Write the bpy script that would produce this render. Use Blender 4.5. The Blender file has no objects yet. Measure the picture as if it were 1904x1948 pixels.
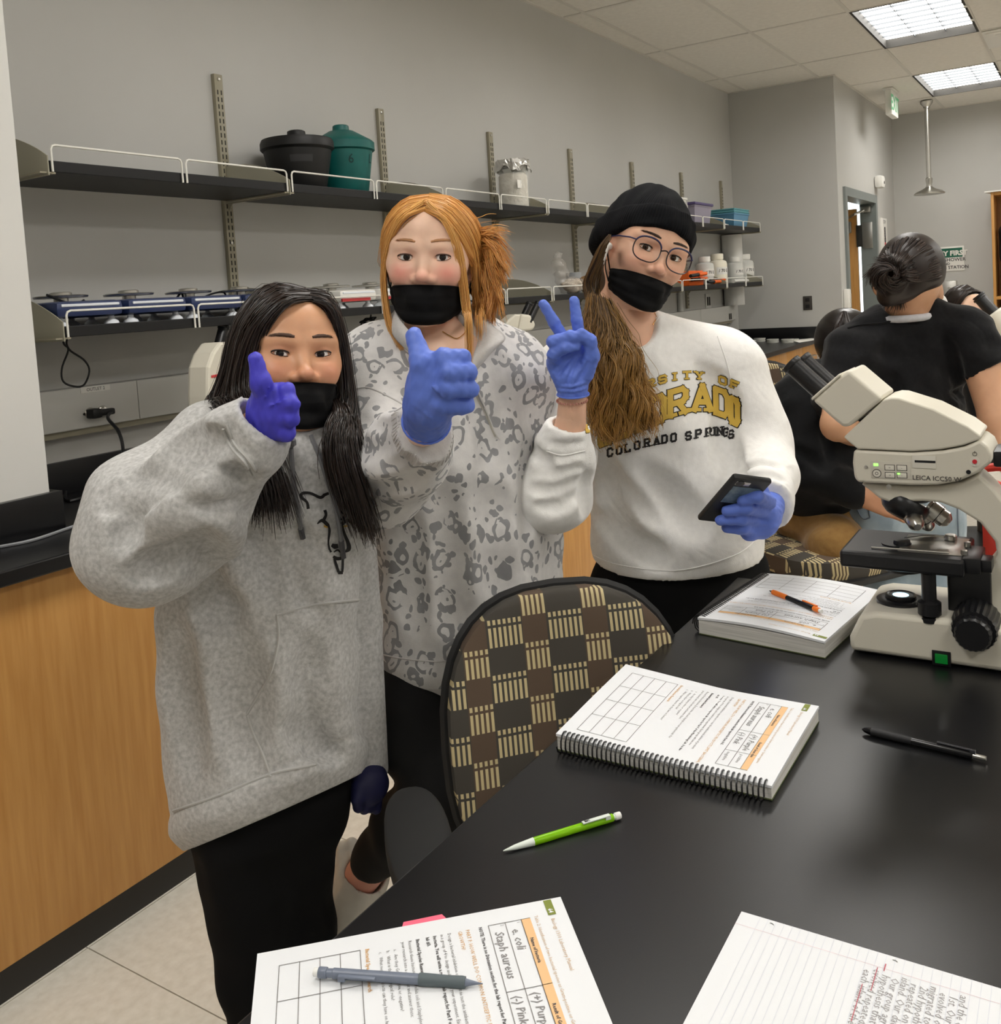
import bpy, bmesh, math, random
import numpy as np
from mathutils import Vector, Matrix
from mathutils.bvhtree import BVHTree

scene = bpy.context.scene
col = scene.collection
# ------------------------------------------------------------------ camera
F, CX, CY = 1777.0, 952.0, 682.0
CAMZ = 1.45
def _rot(a, b, c):
    return (Matrix.Rotation(a, 3, 'Z') @ Matrix.Rotation(b, 3, 'X') @ Matrix.Rotation(c, 3, 'Z'))
CR = _rot(-1.0016, 1.506, -0.0637)
CO = Vector((0, 0, CAMZ))
cam_data = bpy.data.cameras.new('camera')
cam = bpy.data.objects.new('camera', cam_data)
col.objects.link(cam)
cam.matrix_world = Matrix.Translation(CO) @ CR.to_4x4()
cam_data.sensor_fit = 'HORIZONTAL'
cam_data.sensor_width = 36.0
cam_data.lens = F / 1904.0 * 36.0
cam_data.shift_x = 0.0
cam_data.shift_y = -(974.0 - CY) / 1904.0
cam_data.clip_start = 0.05
scene.camera = cam
# ------------------------------------------------------------------ world, exposure
world = bpy.data.worlds.new('room_air')
scene.world = world
world.use_nodes = True
world.node_tree.nodes['Background'].inputs[0].default_value = (0.6, 0.62, 0.65, 1)
world.node_tree.nodes['Background'].inputs[1].default_value = 0.15
scene.view_settings.view_transform = 'Standard'
scene.view_settings.look = 'None'
scene.view_settings.gamma = 1.0
scene.view_settings.use_curve_mapping = False
scene.view_settings.exposure = 0.0
LAMP_STRENGTH = 13.5          # the ceiling troffers' diffusers
LAMP_COLOR = (1.0, 0.975, 0.93)

# ------------------------------------------------------------------ pixel helpers (1904x1948 frame)
def ray(x, y):
    return CR @ Vector(((x - CX) / F, -(y - CY) / F, -1.0))
def onz(x, y, z):
    d = ray(x, y); return CO + d * ((z - CAMZ) / d.z)
def ony(x, y, Y):
    d = ray(x, y); return CO + d * (Y / d.y)
def onx(x, y, X):
    d = ray(x, y); return CO + d * (X / d.x)
def at(x, y, dep):
    return CO + ray(x, y) * dep
CRIGHT = CR @ Vector((1, 0, 0)); CUP = CR @ Vector((0, 1, 0)); CBACK = CR @ Vector((0, 0, 1))

# ------------------------------------------------------------------ materials
def lin(c):
    out = []
    for v in c[:3]:
        v = v / 255.0
        out.append(v / 12.92 if v <= 0.04045 else ((v + 0.055) / 1.055) ** 2.4)
    return (*out, 1.0)
MATS = {}
def mat(name, rgb, rough=0.5, metal=0.0, var=0.0, vscale=8.0, bump=0.0, bscale=60.0, rgb2=None, stretch=None,
        spec=0.5, trans=0.0, ior=1.45, alpha=1.0, emit=None, estr=0.0, sheen=0.0, coat=0.0, sss=0.0, bdist=0.001, detail=4.0):
    if name in MATS: return MATS[name]
    m = bpy.data.materials.new(name); m.use_nodes = True
    nt = m.node_tree; b = nt.nodes['Principled BSDF']
    b.inputs['Base Color'].default_value = lin(rgb)
    b.inputs['Roughness'].default_value = rough
    b.inputs['Metallic'].default_value = metal
    b.inputs['Specular IOR Level'].default_value = spec
    b.inputs['IOR'].default_value = ior
    b.inputs['Transmission Weight'].default_value = trans
    b.inputs['Alpha'].default_value = alpha
    if sheen: b.inputs['Sheen Weight'].default_value = sheen
    if coat: b.inputs['Coat Weight'].default_value = coat
    if sss:
        b.inputs['Subsurface Weight'].default_value = sss
        b.inputs['Subsurface Radius'].default_value = (0.012, 0.005, 0.003)
        b.inputs['Subsurface Scale'].default_value = 0.6
    if emit:
        b.inputs['Emission Color'].default_value = lin(emit)
        b.inputs['Emission Strength'].default_value = estr
    if var or rgb2 or bump:
        tc = nt.nodes.new('ShaderNodeTexCoord')
        src = tc.outputs['Object']
        if stretch:
            mp = nt.nodes.new('ShaderNodeMapping'); mp.inputs['Scale'].default_value = stretch
            nt.links.new(src, mp.inputs['Vector']); src = mp.outputs['Vector']
    if var or rgb2:
        n = nt.nodes.new('ShaderNodeTexNoise'); n.inputs['Scale'].default_value = vscale; n.inputs['Detail'].default_value = detail
        nt.links.new(src, n.inputs['Vector'])
        mx = nt.nodes.new('ShaderNodeMix'); mx.data_type = 'RGBA'
        c1 = lin(rgb)
        if rgb2: c2 = lin(rgb2); ca = c1
        else:
            ca = tuple(v * (1 - var) for v in c1[:3]) + (1,); c2 = tuple(min(1, v * (1 + var)) for v in c1[:3]) + (1,)
        mx.inputs['A'].default_value = ca; mx.inputs['B'].default_value = c2
        cr = nt.nodes.new('ShaderNodeMapRange'); cr.inputs['From Min'].default_value = 0.3; cr.inputs['From Max'].default_value = 0.7
        nt.links.new(n.outputs['Fac'], cr.inputs['Value'])
        nt.links.new(cr.outputs['Result'], mx.inputs['Factor'])
        nt.links.new(mx.outputs['Result'], b.inputs['Base Color'])
    if bump:
        n2 = nt.nodes.new('ShaderNodeTexNoise'); n2.inputs['Scale'].default_value = bscale; n2.inputs['Detail'].default_value = 3.0
        nt.links.new(src, n2.inputs['Vector'])
        bp = nt.nodes.new('ShaderNodeBump'); bp.inputs['Strength'].default_value = bump; bp.inputs['Distance'].default_value = bdist
        nt.links.new(n2.outputs['Fac'], bp.inputs['Height'])
        nt.links.new(bp.outputs['Normal'], b.inputs['Normal'])
    MATS[name] = m
    return m

# ------------------------------------------------------------------ objects
def tag(o, label=None, cat=None, group=None, kind=None):
    if label: o['label'] = label
    if cat: o['category'] = cat
    if group: o['group'] = group
    if kind: o['kind'] = kind
    return o
def empty(name, loc, label=None, cat=None, group=None, kind=None, rz=0.0):
    o = bpy.data.objects.new(name, None); col.objects.link(o)
    o.empty_display_size = 0.05
    o.location = loc; o.rotation_euler = (0, 0, rz)
    return tag(o, label, cat, group, kind)
def setparent(o, parent, keep=True):
    if parent is not None:
        o.parent = parent
        if keep:
            o.matrix_parent_inverse = pmw(parent).inverted()
def pmw(o):
    m = Matrix.LocRotScale(o.location, o.rotation_euler, o.scale)
    if o.parent is not None:
        return pmw(o.parent) @ o.matrix_parent_inverse @ m
    return m
def mesh_obj(name, verts, faces, m, parent=None, smooth=None, world=True):
    me = bpy.data.meshes.new(name)
    if isinstance(verts, np.ndarray): verts = verts.tolist()
    if isinstance(faces, np.ndarray): faces = faces.tolist()
    me.from_pydata(verts, [], faces)
    me.update()
    if isinstance(m, (list, tuple)):
        for q in m: me.materials.append(q)
    elif m is not None: me.materials.append(m)
    if smooth is not None:
        me.polygons.foreach_set('use_smooth', [True] * len(me.polygons))
        if smooth < 179: me.set_sharp_from_angle(angle=math.radians(smooth))
    o = bpy.data.objects.new(name, me); col.objects.link(o)
    if parent is not None: setparent(o, parent, world)
    return o

class MB:
    """collects shapes into ONE mesh"""
    def __init__(s): s.v = []; s.f = []; s.mi = []; s.cur = 0
    def add(s, vs, fs, M=None):
        n = len(s.v)
        for p in vs:
            p = Vector(p)
            if M is not None: p = M @ p
            s.v.append(tuple(p))
        for f in fs:
            s.f.append([i + n for i in f]); s.mi.append(s.cur)
        return s
    def box(s, c, d, M=None, bev=0.0):
        hx, hy, hz = d[0] / 2, d[1] / 2, d[2] / 2
        if bev <= 0:
            vs = [(c[0] + a * hx, c[1] + b * hy, c[2] + e * hz) for a in (-1, 1) for b in (-1, 1) for e in (-1, 1)]
            fs = [(0, 1, 3, 2), (4, 6, 7, 5), (0, 4, 5, 1), (2, 3, 7, 6), (0, 2, 6, 4), (1, 5, 7, 3)]
            return s.add(vs, fs, M)
        bm = bmesh.new(); bmesh.ops.create_cube(bm, size=1.0)
        bmesh.ops.scale(bm, vec=d, verts=bm.verts)
        bmesh.ops.bevel(bm, geom=list(bm.edges), offset=min(bev, min(d) * 0.49), segments=2, affect='EDGES', profile=0.6)
        bmesh.ops.translate(bm, vec=c, verts=bm.verts)
        bm.verts.index_update()
        s.add([v.co for v in bm.verts], [[v.index for v in f.verts] for f in bm.faces], M); bm.free()
        return s
    def box2(s, lo, hi, M=None, bev=0.0):
        return s.box([(a + b) / 2 for a, b in zip(lo, hi)], [abs(b - a) for a, b in zip(lo, hi)], M, bev)
    def cyl(s, p0, p1, r0, r1=None, n=16, cap=True):
        p0, p1 = Vector(p0), Vector(p1); r1 = r0 if r1 is None else r1
        ax = (p1 - p0).normalized(); u = ax.orthogonal().normalized(); w = ax.cross(u)
        vs = []
        for p, r in ((p0, r0), (p1, r1)):
            for i in range(n):
                t = 2 * math.pi * i / n; vs.append(p + (u * math.cos(t) + w * math.sin(t)) * r)
        fs = [(i, (i + 1) % n, n + (i + 1) % n, n + i) for i in range(n)]
        if cap: fs += [tuple(range(n - 1, -1, -1)), tuple(range(n, 2 * n))]
        return s.add(vs, fs)
    def lathe(s, prof, M=None, n=24, cap=True, sq=None):
        """profile [(r,z)...] about z"""
        vs = []; k = len(prof)
        for r, z in prof:
            for i in range(n):
                t = 2 * math.pi * i / n; vs.append((r * math.cos(t), r * math.sin(t), z))
        fs = []
        for j in range(k - 1):
            for i in range(n):
                a = j * n + i; b = j * n + (i + 1) % n
                fs.append((a, b, b + n, a + n))
        if cap: fs += [tuple(range(n - 1, -1, -1)), tuple(range((k - 1) * n, k * n))]
        return s.add(vs, fs, M)
    def tube(s, pts, r, n=8, closed=False, caps=True):
        pts = [Vector(p) for p in pts]; m = len(pts)
        rr = r if isinstance(r, (list, tuple)) else [r] * m
        vs = []; u = None
        for i, p in enumerate(pts):
            a = pts[(i - 1) % m] if (closed or i > 0) else p
            b = pts[(i + 1) % m] if (closed or i < m - 1) else p
            t = (b - a).normalized() if (b - a).length > 1e-9 else Vector((0, 0, 1))
            if u is None: u = t.orthogonal().normalized()
            else:
                u = (u - t * u.dot(t))
                u = u.normalized() if u.length > 1e-6 else t.orthogonal().normalized()
            w = t.cross(u)
            for k in range(n):
                q = 2 * math.pi * k / n; vs.append(p + (u * math.cos(q) + w * math.sin(q)) * rr[i])
        fs = []
        for i in range(m if closed else m - 1):
            j = (i + 1) % m
            for k in range(n):
                fs.append((i * n + k, i * n + (k + 1) % n, j * n + (k + 1) % n, j * n + k))
        if not closed and caps: fs += [tuple(range(n - 1, -1, -1)), tuple(range((m - 1) * n, m * n))]
        return s.add(vs, fs)
    def prism(s, poly, h0, h1, M=None, cap=True):
        """2-d polygon (x,y) from z=h0 to z=h1 (any outline)"""
        n = len(poly)
        vs = [(x, y, h0) for x, y in poly] + [(x, y, h1) for x, y in poly]
        fs = [(i, (i + 1) % n, n + (i + 1) % n, n + i) for i in range(n)]
        if cap: fs += [tuple(range(n - 1, -1, -1)), tuple(range(n, 2 * n))]
        return s.add(vs, fs, M)
    def sphere(s, c, r, M=None, nu=16, nv=10):
        rr = r if isinstance(r, (tuple, list)) else (r, r, r)
        vs = [(c[0], c[1], c[2] + rr[2])]
        for j in range(1, nv):
            p = math.pi * j / nv
            for i in range(nu):
                t = 2 * math.pi * i / nu
                vs.append((c[0] + rr[0] * math.sin(p) * math.cos(t), c[1] + rr[1] * math.sin(p) * math.sin(t), c[2] + rr[2] * math.cos(p)))
        vs.append((c[0], c[1], c[2] - rr[2]))
        fs = [(0, 1 + i, 1 + (i + 1) % nu) for i in range(nu)]
        for j in range(nv - 2):
            for i in range(nu):
                a = 1 + j * nu + i; b = 1 + j * nu + (i + 1) % nu
                fs.append((a, a + nu, b + nu, b))
        e = len(vs) - 1; q = 1 + (nv - 2) * nu
        fs += [(e, q + (i + 1) % nu, q + i) for i in range(nu)]
        return s.add(vs, fs, M)
    def build(s, name, m, parent=None, smooth=35):
        o = mesh_obj(name, s.v, s.f, m, parent, smooth)
        if isinstance(m, (list, tuple)) and len(m) > 1: o.data.polygons.foreach_set('material_index', s.mi)
        return o

def bevel_obj(o, w, seg=2, ang=40):
    md = o.modifiers.new('bevel', 'BEVEL'); md.width = w; md.segments = seg; md.limit_method = 'ANGLE'; md.angle_limit = math.radians(ang)
    return o
def copy_tree(o, parent=None):
    c = o.copy(); col.objects.link(c)
    if parent is not None:
        mpi = o.matrix_parent_inverse.copy(); c.parent = parent; c.matrix_parent_inverse = mpi
    for ch in [q for q in bpy.data.objects if q.parent == o]: copy_tree(ch, c)
    return c
def catmull(pts, n):
    P = np.asarray(pts, float); m = len(P)
    if m == 2:
        t = np.linspace(0, 1, n)[:, None]; return P[0] * (1 - t) + P[1] * t
    E = np.vstack([2 * P[0] - P[1], P, 2 * P[-1] - P[-2]])
    s = np.linspace(0, m - 1 - 1e-9, n); i = s.astype(int); f = (s - i)[:, None]
    a, b, c, d = E[i], E[i + 1], E[i + 2], E[i + 3]
    return 0.5 * ((2 * b) + (-a + c) * f + (2 * a - 5 * b + 4 * c - d) * f ** 2 + (-a + 3 * b - 3 * c + d) * f ** 3)
def smoothpath(pts, n): return [Vector(p) for p in catmull([tuple(p) for p in pts], n)]

def text_mesh(body, size, bold=0.0, align='LEFT', shear=0.0, res=2):
    """verts, faces of flat lettering in its own xy plane (built-in font)"""
    cu = bpy.data.curves.new('lettering', 'FONT'); cu.body = body; cu.size = size
    cu.align_x = align; cu.resolution_u = res; cu.offset = bold; cu.shear = shear
    o = bpy.data.objects.new('lettering', cu); col.objects.link(o)
    dg = bpy.context.evaluated_depsgraph_get()
    me = bpy.data.meshes.new_from_object(o.evaluated_get(dg))
    vs = [tuple(v.co) for v in me.vertices]; fs = [tuple(p.vertices) for p in me.polygons]
    bpy.data.objects.remove(o); bpy.data.meshes.remove(me); bpy.data.curves.remove(cu)
    return vs, fs

# ------------------------------------------------------------------ implicit surfaces (for bodies, cloth, heads, hands)
def smin(a, b, k):
    h = np.clip(0.5 + 0.5 * (b - a) / k, 0, 1)
    return b * (1 - h) + a * h - k * h * (1 - h)
def smax(a, b, k): return -smin(-a, -b, k)
class Field:
    def __init__(s, lo, hi, h):
        s.lo = np.array(lo, np.float32); s.h = h
        n = np.ceil((np.array(hi) - np.array(lo)) / h).astype(int) + 1
        s.n = n
        s.ax = [s.lo[i] + h * np.arange(n[i], dtype=np.float32) for i in range(3)]
        s.d = np.full(n, 0.2, np.float32)
    def sub(s, lo, hi):
        sl = []
        for i in range(3):
            a = int(max(0, math.floor((lo[i] - s.lo[i]) / s.h))); b = int(min(s.n[i], math.ceil((hi[i] - s.lo[i]) / s.h) + 1))
            if b <= a: return None, None
            sl.append(slice(a, b))
        g = np.meshgrid(s.ax[0][sl[0]], s.ax[1][sl[1]], s.ax[2][sl[2]], indexing='ij', sparse=True)
        return tuple(sl), g
    def comb(s, sl, e, k, mode):
        a = s.d[sl]
        if mode == 'add': s.d[sl] = np.minimum(a, e) if k <= 0 else smin(a, e, k)
        elif mode == 'sub': s.d[sl] = np.maximum(a, -e) if k <= 0 else smax(a, -e, k)
        else: s.d[sl] = np.maximum(a, e) if k <= 0 else smax(a, e, k)
    def cone(s, p0, p1, r0, r1=None, k=0.01, mode='add'):
        r1 = r0 if r1 is None else r1
        p0 = np.array(p0, float); p1 = np.array(p1, float); m = max(r0, r1) + k + 3 * s.h + 0.01
        sl, g = s.sub(np.minimum(p0, p1) - m, np.maximum(p0, p1) + m)
        if sl is None: return s
        ba = p1 - p0; L = max(1e-9, float(ba @ ba))
        px, py, pz = g[0] - p0[0], g[1] - p0[1], g[2] - p0[2]
        t = np.clip((px * ba[0] + py * ba[1] + pz * ba[2]) / L, 0, 1)
        e = np.sqrt((px - t * ba[0]) ** 2 + (py - t * ba[1]) ** 2 + (pz - t * ba[2]) ** 2) - (r0 + (r1 - r0) * t)
        s.comb(sl, e.astype(np.float32), k, mode); return s
    def chain(s, pts, rs, k=0.01, mode='add'):
        for i in range(len(pts) - 1):
            s.cone(pts[i], pts[i + 1], rs[i], rs[i + 1], k, mode)
        return s
    def ell(s, c, r, k=0.01, mode='add', Rm=None):
        r = np.array(r, float); m = r.max() + k + 3 * s.h + 0.01
        sl, g = s.sub(np.array(c) - m, np.array(c) + m)
        if sl is None: return s
        x, y, z = g[0] - c[0], g[1] - c[1], g[2] - c[2]
        if Rm is not None:
            A = np.array(Rm).T
            x, y, z = (A[0, 0] * x + A[0, 1] * y + A[0, 2] * z, A[1, 0] * x + A[1, 1] * y + A[1, 2] * z, A[2, 0] * x + A[2, 1] * y + A[2, 2] * z)
        k0 = np.sqrt((x / r[0]) ** 2 + (y / r[1]) ** 2 + (z / r[2]) ** 2)
        k1 = np.sqrt((x / r[0] ** 2) ** 2 + (y / r[1] ** 2) ** 2 + (z / r[2] ** 2) ** 2) + 1e-9
        e = k0 * (k0 - 1) / k1
        s.comb(sl, e.astype(np.float32), k, mode); return s
    def plane(s, p, n, k=0.0, mode='sub'):
        n = np.array(n, float); n /= np.linalg.norm(n)
        e = ((s.ax[0] - p[0]) * n[0])[:, None, None] + ((s.ax[1] - p[1]) * n[1])[None, :, None] + ((s.ax[2] - p[2]) * n[2])[None, None, :]
        # mode 'sub' removes the side the normal points to
        s.d = np.maximum(s.d, e.astype(np.float32)) if k <= 0 else smax(s.d, e.astype(np.float32), k); return s
    def disp(s, fn, lo=None, hi=None):
        lo = s.lo if lo is None else lo; hi = s.lo + s.h * s.n if hi is None else hi
        sl, g = s.sub(lo, hi)
        if sl is None: return s
        s.d[sl] += fn(*g).astype(np.float32); return s
    def noise(s, amp, wl, seed=0, n=7, aniso=(1, 1, 1)):
        rg = np.random.default_rng(seed)
        def fn(x, y, z):
            e = 0
            for i in range(n):
                v = rg.normal(size=3); v /= np.linalg.norm(v); v *= 2 * math.pi / wl * rg.uniform(0.6, 1.5) * np.array(aniso)
                e = e + np.sin(x * v[0] + y * v[1] + z * v[2] + rg.uniform(0, 6.28))
            return amp * e / math.sqrt(n)
        return s.disp(fn)
    def mesh(s, M=None):
        d = s.d; neg = d < 0
        nx, ny, nz = d.shape
        c = [neg[i:nx - 1 + i, j:ny - 1 + j, k:nz - 1 + k] for i in (0, 1) for j in (0, 1) for k in (0, 1)]
        cnt = sum(q.astype(np.int8) for q in c)
        act = (cnt > 0) & (cnt < 8)
        I, J, K = np.nonzero(act); N = len(I)
        idx = np.full(act.shape, -1, np.int32); idx[I, J, K] = np.arange(N)
        cv = np.stack([d[I + i, J + j, K + k] for i in (0, 1) for j in (0, 1) for k in (0, 1)], 1)
        off = np.array([(i, j, k) for i in (0, 1) for j in (0, 1) for k in (0, 1)], float)
        acc = np.zeros((N, 3)); w = np.zeros(N)
        for a in range(8):
            for b in range(a + 1, 8):
                if np.abs(off[a] - off[b]).sum() != 1: continue
                va, vb = cv[:, a], cv[:, b]; cr = (va < 0) != (vb < 0)
                t = np.where(cr, va / np.where(cr, va - vb, 1), 0)
                acc += np.where(cr[:, None], off[a] + t[:, None] * (off[b] - off[a]), 0); w += cr
        P = acc / np.maximum(w, 1)[:, None] + np.stack([I, J, K], 1)
        P = P * s.h + s.lo
        F_ = []
        for ax in range(3):
            a0 = [slice(0, None)] * 3; a1 = [slice(0, None)] * 3
            a0[ax] = slice(0, d.shape[ax] - 1); a1[ax] = slice(1, None)
            n0, n1 = neg[tuple(a0)], neg[tuple(a1)]
            i, j, k = np.nonzero(n0 != n1)
            e = np.stack([i, j, k], 1); flip = n0[i, j, k]
            o1, o2 = [(1, 2), (2, 0), (0, 1)][ax]
            ok = (e[:, o1] > 0) & (e[:, o2] > 0) & (e[:, o1] < d.shape[o1] - 1) & (e[:, o2] < d.shape[o2] - 1)
            e = e[ok]; flip = flip[ok]
            def cell(d1, d2):
                q = e.copy(); q[:, o1] -= d1; q[:, o2] -= d2; return idx[q[:, 0], q[:, 1], q[:, 2]]
            q = np.stack([cell(1, 1), cell(0, 1), cell(0, 0), cell(1, 0)], 1)
            q[~flip] = q[~flip][:, ::-1]
            F_.append(q)
        F_ = np.concatenate(F_)
        F_ = F_[(F_ >= 0).all(1)]
        if M is not None:
            A = np.array(M); P = P @ A[:3, :3].T + A[:3, 3]
        return P, F_
def joinm(parts):
    V = []; F_ = []; n = 0
    for v, f in parts:
        V.append(np.asarray(v, float).reshape(-1, 3)); f = [list(np.asarray(q) + n) for q in f] if not isinstance(f, np.ndarray) else (f + n).tolist()
        F_ += f; n += len(v)
    return np.vstack(V), F_

# ------------------------------------------------------------------ hair strands
def strands(guides, n, r, jit=0.004, seed=0, seg=14, wave=0.0, wl=0.05, taper=0.25, sides=3, clump=0, cj=0.0, span=None, lenvar=0.0):
    """guides: list of same-length polylines; strands run between neighbouring guides"""
    rg = np.random.default_rng(seed)
    G = np.asarray([[tuple(p) for p in g] for g in guides], float)
    m = len(G)
    Gs = np.stack([catmull(g, seg) for g in G])
    s = rg.uniform(0, m - 1 - 1e-6, n) if span is None else rg.uniform(span[0], span[1] - 1e-6, n)
    if clump:
        cs = np.sort(rg.uniform(0, m - 1 - 1e-6, clump)); s = cs[rg.integers(0, clump, n)] ; 
        coff = rg.normal(0, cj, (clump, 3)); ci = np.searchsorted(cs, s); ci = np.clip(ci, 0, clump - 1); extra = coff[ci]
    i = s.astype(int); f = (s - i)[:, None, None]
    i2 = np.minimum(i + 1, m - 1)
    S = Gs[i] * (1 - f) + Gs[i2] * f
    t = np.linspace(0, 1, seg)
    if lenvar:
        L = 1 - lenvar * rg.uniform(0, 1, n)
        tt = t[None, :] * L[:, None] * (seg - 1); a = np.minimum(tt.astype(int), seg - 2); ff = (tt - a)[..., None]
        S = np.take_along_axis(S, a[..., None].repeat(3, 2), 1) * (1 - ff) + np.take_along_axis(S, (a + 1)[..., None].repeat(3, 2), 1) * ff
    S = S + rg.normal(0, jit, (n, 1, 3)) * (0.35 + 0.65 * t)[None, :, None]
    if clump: S = S + extra[:, None, :] * t[None, :, None]
    if wave:
        ln = np.linalg.norm(np.diff(S, axis=1), axis=2).sum(1)
        ph = rg.uniform(0, 6.28, (n, 1)) if not clump else (ci * 2.1)[:, None] + rg.normal(0, .22, (n, 1))
        a = 2 * math.pi * ln[:, None] / wl * t[None, :] + ph
        d1 = rg.normal(size=(n, 3)) if not clump else rg.normal(size=(clump, 3))[ci] + rg.normal(0, .15, (n, 3))
        d1 /= np.linalg.norm(d1, axis=1)[:, None]
        d2 = np.cross(d1, np.array([0, 0, 1.0])); d2 /= np.linalg.norm(d2, axis=1)[:, None] + 1e-6
        amp = wave * np.clip(t * 2.2, 0, 1)[None, :, None]
        S = S + amp * (np.sin(a)[..., None] * d2[:, None, :] + 0.6 * np.cos(a)[..., None] * d1[:, None, :])
    T = np.gradient(S, axis=1); T /= np.linalg.norm(T, axis=2)[..., None] + 1e-9
    ref = rg.normal(size=(n, 1, 3)) * np.ones((1, seg, 1))
    U = ref - (ref * T).sum(2)[..., None] * T; U /= np.linalg.norm(U, axis=2)[..., None] + 1e-9
    W = np.cross(T, U)
    rad = r * (1 - (1 - taper) * t ** 2)
    rr = rg.uniform(0.6, 1.35, (n, 1, 1)) * rad[None, :, None]
    ring = [S + rr * (U * math.cos(2 * math.pi * q / sides) + W * math.sin(2 * math.pi * q / sides)) for q in range(sides)]
    V = np.stack(ring, 2).reshape(-1, 3)
    base = (np.arange(n) * seg * sides)[:, None, None] + (np.arange(seg - 1) * sides)[None, :, None]
    q = np.arange(sides)[None, None, :]; q2 = (np.arange(sides)[None, None, :] + 1) % sides
    Fq = np.stack([base + q, base + q2, base + q2 + sides, base + q + sides], -1).reshape(-1, 4)
    return V, Fq
# ================================================================== the room
YW, YD, XR, XE, ZC = 2.66, 1.775, 8.09, 10.68, 3.09
XB, YB = -2.13, -4.95
m_wall = mat('wall_paint', (186, 185, 181), 0.42, var=0.03, vscale=1.5, bump=0.06, bscale=260, spec=0.45)
m_column = mat('column_paint', (216, 215, 211), 0.5, var=0.02, vscale=2, bump=0.05, bscale=240)
m_tile = mat('ceiling_tile_face', (222, 218, 210), 0.9, var=0.04, vscale=30, bump=0.25, bscale=420)
m_grid = mat('ceiling_grid_metal', (208, 204, 196), 0.5)
m_floor = mat('floor_vinyl', (208, 202, 188), 0.35, rgb2=(222, 217, 205), vscale=45, bump=0.02, bscale=90)
m_grout = mat('floor_joint', (150, 142, 126), 0.8)
m_frame = mat('door_frame_paint', (120, 126, 124), 0.4)
m_wood = mat('maple_veneer', (196, 146, 82), 0.38, rgb2=(180, 128, 66), vscale=5, stretch=(14, 14, 1.0), bump=0.03, bscale=90)
m_black_epoxy = mat('black_epoxy', (15, 15, 17), 0.32, var=0.12, vscale=3, bump=0.05, bscale=400, spec=0.5)
m_steel = mat('brushed_steel', (190, 188, 182), 0.28, metal=1.0)
m_white_plastic = mat('white_plastic', (228, 226, 220), 0.4)
m_black_plastic = mat('black_plastic', (22, 22, 23), 0.42)
m_black_rubber = mat('black_rubber', (30, 30, 30), 0.7)

def struct(name, mb, m, smooth=None, parent=None):
    o = mb.build(name, m, parent, smooth)
    if parent is None: tag(o, kind='structure')
    return o
W = 0.14
struct('wall_back', MB().box2((XB - W, YW, 0), (XR + W, YW + W, ZC + .1)), m_wall)
struct('wall_return', MB().box2((XR, YD, 0), (XR + W, YW + W, ZC + .1)), m_wall)
DX0, DX1, DZ = 8.335, 9.60, 2.145
struct('wall_door', MB().box2((XR + W, YD, 0), (DX0, YD + .12, ZC + .1)).box2((DX1, YD, 0), (XE, YD + .12, ZC + .1)).box2((DX0, YD, DZ), (DX1, YD + .12, ZC + .1)), m_wall)
struct('wall_end', MB().box2((XE, YB, 0), (XE + W, YD + 2.4, ZC + .1)), m_wall)
struct('wall_rear', MB().box2((XB - W, YB, 0), (XB, YW, ZC + .1)), m_wall)
struct('wall_right', MB().box2((XB, YB - W, 0), (XE, YB, ZC + .1)), m_wall)
# corridor seen through the doorway
struct('wall_corridor', MB().box2((XR + W, YD + 2.2, 0), (XE, YD + 2.34, ZC + .1)), mat('corridor_paint', (214, 216, 212), 0.6))
# floor with its tiles
fl = struct('floor', MB().box2((XB - W, YB - W, -0.1), (XE + W, YD + 2.4, -0.004)), m_grout)
tile_me = None
fx = [1.196 + 0.61 * k for k in range(-6, 17)]; fy = [1.40 + 0.61 * k for k in range(-11, 3)]
for i, x in enumerate(fx[:-1]):
    for j, y in enumerate(fy[:-1]):
        if x > XE - .1 or x < XB - .6: continue
        if tile_me is None:
            o = MB().box2((-.3035, -.3035, -.006), (.3035, .3035, 0)).build('floor_tile', m_floor, None, None); tile_me = o.data
        else:
            o = bpy.data.objects.new('floor_tile', tile_me); col.objects.link(o)
        o.location = (x + .305, y + .305, 0); o.parent = fl
# ceiling: slab above, lay-in tiles and T-bar grid
ce = struct('ceiling', MB().box2((XB - W, YB - W, ZC + .1), (XE + W, YD + 2.5, ZC + .2)), m_tile)
gx = [6.27 + 1.2 * k for k in range(-7, 4)] + [XE]; gy = [1.267 + 0.62 * k for k in range(-10, 3)] + [YW]
gy = [YB] + gy; gx[0] = XB
lamp_cells = set()
for k in (-6, -4, -2, 0, 2):
    for r in (-9, -5, -1): lamp_cells.add((k, r))
tmeshes = {}
for i in range(len(gx) - 1):
    for j in range(len(gy) - 1):
        w, d = gx[i + 1] - gx[i], gy[j + 1] - gy[j]
        if (i - 7, j - 11) in lamp_cells: continue
        if w < .05 or d < .03: continue
        if gx[i] > XR and gy[j] > YD: continue
        key = (round(w, 3), round(d, 3))
        if key not in tmeshes:
            o = MB().box((0, 0, 0.012), (w - .02, d - .02, .018), bev=.004).build('ceiling_tile', m_tile, None, None); tmeshes[key] = o.data
        else:
            o = bpy.data.objects.new('ceiling_tile', tmeshes[key]); col.objects.link(o)
        o.location = ((gx[i] + gx[i + 1]) / 2, (gy[j] + gy[j + 1]) / 2, ZC); o.parent = ce
for y in gy[1:-1]:
    MB().box2((XB, y - .012, ZC - .001), (XE if y < YD else XR, y + .012, ZC + .03)).build('ceiling_runner', m_grid, ce, None)
for x in gx[1:-1]:
    MB().box2((x - .012, YB, ZC - .0005), (x + .012, YW if x < XR else YD, ZC + .03)).build('ceiling_crossbar', m_grid, ce, None)
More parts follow.
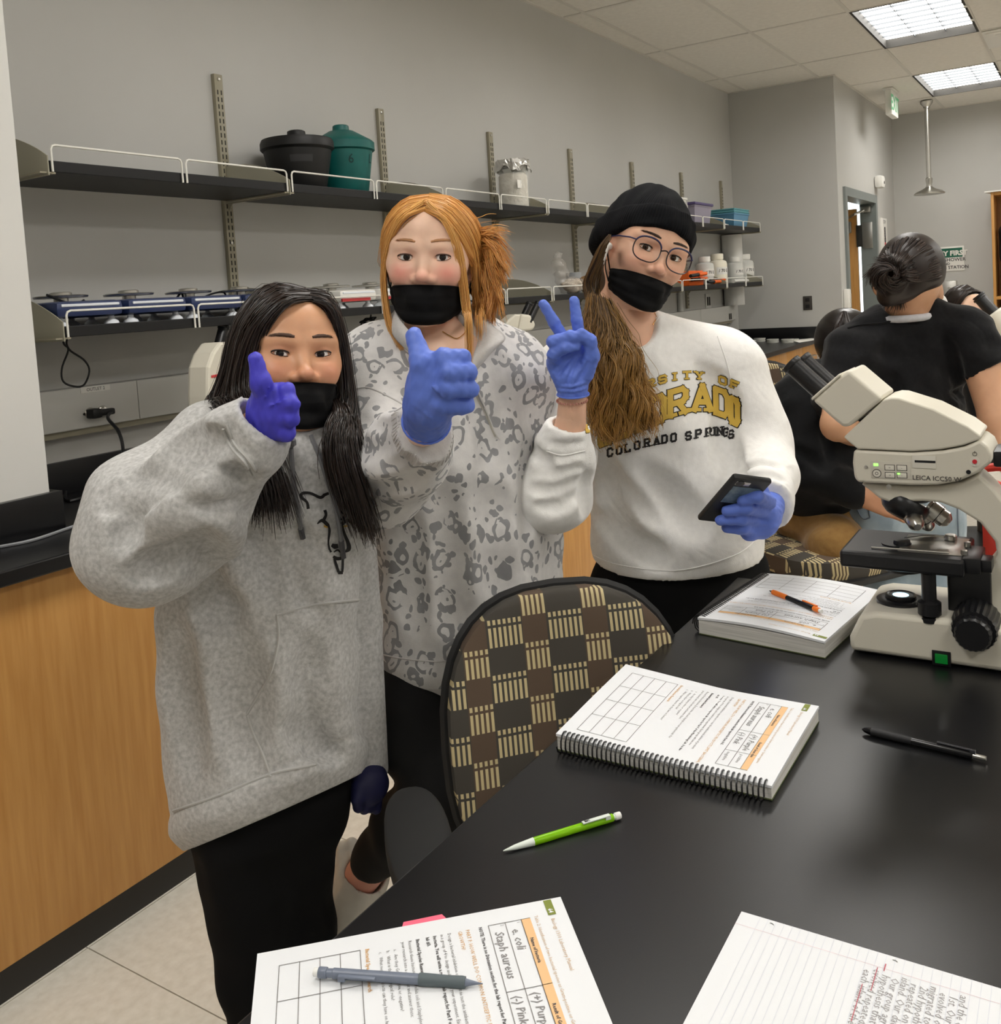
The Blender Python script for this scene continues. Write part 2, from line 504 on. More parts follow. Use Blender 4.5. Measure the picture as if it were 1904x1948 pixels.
for nm, lo, hi in (('back', (XB, YW - .02, ZC - .002), (XR, YW, ZC + .02)), ('return', (XR - .02, YD, ZC - .002), (XR, YW, ZC + .02)), ('door', (XR - .02, YD - .02, ZC - .002), (XE, YD, ZC + .02)), ('end', (XE - .02, YB, ZC - .002), (XE, YD, ZC + .02))):
    MB().box2(lo, hi).build('wall_angle', m_grid, ce, None)
# troffers: housing, louvre blades, lit lamp panel
m_lit = mat('lit_diffuser', (255, 250, 240), 0.6, emit=(255, 250, 242), estr=LAMP_STRENGTH)
nt = m_lit.node_tree.nodes['Principled BSDF']; nt.inputs['Emission Color'].default_value = (*LAMP_COLOR, 1)
m_louvre = mat('louvre_metal', (80, 84, 88), 0.5)
m_dark = mat('dark_fittings', (40, 38, 34), 0.7)  # dark brown-grey of light frames, slots, sockets, screws and zip
def troffer(cx, cy, label, detail):
    t = empty('ceiling_light', (cx, cy, ZC), label, 'ceiling light', 'recessed ceiling lights')
    MB().box2((cx - .59, cy - .30, ZC + .06), (cx + .59, cy + .30, ZC + .07)).build('lamp_panel', m_lit, t, None)
    f = MB()
    for a, b in (((-.60, -.31), (-.585, .31)), ((.585, -.31), (.60, .31)), ((-.60, -.31), (.60, -.295)), ((-.60, .295), (.60, .31))):
        f.box2((cx + a[0], cy + a[1], ZC - .002), (cx + b[0], cy + b[1], ZC + .075))
    f.build('frame', m_dark, t, None)
    if detail:
        for k in (-1, 1): MB().box2((cx - .585, cy + k * .1 - .002, ZC + .042), (cx + .585, cy + k * .1 + .002, ZC + .06)).build('louvre_blade', m_louvre, t, None)
        for k in range(1, 9):
            x = cx - .585 + 1.17 * k / 9
            MB().box2((x - .0015, cy - .295, ZC + .047), (x + .0015, cy + .295, ZC + .06)).build('louvre_blade', m_louvre, t, None)
        for s in (-.2, .2): MB().box2((cx + s - .012, cy - .318, ZC - .012), (cx + s + .012, cy - .296, ZC + .004)).build('latch', m_grid, t, None)
    return t
for (k, r) in sorted(lamp_cells):
    x0 = max(6.27 + 1.2 * k, XB + .01); cx = x0 + .6; cy = 1.267 + .62 * r + .31
    lab = 'recessed ceiling light, %s along, in the row %s' % (['first', 'second', 'third', 'fourth', 'fifth'][(k + 6) // 2], {-1: 'above the students and the aisle', -5: 'above the middle of the lab', -9: 'along the opposite side of the lab'}[r])
    if (k, r) == (0, -1): lab = 'larger lit ceiling light panel at the top edge of the photo'
    if (k, r) == (2, -1): lab = 'smaller lit ceiling light panel beyond, above the emergency shower'
    troffer(cx, cy, lab, k >= 0 and r == -1)
# air vent at the right edge
v = empty('air_vent', (7.75, .42, ZC), 'square white air vent in the ceiling at the right edge', 'vent')
MB().box2((7.5, .1, ZC - .006), (8.1, .64, ZC + .001), bev=.002).build('frame', m_white_plastic, v)
for k in range(4):
    s_ = .25 - .06 * k
    MB().box2((7.8 - s_, .37 - s_, ZC - .012 - .004 * k), (7.8 + s_, .37 + s_, ZC - .006 - .004 * k), bev=.002).build('louvre', m_white_plastic, v)
# column at the left
struct('wall_column', MB().box2((0.55, 2.22, 0.941), (1.335, YW, ZC)), m_column)
# door frame, door leaf, closer
fr = MB()
fr.box2((DX0 - .055, YD - .02, 0), (DX0 + .02, YD + .13, DZ + .055)).box2((DX1 - .02, YD - .02, 0), (DX1 + .055, YD + .13, DZ + .055)).box2((DX0 + .02, YD - .02, DZ - .02), (DX1 - .02, YD + .13, DZ + .055))
tag(fr.build('trim_1', m_frame, None, None), kind='structure')
d2 = empty('door_1', (DX1 + .02, YD + .16, 0), kind='structure')
MB().box2((DX1 - .01, YD + .165, .01), (DX1 + .035, YD + 1.1, 2.09), bev=.003).build('door_leaf', m_wood, d2)
MB().box2((DX1 - .03, YD + .02, 1.70), (DX1 - .02, YD + .115, 1.95), bev=.004).build('hinge_plate', m_steel, d2)
MB().box2((DX1 - .025, YD + .115, 1.72), (DX1 + .0, YD + .17, 1.93), bev=.004).build('hinge_knuckle', m_dark, d2)
MB().box2((DX1 - .05, YD + .21, 1.86), (DX1 - .01, YD + .29, 1.97), bev=.008).build('closer_body', m_steel, d2)
MB().tube([(DX1 - .03, YD + .25, 2.0), (DX1 - .2, YD + .14, 2.03), (DX1 - .06, YD + .06, 2.07)], .012).build('closer_arm', m_steel, d2)
MB().box2((DX1 - .10, YD + .02, 2.04), (DX1 - .02, YD + .11, 2.10), bev=.01).build('closer_bracket', m_steel, d2)
wl = empty('corridor_glow_1', (XE - .02, YD + .8, 0), kind='structure')  # glowing sheet added to stand for the bright corridor beyond the door gap
MB().box2((XE - .03, YD + .14, .75), (XE - .005, YD + 1.6, 2.3)).build('pane', mat('added_glow', (240, 250, 250), .5, emit=(235, 248, 250), estr=2.2), wl, None)
MB().box2((XE - .04, YD + .13, .68), (XE - .004, YD + 1.62, .75)).build('glow_sheet_ledge', m_frame, wl, None)
# exit sign
ex = onz(1695, 172, ZC); e0 = empty('exit_sign', (ex.x, ex.y, ZC), 'small white exit sign with green letters hanging from the ceiling', 'exit sign')
MB().box2((ex.x - .17, ex.y - .045, ZC - .012), (ex.x + .10, ex.y + .045, ZC), bev=.004).build('canopy_plate', m_white_plastic, e0)
MB().box2((ex.x - .16, ex.y - .028, ZC - .235), (ex.x + .16, ex.y + .028, ZC - .012), bev=.01).build('housing', m_white_plastic, e0)
vs, fs = text_mesh('EXIT', .19, bold=.004, align='CENTER')
Mx = Matrix.Translation((ex.x, ex.y - .0295, ZC - .19)) @ Matrix.Rotation(math.pi / 2, 4, 'X')
MB().add(vs, fs, Mx).build('letters', mat('exit_green', (86, 150, 110), .5, emit=(80, 170, 110), estr=.25), e0, None)
# emergency shower
s0 = onz(1762, 191, ZC); sx, sy = s0.x, s0.y
sh = empty('emergency_shower', (sx, sy, ZC), 'steel emergency shower head hanging on a pipe from the ceiling', 'shower')
T = Matrix.Translation((sx, sy, 0))
MB().lathe([(.045, ZC), (.06, ZC - .01), (.055, ZC - .03), (.03, ZC - .06), (.03, ZC - .075)], T, 20).build('ceiling_flange', m_steel, sh)
MB().lathe([(.021, ZC - .05), (.021, 2.35)], T, 16).build('pipe', m_steel, sh)
MB().lathe([(.021, 2.35), (.032, 2.34), (.03, 2.30), (.024, 2.28), (.03, 2.26), (.06, 2.24), (.12, 2.215), (.142, 2.195), (.138, 2.188), (.05, 2.205)], T, 28).build('shower_head', m_steel, sh)
# detector, red sign, thermostat
q = ony(1665, 347, YD)
dt = empty('alarm_detector', (q.x, YD, q.z), 'small white alarm detector above the doorway', 'detector')
MB().box((q.x, YD - .04, q.z), (.15, .08, .12), bev=.03).build('housing', m_white_plastic, dt)
MB().cyl((q.x, YD - .075, q.z - .01), (q.x, YD - .083, q.z - .01), .014).build('lens', m_black_plastic, dt)
q = ony(1679, 447, YD); rs = empty('wall_sign', (q.x, YD, q.z), 'narrow white sign with red and dark marks beside the doorway', 'sign')
MB().box((q.x, YD - .01, q.z), (.27, .02, .33), bev=.003).build('plate', m_white_plastic, rs)
for k, (dz, c) in enumerate(((.05, 'd'), (0, 'd'), (-.05, 'd'), (-.1, 'r'))):
    MB().lathe([(.030, 0), (.030, .003), (.017, .003), (.017, 0)], Matrix.Translation((q.x, YD - .021, q.z + dz)) @ Matrix.Rotation(math.pi / 2, 4, 'X'), 16, cap=False).build('mark', mat('sign_ink', (60, 56, 60), .6) if c == 'd' else mat('sign_red', (200, 60, 60), .6), rs)
vs, fs = text_mesh('STOP', .05, align='CENTER')
MB().add(vs, fs, Matrix.Translation((q.x, YD - .0215, q.z + .11)) @ Matrix.Rotation(math.pi / 2, 4, 'X')).build('lettering', mat('sign_ink', (60, 56, 60), .6), rs, None)
q = ony(1602, 569, YD); th = empty('thermostat', (q.x + .1, YD, q.z), 'white rectangular wall control left of the doorway', 'thermostat')
MB().box((q.x + .1, YD - .02, q.z), (.1, .04, .16), bev=.01).build('housing', m_white_plastic, th)
MB().box((q.x + .12, YD - .042, q.z), (.02, .006, .08), bev=.002).build('slider', m_grid, th)
# return wall outlet
q = (onx(1529, 563, XR) + onx(1544, 590, XR)) / 2
ou = empty('wall_outlet', (XR, q.y, q.z), 'dark wall outlet plate on the grey wall left of the doorway', 'outlet')
MB().box((XR - .004, q.y, q.z), (.008, .075, .118), bev=.003).build('cover_plate', mat('outlet_brown', (62, 58, 54), .4), ou)
for dz in (-.028, .028): MB().box((XR - .009, q.y, q.z + dz), (.004, .036, .032), bev=.002).build('socket', m_black_plastic, ou)
# safety sign
tl, br = onx(1764, 478, XE), onx(1835, 514, XE)
sg = empty('safety_sign', (XE, (tl.y + br.y) / 2, br.z), 'white and green safety sign about shower and wash station on the end wall', 'sign')
cyy = (tl.y + br.y) / 2; ww = abs(tl.y - br.y); z1 = onx(1834, 467, XE).z; z0 = br.z
MB().box((XE - .004, cyy, (z0 + z1) / 2), (.008, ww, z1 - z0), bev=.003).build('plate', m_white_plastic, sg)
MB().box((XE - .0088, cyy, z1 - .065), (.0015, ww - .03, .095)).build('header_band', mat('safety_green', (22, 92, 72), .5), sg, None)
MS = Matrix(((0, 0, -1, XE - .0102), (-1, 0, 0, cyy), (0, 1, 0, 0), (0, 0, 0, 1)))
def sign_line(s, size, z, m, bold=.002):
    vs, fs = text_mesh(s, size, bold=bold, align='CENTER')
    MB().add(vs, fs, Matrix.Translation((0, 0, z)) @ MS).build('lettering', m, sg, None)
sign_line('SAFETY FIRST', .068, z1 - .092, m_white_plastic, .003)
sign_line('SAFETY SHOWER', .048, z1 - .152, mat('sign_ink', (60, 56, 60), .6), .0008)
sign_line('AND', .036, z1 - .188, MATS['sign_ink'], .0008)
sign_line('EYE WASH STATION', .046, z1 - .23, MATS['sign_ink'], .0008)
# eyewash cabinet
tl, br = onx(1780, 536, XE), onx(1822, 570, XE)
ew = empty('eyewash_station', (XE, (tl.y + br.y) / 2, .6), 'steel eyewash station on the end wall under the safety sign', 'eyewash')
MB().box2((XE - .1, tl.y, .95), (XE, br.y, tl.z), bev=.006).build('cabinet', m_steel, ew)
MB().box2((XE - .112, tl.y - .02, tl.z - .11), (XE - .1, br.y + .12, tl.z - .085)).build('slot', m_dark, ew)
MB().tube([(XE - .1, br.y + .06, tl.z - .08), (XE - .17, br.y + .06, tl.z - .07), (XE - .2, br.y + .03, tl.z - .12)], .014).build('handle', m_steel, ew)
# bookcase with coats at the right edge
X0 = 10.3; q = onx(1884, 366, X0)
bc = empty('bookcase', (X0, q.y - .45, 0), 'tall maple open bookcase at the right edge of the photo', 'bookcase')
y1, y0, zt = q.y, q.y - .9, q.z
MB().box2((X0, y1 - .025, 0), (XE, y1, zt), bev=.002).build('side_panel', m_wood, bc)
MB().box2((X0, y0, 0), (XE, y0 + .025, zt), bev=.002).build('side_panel', m_wood, bc)
MB().box2((X0, y0 + .025, zt - .03), (XE, y1 - .025, zt), bev=.002).build('top_panel', m_wood, bc)
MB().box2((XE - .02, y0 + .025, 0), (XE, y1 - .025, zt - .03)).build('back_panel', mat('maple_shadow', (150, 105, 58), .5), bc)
for z in (1.14, .73, .3): MB().box2((X0, y0 + .025, z - .015), (XE - .02, y1 - .025, z + .015), bev=.002).build('shelf', m_wood, bc)
pp = MB(); pts = [(X0 - .03, y1 + .05), (X0 + .3, y1 + .02), (X0 + .3, y0 + .2), (X0 - .03, y0 + .3)]
pp.prism(pts, zt + .001, zt + .012); tag(pp.build('paper_sheet', m_white_plastic, None, None), 'white sheets lying on top of the tall bookcase', 'paper')
m_coat = mat('black_nylon', (20, 20, 22), .6, bump=.3, bscale=30, bdist=.004)
f = Field((X0 - .05, y1 - .5, 1.15), (XE, y1 - .02, 2.0), .02)
f.cone((10.45, y1 - .16, 1.78), (10.42, y1 - .2, 1.22), .1, .13, .05).cone((10.5, y1 - .3, 1.72), (10.45, y1 - .34, 1.2), .08, .11, .05).noise(.012, .16, 3)
f.plane((0, 0, 1.158), (0, 0, -1)); f.plane((0, y1 - .028, 0), (0, 1, 0))
P_, Q_ = f.mesh(); tag(mesh_obj('black_jacket', P_, Q_, m_coat, None, 180), 'black jacket stuffed in the upper bay of the bookcase', 'jacket')
f = Field((X0 - .05, y1 - .5, .7), (XE, y1 - .02, 1.13), .02)
f.ell((10.46, y1 - .2, .9), (.15, .16, .16), .04).cone((10.4, y1 - .3, .8), (10.5, y1 - .1, .82), .09, .08, .05).noise(.01, .15, 5); f.plane((0, 0, .748), (0, 0, -1)); f.plane((0, y1 - .028, 0), (0, 1, 0))
P_, Q_ = f.mesh(); tag(mesh_obj('black_bag', P_, Q_, m_coat, None, 180), 'black bag in the lower bay of the bookcase', 'bag')
# ================================================================== wall bench, raceway, shelves
m_race = mat('raceway_grey', (204, 203, 198), 0.45, var=.02, vscale=3)
m_edge = mat('shelf_black', (16, 16, 18), 0.45, bump=.1, bscale=200, spec=.4)
m_bracket = mat('bracket_taupe', (158, 154, 136), 0.45)
m_bracket2 = mat('upright_taupe', (150, 144, 124), 0.42)
m_wire = mat('rail_wire', (232, 230, 222), 0.3)
BT = 0.94   # bench top
XL = -1.2
wt = empty('bench_worktop', (3.4, 2.3, .905), 'long black epoxy worktop along the shelf wall', 'worktop')
o = MB().box2((XL, 1.96, .905), (XR - .001, YW - .001, BT)).build('slab', m_black_epoxy, wt, None); bevel_obj(o, .004)
MB().box2((1.335, YW - .022, BT), (XR - .022, YW - .001, BT + .1), bev=.002).build('backsplash', m_black_epoxy, wt)
MB().box2((XR - .022, 1.96, BT), (XR - .001, YW - .022, BT + .1), bev=.002).build('backsplash', m_black_epoxy, wt)
MB().box2((XL, 2.198, BT), (1.357, 2.22, BT + .098), bev=.002).build('backsplash', m_black_epoxy, wt)
MB().box2((1.335, 2.22, BT), (1.357, YW - .022, BT + .098), bev=.002).build('backsplash', m_black_epoxy, wt)
# cabinets: one plain panel unit at the near end, then drawer units
m_kick = mat('toe_kick', (44, 42, 40), .6)
YF = 1.995
def cabinet(x0, x1, kind, label):
    c = empty('base_cabinet', ((x0 + x1) / 2, 2.3, 0), label, 'cabinet', 'maple base cabinets under the wall bench')
    MB().box2((x0 + .001, YF + .02, .085), (x1 - .001, YW - .03, .904)).build('carcass', m_wood, c, None)
    MB().box2((x0, YF + .022, 0), (x1, YF + .05, .085)).build('toe_kick', m_kick, c, None)
    if kind == 'panel':
        MB().box2((x0 + .001, YF, .085), (x1 - .001, YF + .02, .903), bev=.0015).build('front_panel', m_wood, c)
        return
    n = 2
    for k in range(n):
        a = x0 + (x1 - x0) * k / n; b = x0 + (x1 - x0) * (k + 1) / n
        d = MB().box2((a + .002, YF, .715), (b - .002, YF + .02, .897), bev=.002).build('drawer', m_wood, c)
        MB().tube([((a + b) / 2 - .06, YF, .81), ((a + b) / 2 - .06, YF - .03, .81), ((a + b) / 2 + .06, YF - .03, .81), ((a + b) / 2 + .06, YF, .81)], .006, 8).build('handle', m_steel, d)
        d = MB().box2((a + .002, YF, .088), (b - .002, YF + .02, .71), bev=.002).build('door', m_wood, c)
        MB().tube([((a + b) / 2 - .06, YF, .66), ((a + b) / 2 - .06, YF - .03, .66), ((a + b) / 2 + .06, YF - .03, .66), ((a + b) / 2 + .06, YF, .66)], .006, 8).build('handle', m_steel, d)
cabinet(XL, 2.6, 'panel', 'maple base cabinet with a plain front at the left of the wall bench')
names = ['behind the leopard print pullover', 'between leopard print and white sweatshirt', 'hidden behind the white sweatshirt', 'just right of the white sweatshirt sleeve', 'beside the patterned chair back far along', 'at the far end by the return wall']
xs = [2.6 + (XR - .002 - 2.6) * k / 6 for k in range(7)]
for k in range(6): cabinet(xs[k], xs[k + 1], 'drawer', 'maple drawer and door cabinet under the bench, ' + names[k])
# raceway
rw = empty('cable_raceway', (4.6, YW - .03, 1.2), 'pale grey cable raceway box running along the wall above the bench', 'raceway')
MB().box2((1.34, YW - .06, 1.135), (7.78, YW - .001, 1.26)).build('channel', m_race, rw, None)
MB().box2((1.34, YW - .045, 1.115), (7.78, YW - .001, 1.134)).build('lower_lip', m_bracket2, rw, None)
cuts = [1.34, 1.888, 2.8, 3.9, 5.0, 6.1, 7.0, 7.78]
for i in range(len(cuts) - 1):
    MB().box2((cuts[i] + .0015, YW - .064, 1.137), (cuts[i + 1] - .0015, YW - .06, 1.259), bev=.001).build('cover_panel', m_race, rw)
pl = MB().prism([(YW - .06, 1.14), (YW - .06, 1.26), (YW, 1.26), (YW, 1.08), (YW - .02, 1.10)], 7.78, 7.83, Matrix(((0, 0, 1, 0), (1, 0, 0, 0), (0, 1, 0, 0), (0, 0, 0, 1))))
pl.build('end_cap', m_race, rw, None)
vs, fs = text_mesh('OUTLET 2', .014, align='CENTER')
MRW = Matrix(((1, 0, 0, 1.74), (0, 0, 1, YW - .0662), (0, 1, 0, 1.246), (0, 0, 0, 1)))
MB().box((1.74, YW - .0648, 1.251), (.1, .0015, .018)).build('paper_label', m_white_plastic, rw, None)
MB().add(vs, fs, MRW).build('label_print', mat('print_ink', (40, 40, 42), .6), rw, None)
for k, x in enumerate((1.715, 1.757)):
    MB().lathe([(.018, 0), (.018, .004), (.015, .006)], Matrix.Translation((x, YW - .064, 1.178)) @ Matrix.Rotation(math.pi / 2, 4, 'X'), 20).build('socket', m_steel, rw)
for x in (1.695, 1.777):
    MB().lathe([(.004, 0), (.004, .003)], Matrix.Translation((x, YW - .064, 1.178)) @ Matrix.Rotation(math.pi / 2, 4, 'X'), 10).build('screw', m_dark, rw)
q = ony(1388, 602, YW - .06)
for dx in (-.02, .02): MB().box((q.x + dx, YW - .066, q.z), (.02, .004, .05), bev=.001).build('socket', m_dark, rw)
# white vertical pipe chase and outlet under the far shelf
q0 = ony(1375, 430, YW - .05)
pc = MB().lathe([(.085, 1.262), (.085, 1.852)], Matrix.Translation((q0.x + .10, YW - .085, 0)), 24).build('wall_pipe', m_column, None)
tag(pc, 'white round pipe running up the wall near the far corner', 'pipe')
q = ony(1346, 573, YW)
ol = empty('wall_outlet', (q.x, YW, q.z), 'pale double outlet on the wall under the far shelf', 'outlet')
MB().box((q.x, YW - .004, q.z), (.12, .008, .12), bev=.003).build('cover_plate', m_race, ol)
for dx in (-.022, .022): MB().box((q.x + dx, YW - .009, q.z), (.028, .004, .07), bev=.002).build('socket', m_dark, ol)
# fume pedestal legs seen under the shelf (conduits)
for px in (948, 1296):
    q = ony(px, 620, YW - .02)
    tag(MB().cyl((q.x, YW - .02, 1.262), (q.x, YW - .02, 1.42), .022, .014, 12).build('wall_conduit', m_race, None), 'short pale conduit rising from the raceway ' + ('behind the leopard print shoulder' if px < 1000 else 'under the far shelf'), 'conduit')

# uprights
UX = [0.891 * 2.66 + .335 * 2.66 * k * 1.0075 for k in range(7)]
UX = [2.37, 3.282, 4.174, 5.062, 5.956, 6.863, 7.767]
up0 = None
ordn = ['leftmost', 'second', 'third', 'fourth', 'fifth', 'sixth', 'rightmost']
def make_upright(x, label):
    u = empty('shelf_upright', (x, YW, 1.28), label, 'upright', 'slotted shelf uprights on the wall')
    MB().box2((x - .019, YW - .018, 1.275), (x + .019, YW, 2.315), bev=.002).build('channel', m_bracket2, u)
    sl = MB(); z = 2.25
    while z > 1.29:
        for dx in (-.008, .008): sl.box((x + dx, YW - .0185, z), (.004, .0015, .016))
        z -= .0255
    tag(sl.build('slots', m_dark, u, None), kind='stuff')
    for z in (2.297, 1.71): MB().lathe([(.006, 0), (.0055, .003), (.001, .004)], Matrix.Translation((x, YW - .018, z)) @ Matrix.Rotation(math.pi / 2, 4, 'X'), 10).build('screw', m_steel, u)
    return u
for k, x in enumerate(UX): make_upright(x, ordn[k] + ' slotted metal upright on the shelf wall')
# shelves, one per bay and level
BX = [1.485] + UX
def shelf(k, zb, lvl):
    x0, x1 = BX[k], BX[k + 1]
    s = empty('wall_shelf', ((x0 + x1) / 2, 2.5, zb), 'black %s shelf board with wire rails, %s bay from the white column' % (lvl, ['first', 'second', 'third', 'fourth', 'fifth', 'sixth', 'last'][k]), 'shelf', 'black wall shelves')
    o = MB().box2((x0 + .006, 2.335, zb + .004), (x1 - .006, YW - .03, zb + .034)).build('board', m_edge, s, None); bevel_obj(o, .002)
    # gable bracket at the left end: curved top
    def gable(x):
        pts = []
        for i in range(13):
            t = i / 12; y = 2.33 + t * (YW - .02 - 2.33)
            z = zb + .045 + .085 * math.sin(min(1, t * 1.15) * math.pi / 2) ** 0.9
            pts.append((y, z))
        poly = [(2.33, zb - .006)] + pts + [(YW - .02, zb - .03), (YW - .04, zb - .006)]
        MB().prism(poly, x - .0015, x + .0015, Matrix(((0, 0, 1, 0), (1, 0, 0, 0), (0, 1, 0, 0), (0, 0, 0, 1)))).build('bracket', m_bracket, s, None)
        MB().box2((x, 2.335, zb - .001), (x + .022, YW - .03, zb + .0035)).build('bracket_flange', m_bracket2, s, None)
        MB().box2((x - .022, 2.335, zb - .001), (x, YW - .03, zb + .0035)).build('bracket_flange', m_bracket2, s, None)
    gable(x0)
    if k == len(BX) - 2: gable(x1)
    xm = (x0 + x1) / 2
    for a, b in ((x0 + .012, xm - .008), (xm + .008, x1 - .012)):
        r = .012; y = 2.331; zt = zb + .075
        pts = [(a, y, zb + .004), (a, y, zt - r), (a + r * .3, y, zt - r * .3), (a + r, y, zt), (b - r, y, zt), (b - r * .3, y, zt - r * .3), (b, y, zt - r), (b, y, zb + .004)]
        MB().tube(pts, .0032, 6).build('rail', m_wire, s)
for k in range(7):
    shelf(k, 1.856, 'upper'); shelf(k, 1.414, 'lower')
ZU, ZL = 1.856 + .034, 1.414 + .034

# ---------------------------------------------------------------- things on the upper shelf
def ice_bucket(name, x, y, R, hgt, m, label, flat):
    b = empty(name, (x, y, ZU), label, 'bucket')
    T = Matrix.Translation((x, y, ZU))
    MB().lathe([(R * .70, 0), (R * .72, .004), (R * .93, hgt * .70), (R * .93, hgt * .70 + .002), (R * .88, hgt * .71)], T, 40).build('pail', m, b)
    z = hgt * .68
    if flat:
        MB().lathe([(R * .94, z), (R, z + .008), (R * 1.0, z + .03), (R * .96, z + .042), (R * .5, z + .05), (R * .3, z + .052)], T, 40).build('lid', m, b)
        z2 = z + .05
    else:
        MB().lathe([(R * .94, z), (R, z + .005), (R * 1.0, z + .034), (R * .97, z + .038), (R * .9, z + .045), (R * .4, z + .082), (R * .3, z + .083)], T, 40).build('lid', m, b)
        z2 = z + .08
    k = MB().lathe([(R * .27, z2), (R * .25, z2 + .024), (R * .2, z2 + .028)], T, 12).build('lid_knob', m, b)
    return b, T
m_bkt = mat('bucket_black', (13, 13, 14), .5, bump=.08, bscale=300)
m_teal = mat('bucket_teal', (10, 92, 88), .45, var=.1, vscale=20)
b, T = ice_bucket('ice_bucket', 2.58, 2.485, .135, .215, m_bkt, 'black plastic ice bucket with a flat lid on the upper shelf', True)
def curved_plate(b, T, R, a0, a1, z0, z1, m, nm):
    mb = MB(); n = 8
    vs = []; fs = []
    for i in range(n + 1):
        t = a0 + (a1 - a0) * i / n
        for z in (z0, z1): 
            rr = R * (.72 + .21 * z / (.215 * .7)) + .001
            vs.append((rr * math.cos(t), rr * math.sin(t), z))
    for i in range(n): fs.append((2 * i, 2 * i + 2, 2 * i + 3, 2 * i + 1))
    mb.add(vs, fs, T); return mb.build(nm, m, b)
curved_plate(b, T, .135, math.radians(-150), math.radians(-110), .095, .12, mat('bucket_label', (44, 44, 46), .6), 'raised_label')
b, T = ice_bucket('ice_bucket', 2.845, 2.50, .128, .25, m_teal, 'teal plastic ice bucket with a domed lid, right of the black bucket', False)
for a, zz, ch in ((-2.25, .115, '6'), (-1.35, .12, 'L')):
    vs, fs = text_mesh(ch, .05); mb = MB(); vv = []
    for (x_, y_, z_) in vs:
        t = a + x_ / .115; z = zz + y_; rr = .128 * (.72 + .21 * z / (.25 * .7)) + .0015
        vv.append((rr * math.cos(t), rr * math.sin(t), z))
    mb.add(vv, fs, T).build('ink_mark', mat('marker_ink', (4, 48, 46), .6), b, None)
# jar with foil cover
jx, jy = 4.10, 2.48
j = empty('glass_jar', (jx, jy, ZU), 'glass jar of folded paper covered with crumpled foil on the upper shelf', 'jar')
T = Matrix.Translation((jx, jy, ZU))
m_glass = mat('clear_glass', (235, 240, 238), .05, alpha=.18, spec=.5)
MB().lathe([(.076, 0), (.08, .004), (.08, .235), (.078, .24)], T, 36, cap=False).build('glass', m_glass, j)
MB().lathe([(.070, .004), (.073, .02), (.072, .17), (.06, .182), (.02, .186)], T, 30).build('paper_filling', mat('paper_pulp', (226, 220, 208), .8, rgb2=(204, 196, 180), vscale=28, bump=.8, bscale=60, bdist=.006), j)
mb = MB(); rg = random.Random(4)
for k in range(9):
    a = rg.uniform(0, 6.28); 
    mb.box((0, 0, 0), (.05, .002, .05), T @ Matrix.Translation((.045 * math.cos(a), .045 * math.sin(a), .19 + rg.uniform(-.012, .02))) @ Matrix.Rotation(rg.uniform(0, 3), 4, 'Z') @ Matrix.Rotation(rg.uniform(-.9, .9), 4, 'X'))
tag(mb.build('paper_scraps', mat('paper_white', (236, 233, 226), .7), j, None), kind='stuff')
MB().box((jx - .05, jy - .066, ZU + .12), (.04, .002, .04), None).build('label', mat('paper_white', (236, 233, 226), .7), j, None)
rg = random.Random(9); vs = []; fs = []; n = 44; K = 7
for k in range(K):
    for i in range(n):
        t = 2 * math.pi * i / n
        if k < 4: r = .024 + .062 * k / 3; z = .247
        else: r = .087 + .003 * (k - 4) + .004 * math.sin(9 * t + k); z = .244 - (.045 + .012 * math.sin(5 * t + 1) + .008 * math.sin(11 * t)) * (k - 3) / 3
        vs.append((r * math.cos(t) + rg.uniform(-.003, .003), r * math.sin(t) + rg.uniform(-.003, .003), z + rg.uniform(-.004, .004)))
for k in range(K - 1):
    for i in range(n): fs.append((k * n + i, k * n + (i + 1) % n, (k + 1) * n + (i + 1) % n, (k + 1) * n + i))
fs.append(tuple(range(n)))
MB().add(vs, fs, T).build('foil_cover', mat('foil', (200, 198, 194), .38, metal=1.0), j, None)
# far bins: purple-lidded box, white box, stack of blue trays
def tray(x, y, z, w, d, h, m, label, name='storage_tray', cat='tray', group=None):
    o = empty(name, (x, y, z), label, cat, group); t = .004
    q = MB()
    def ring(a, z_): return [(x - w / 2 * a, y - d / 2 * a, z_), (x + w / 2 * a, y - d / 2 * a, z_), (x + w / 2 * a, y + d / 2 * a, z_), (x - w / 2 * a, y + d / 2 * a, z_)]
    vs = ring(.84, z) + ring(.96, z + h - .01) + ring(1.0, z + h - .01) + ring(1.0, z + h) + ring(.94, z + h) + ring(.82, z + .006)
    fs = [(3, 2, 1, 0)] + [(4 * k + i, 4 * k + (i + 1) % 4, 4 * k + 4 + (i + 1) % 4, 4 * k + 4 + i) for k in range(5) for i in range(4)] + [(20, 21, 22, 23)]
    b_ = q.add(vs, fs).build('tub', m, o, None); bevel_obj(b_, .004)
    return o
m_blue = mat('tray_blue', (88, 138, 170), .45); m_blue2 = mat('tray_teal', (88, 150, 160), .45)
q = ony(1408, 428, 2.45)
for k in range(3): tray(7.36, 2.47, ZU + .018 * k, .38, .24, .105, m_blue if k == 0 else m_blue2, ['blue plastic tray at the bottom of the stack on the far upper shelf', 'teal plastic tray in the middle of the stack on the far upper shelf', 'teal plastic tray on top of the stack on the far upper shelf'][k], group='nested storage trays')
o = tray(6.55, 2.47, ZU, .36, .2, .13, mat('clear_bin', (190, 184, 200), .2, trans=.5, ior=1.1), 'clear storage box with a purple lid on the far upper shelf', 'storage_box', 'box')
MB().box((6.55, 2.47, ZU + .14), (.38, .215, .02), bev=.006).build('lid', mat('lid_purple', (78, 68, 110), .4), o)
for s_ in (-1, 1): MB().box((6.55 + s_ * .185, 2.47, ZU + .125), (.02, .1, .05), bev=.006).build('latch', m_white_plastic, o)
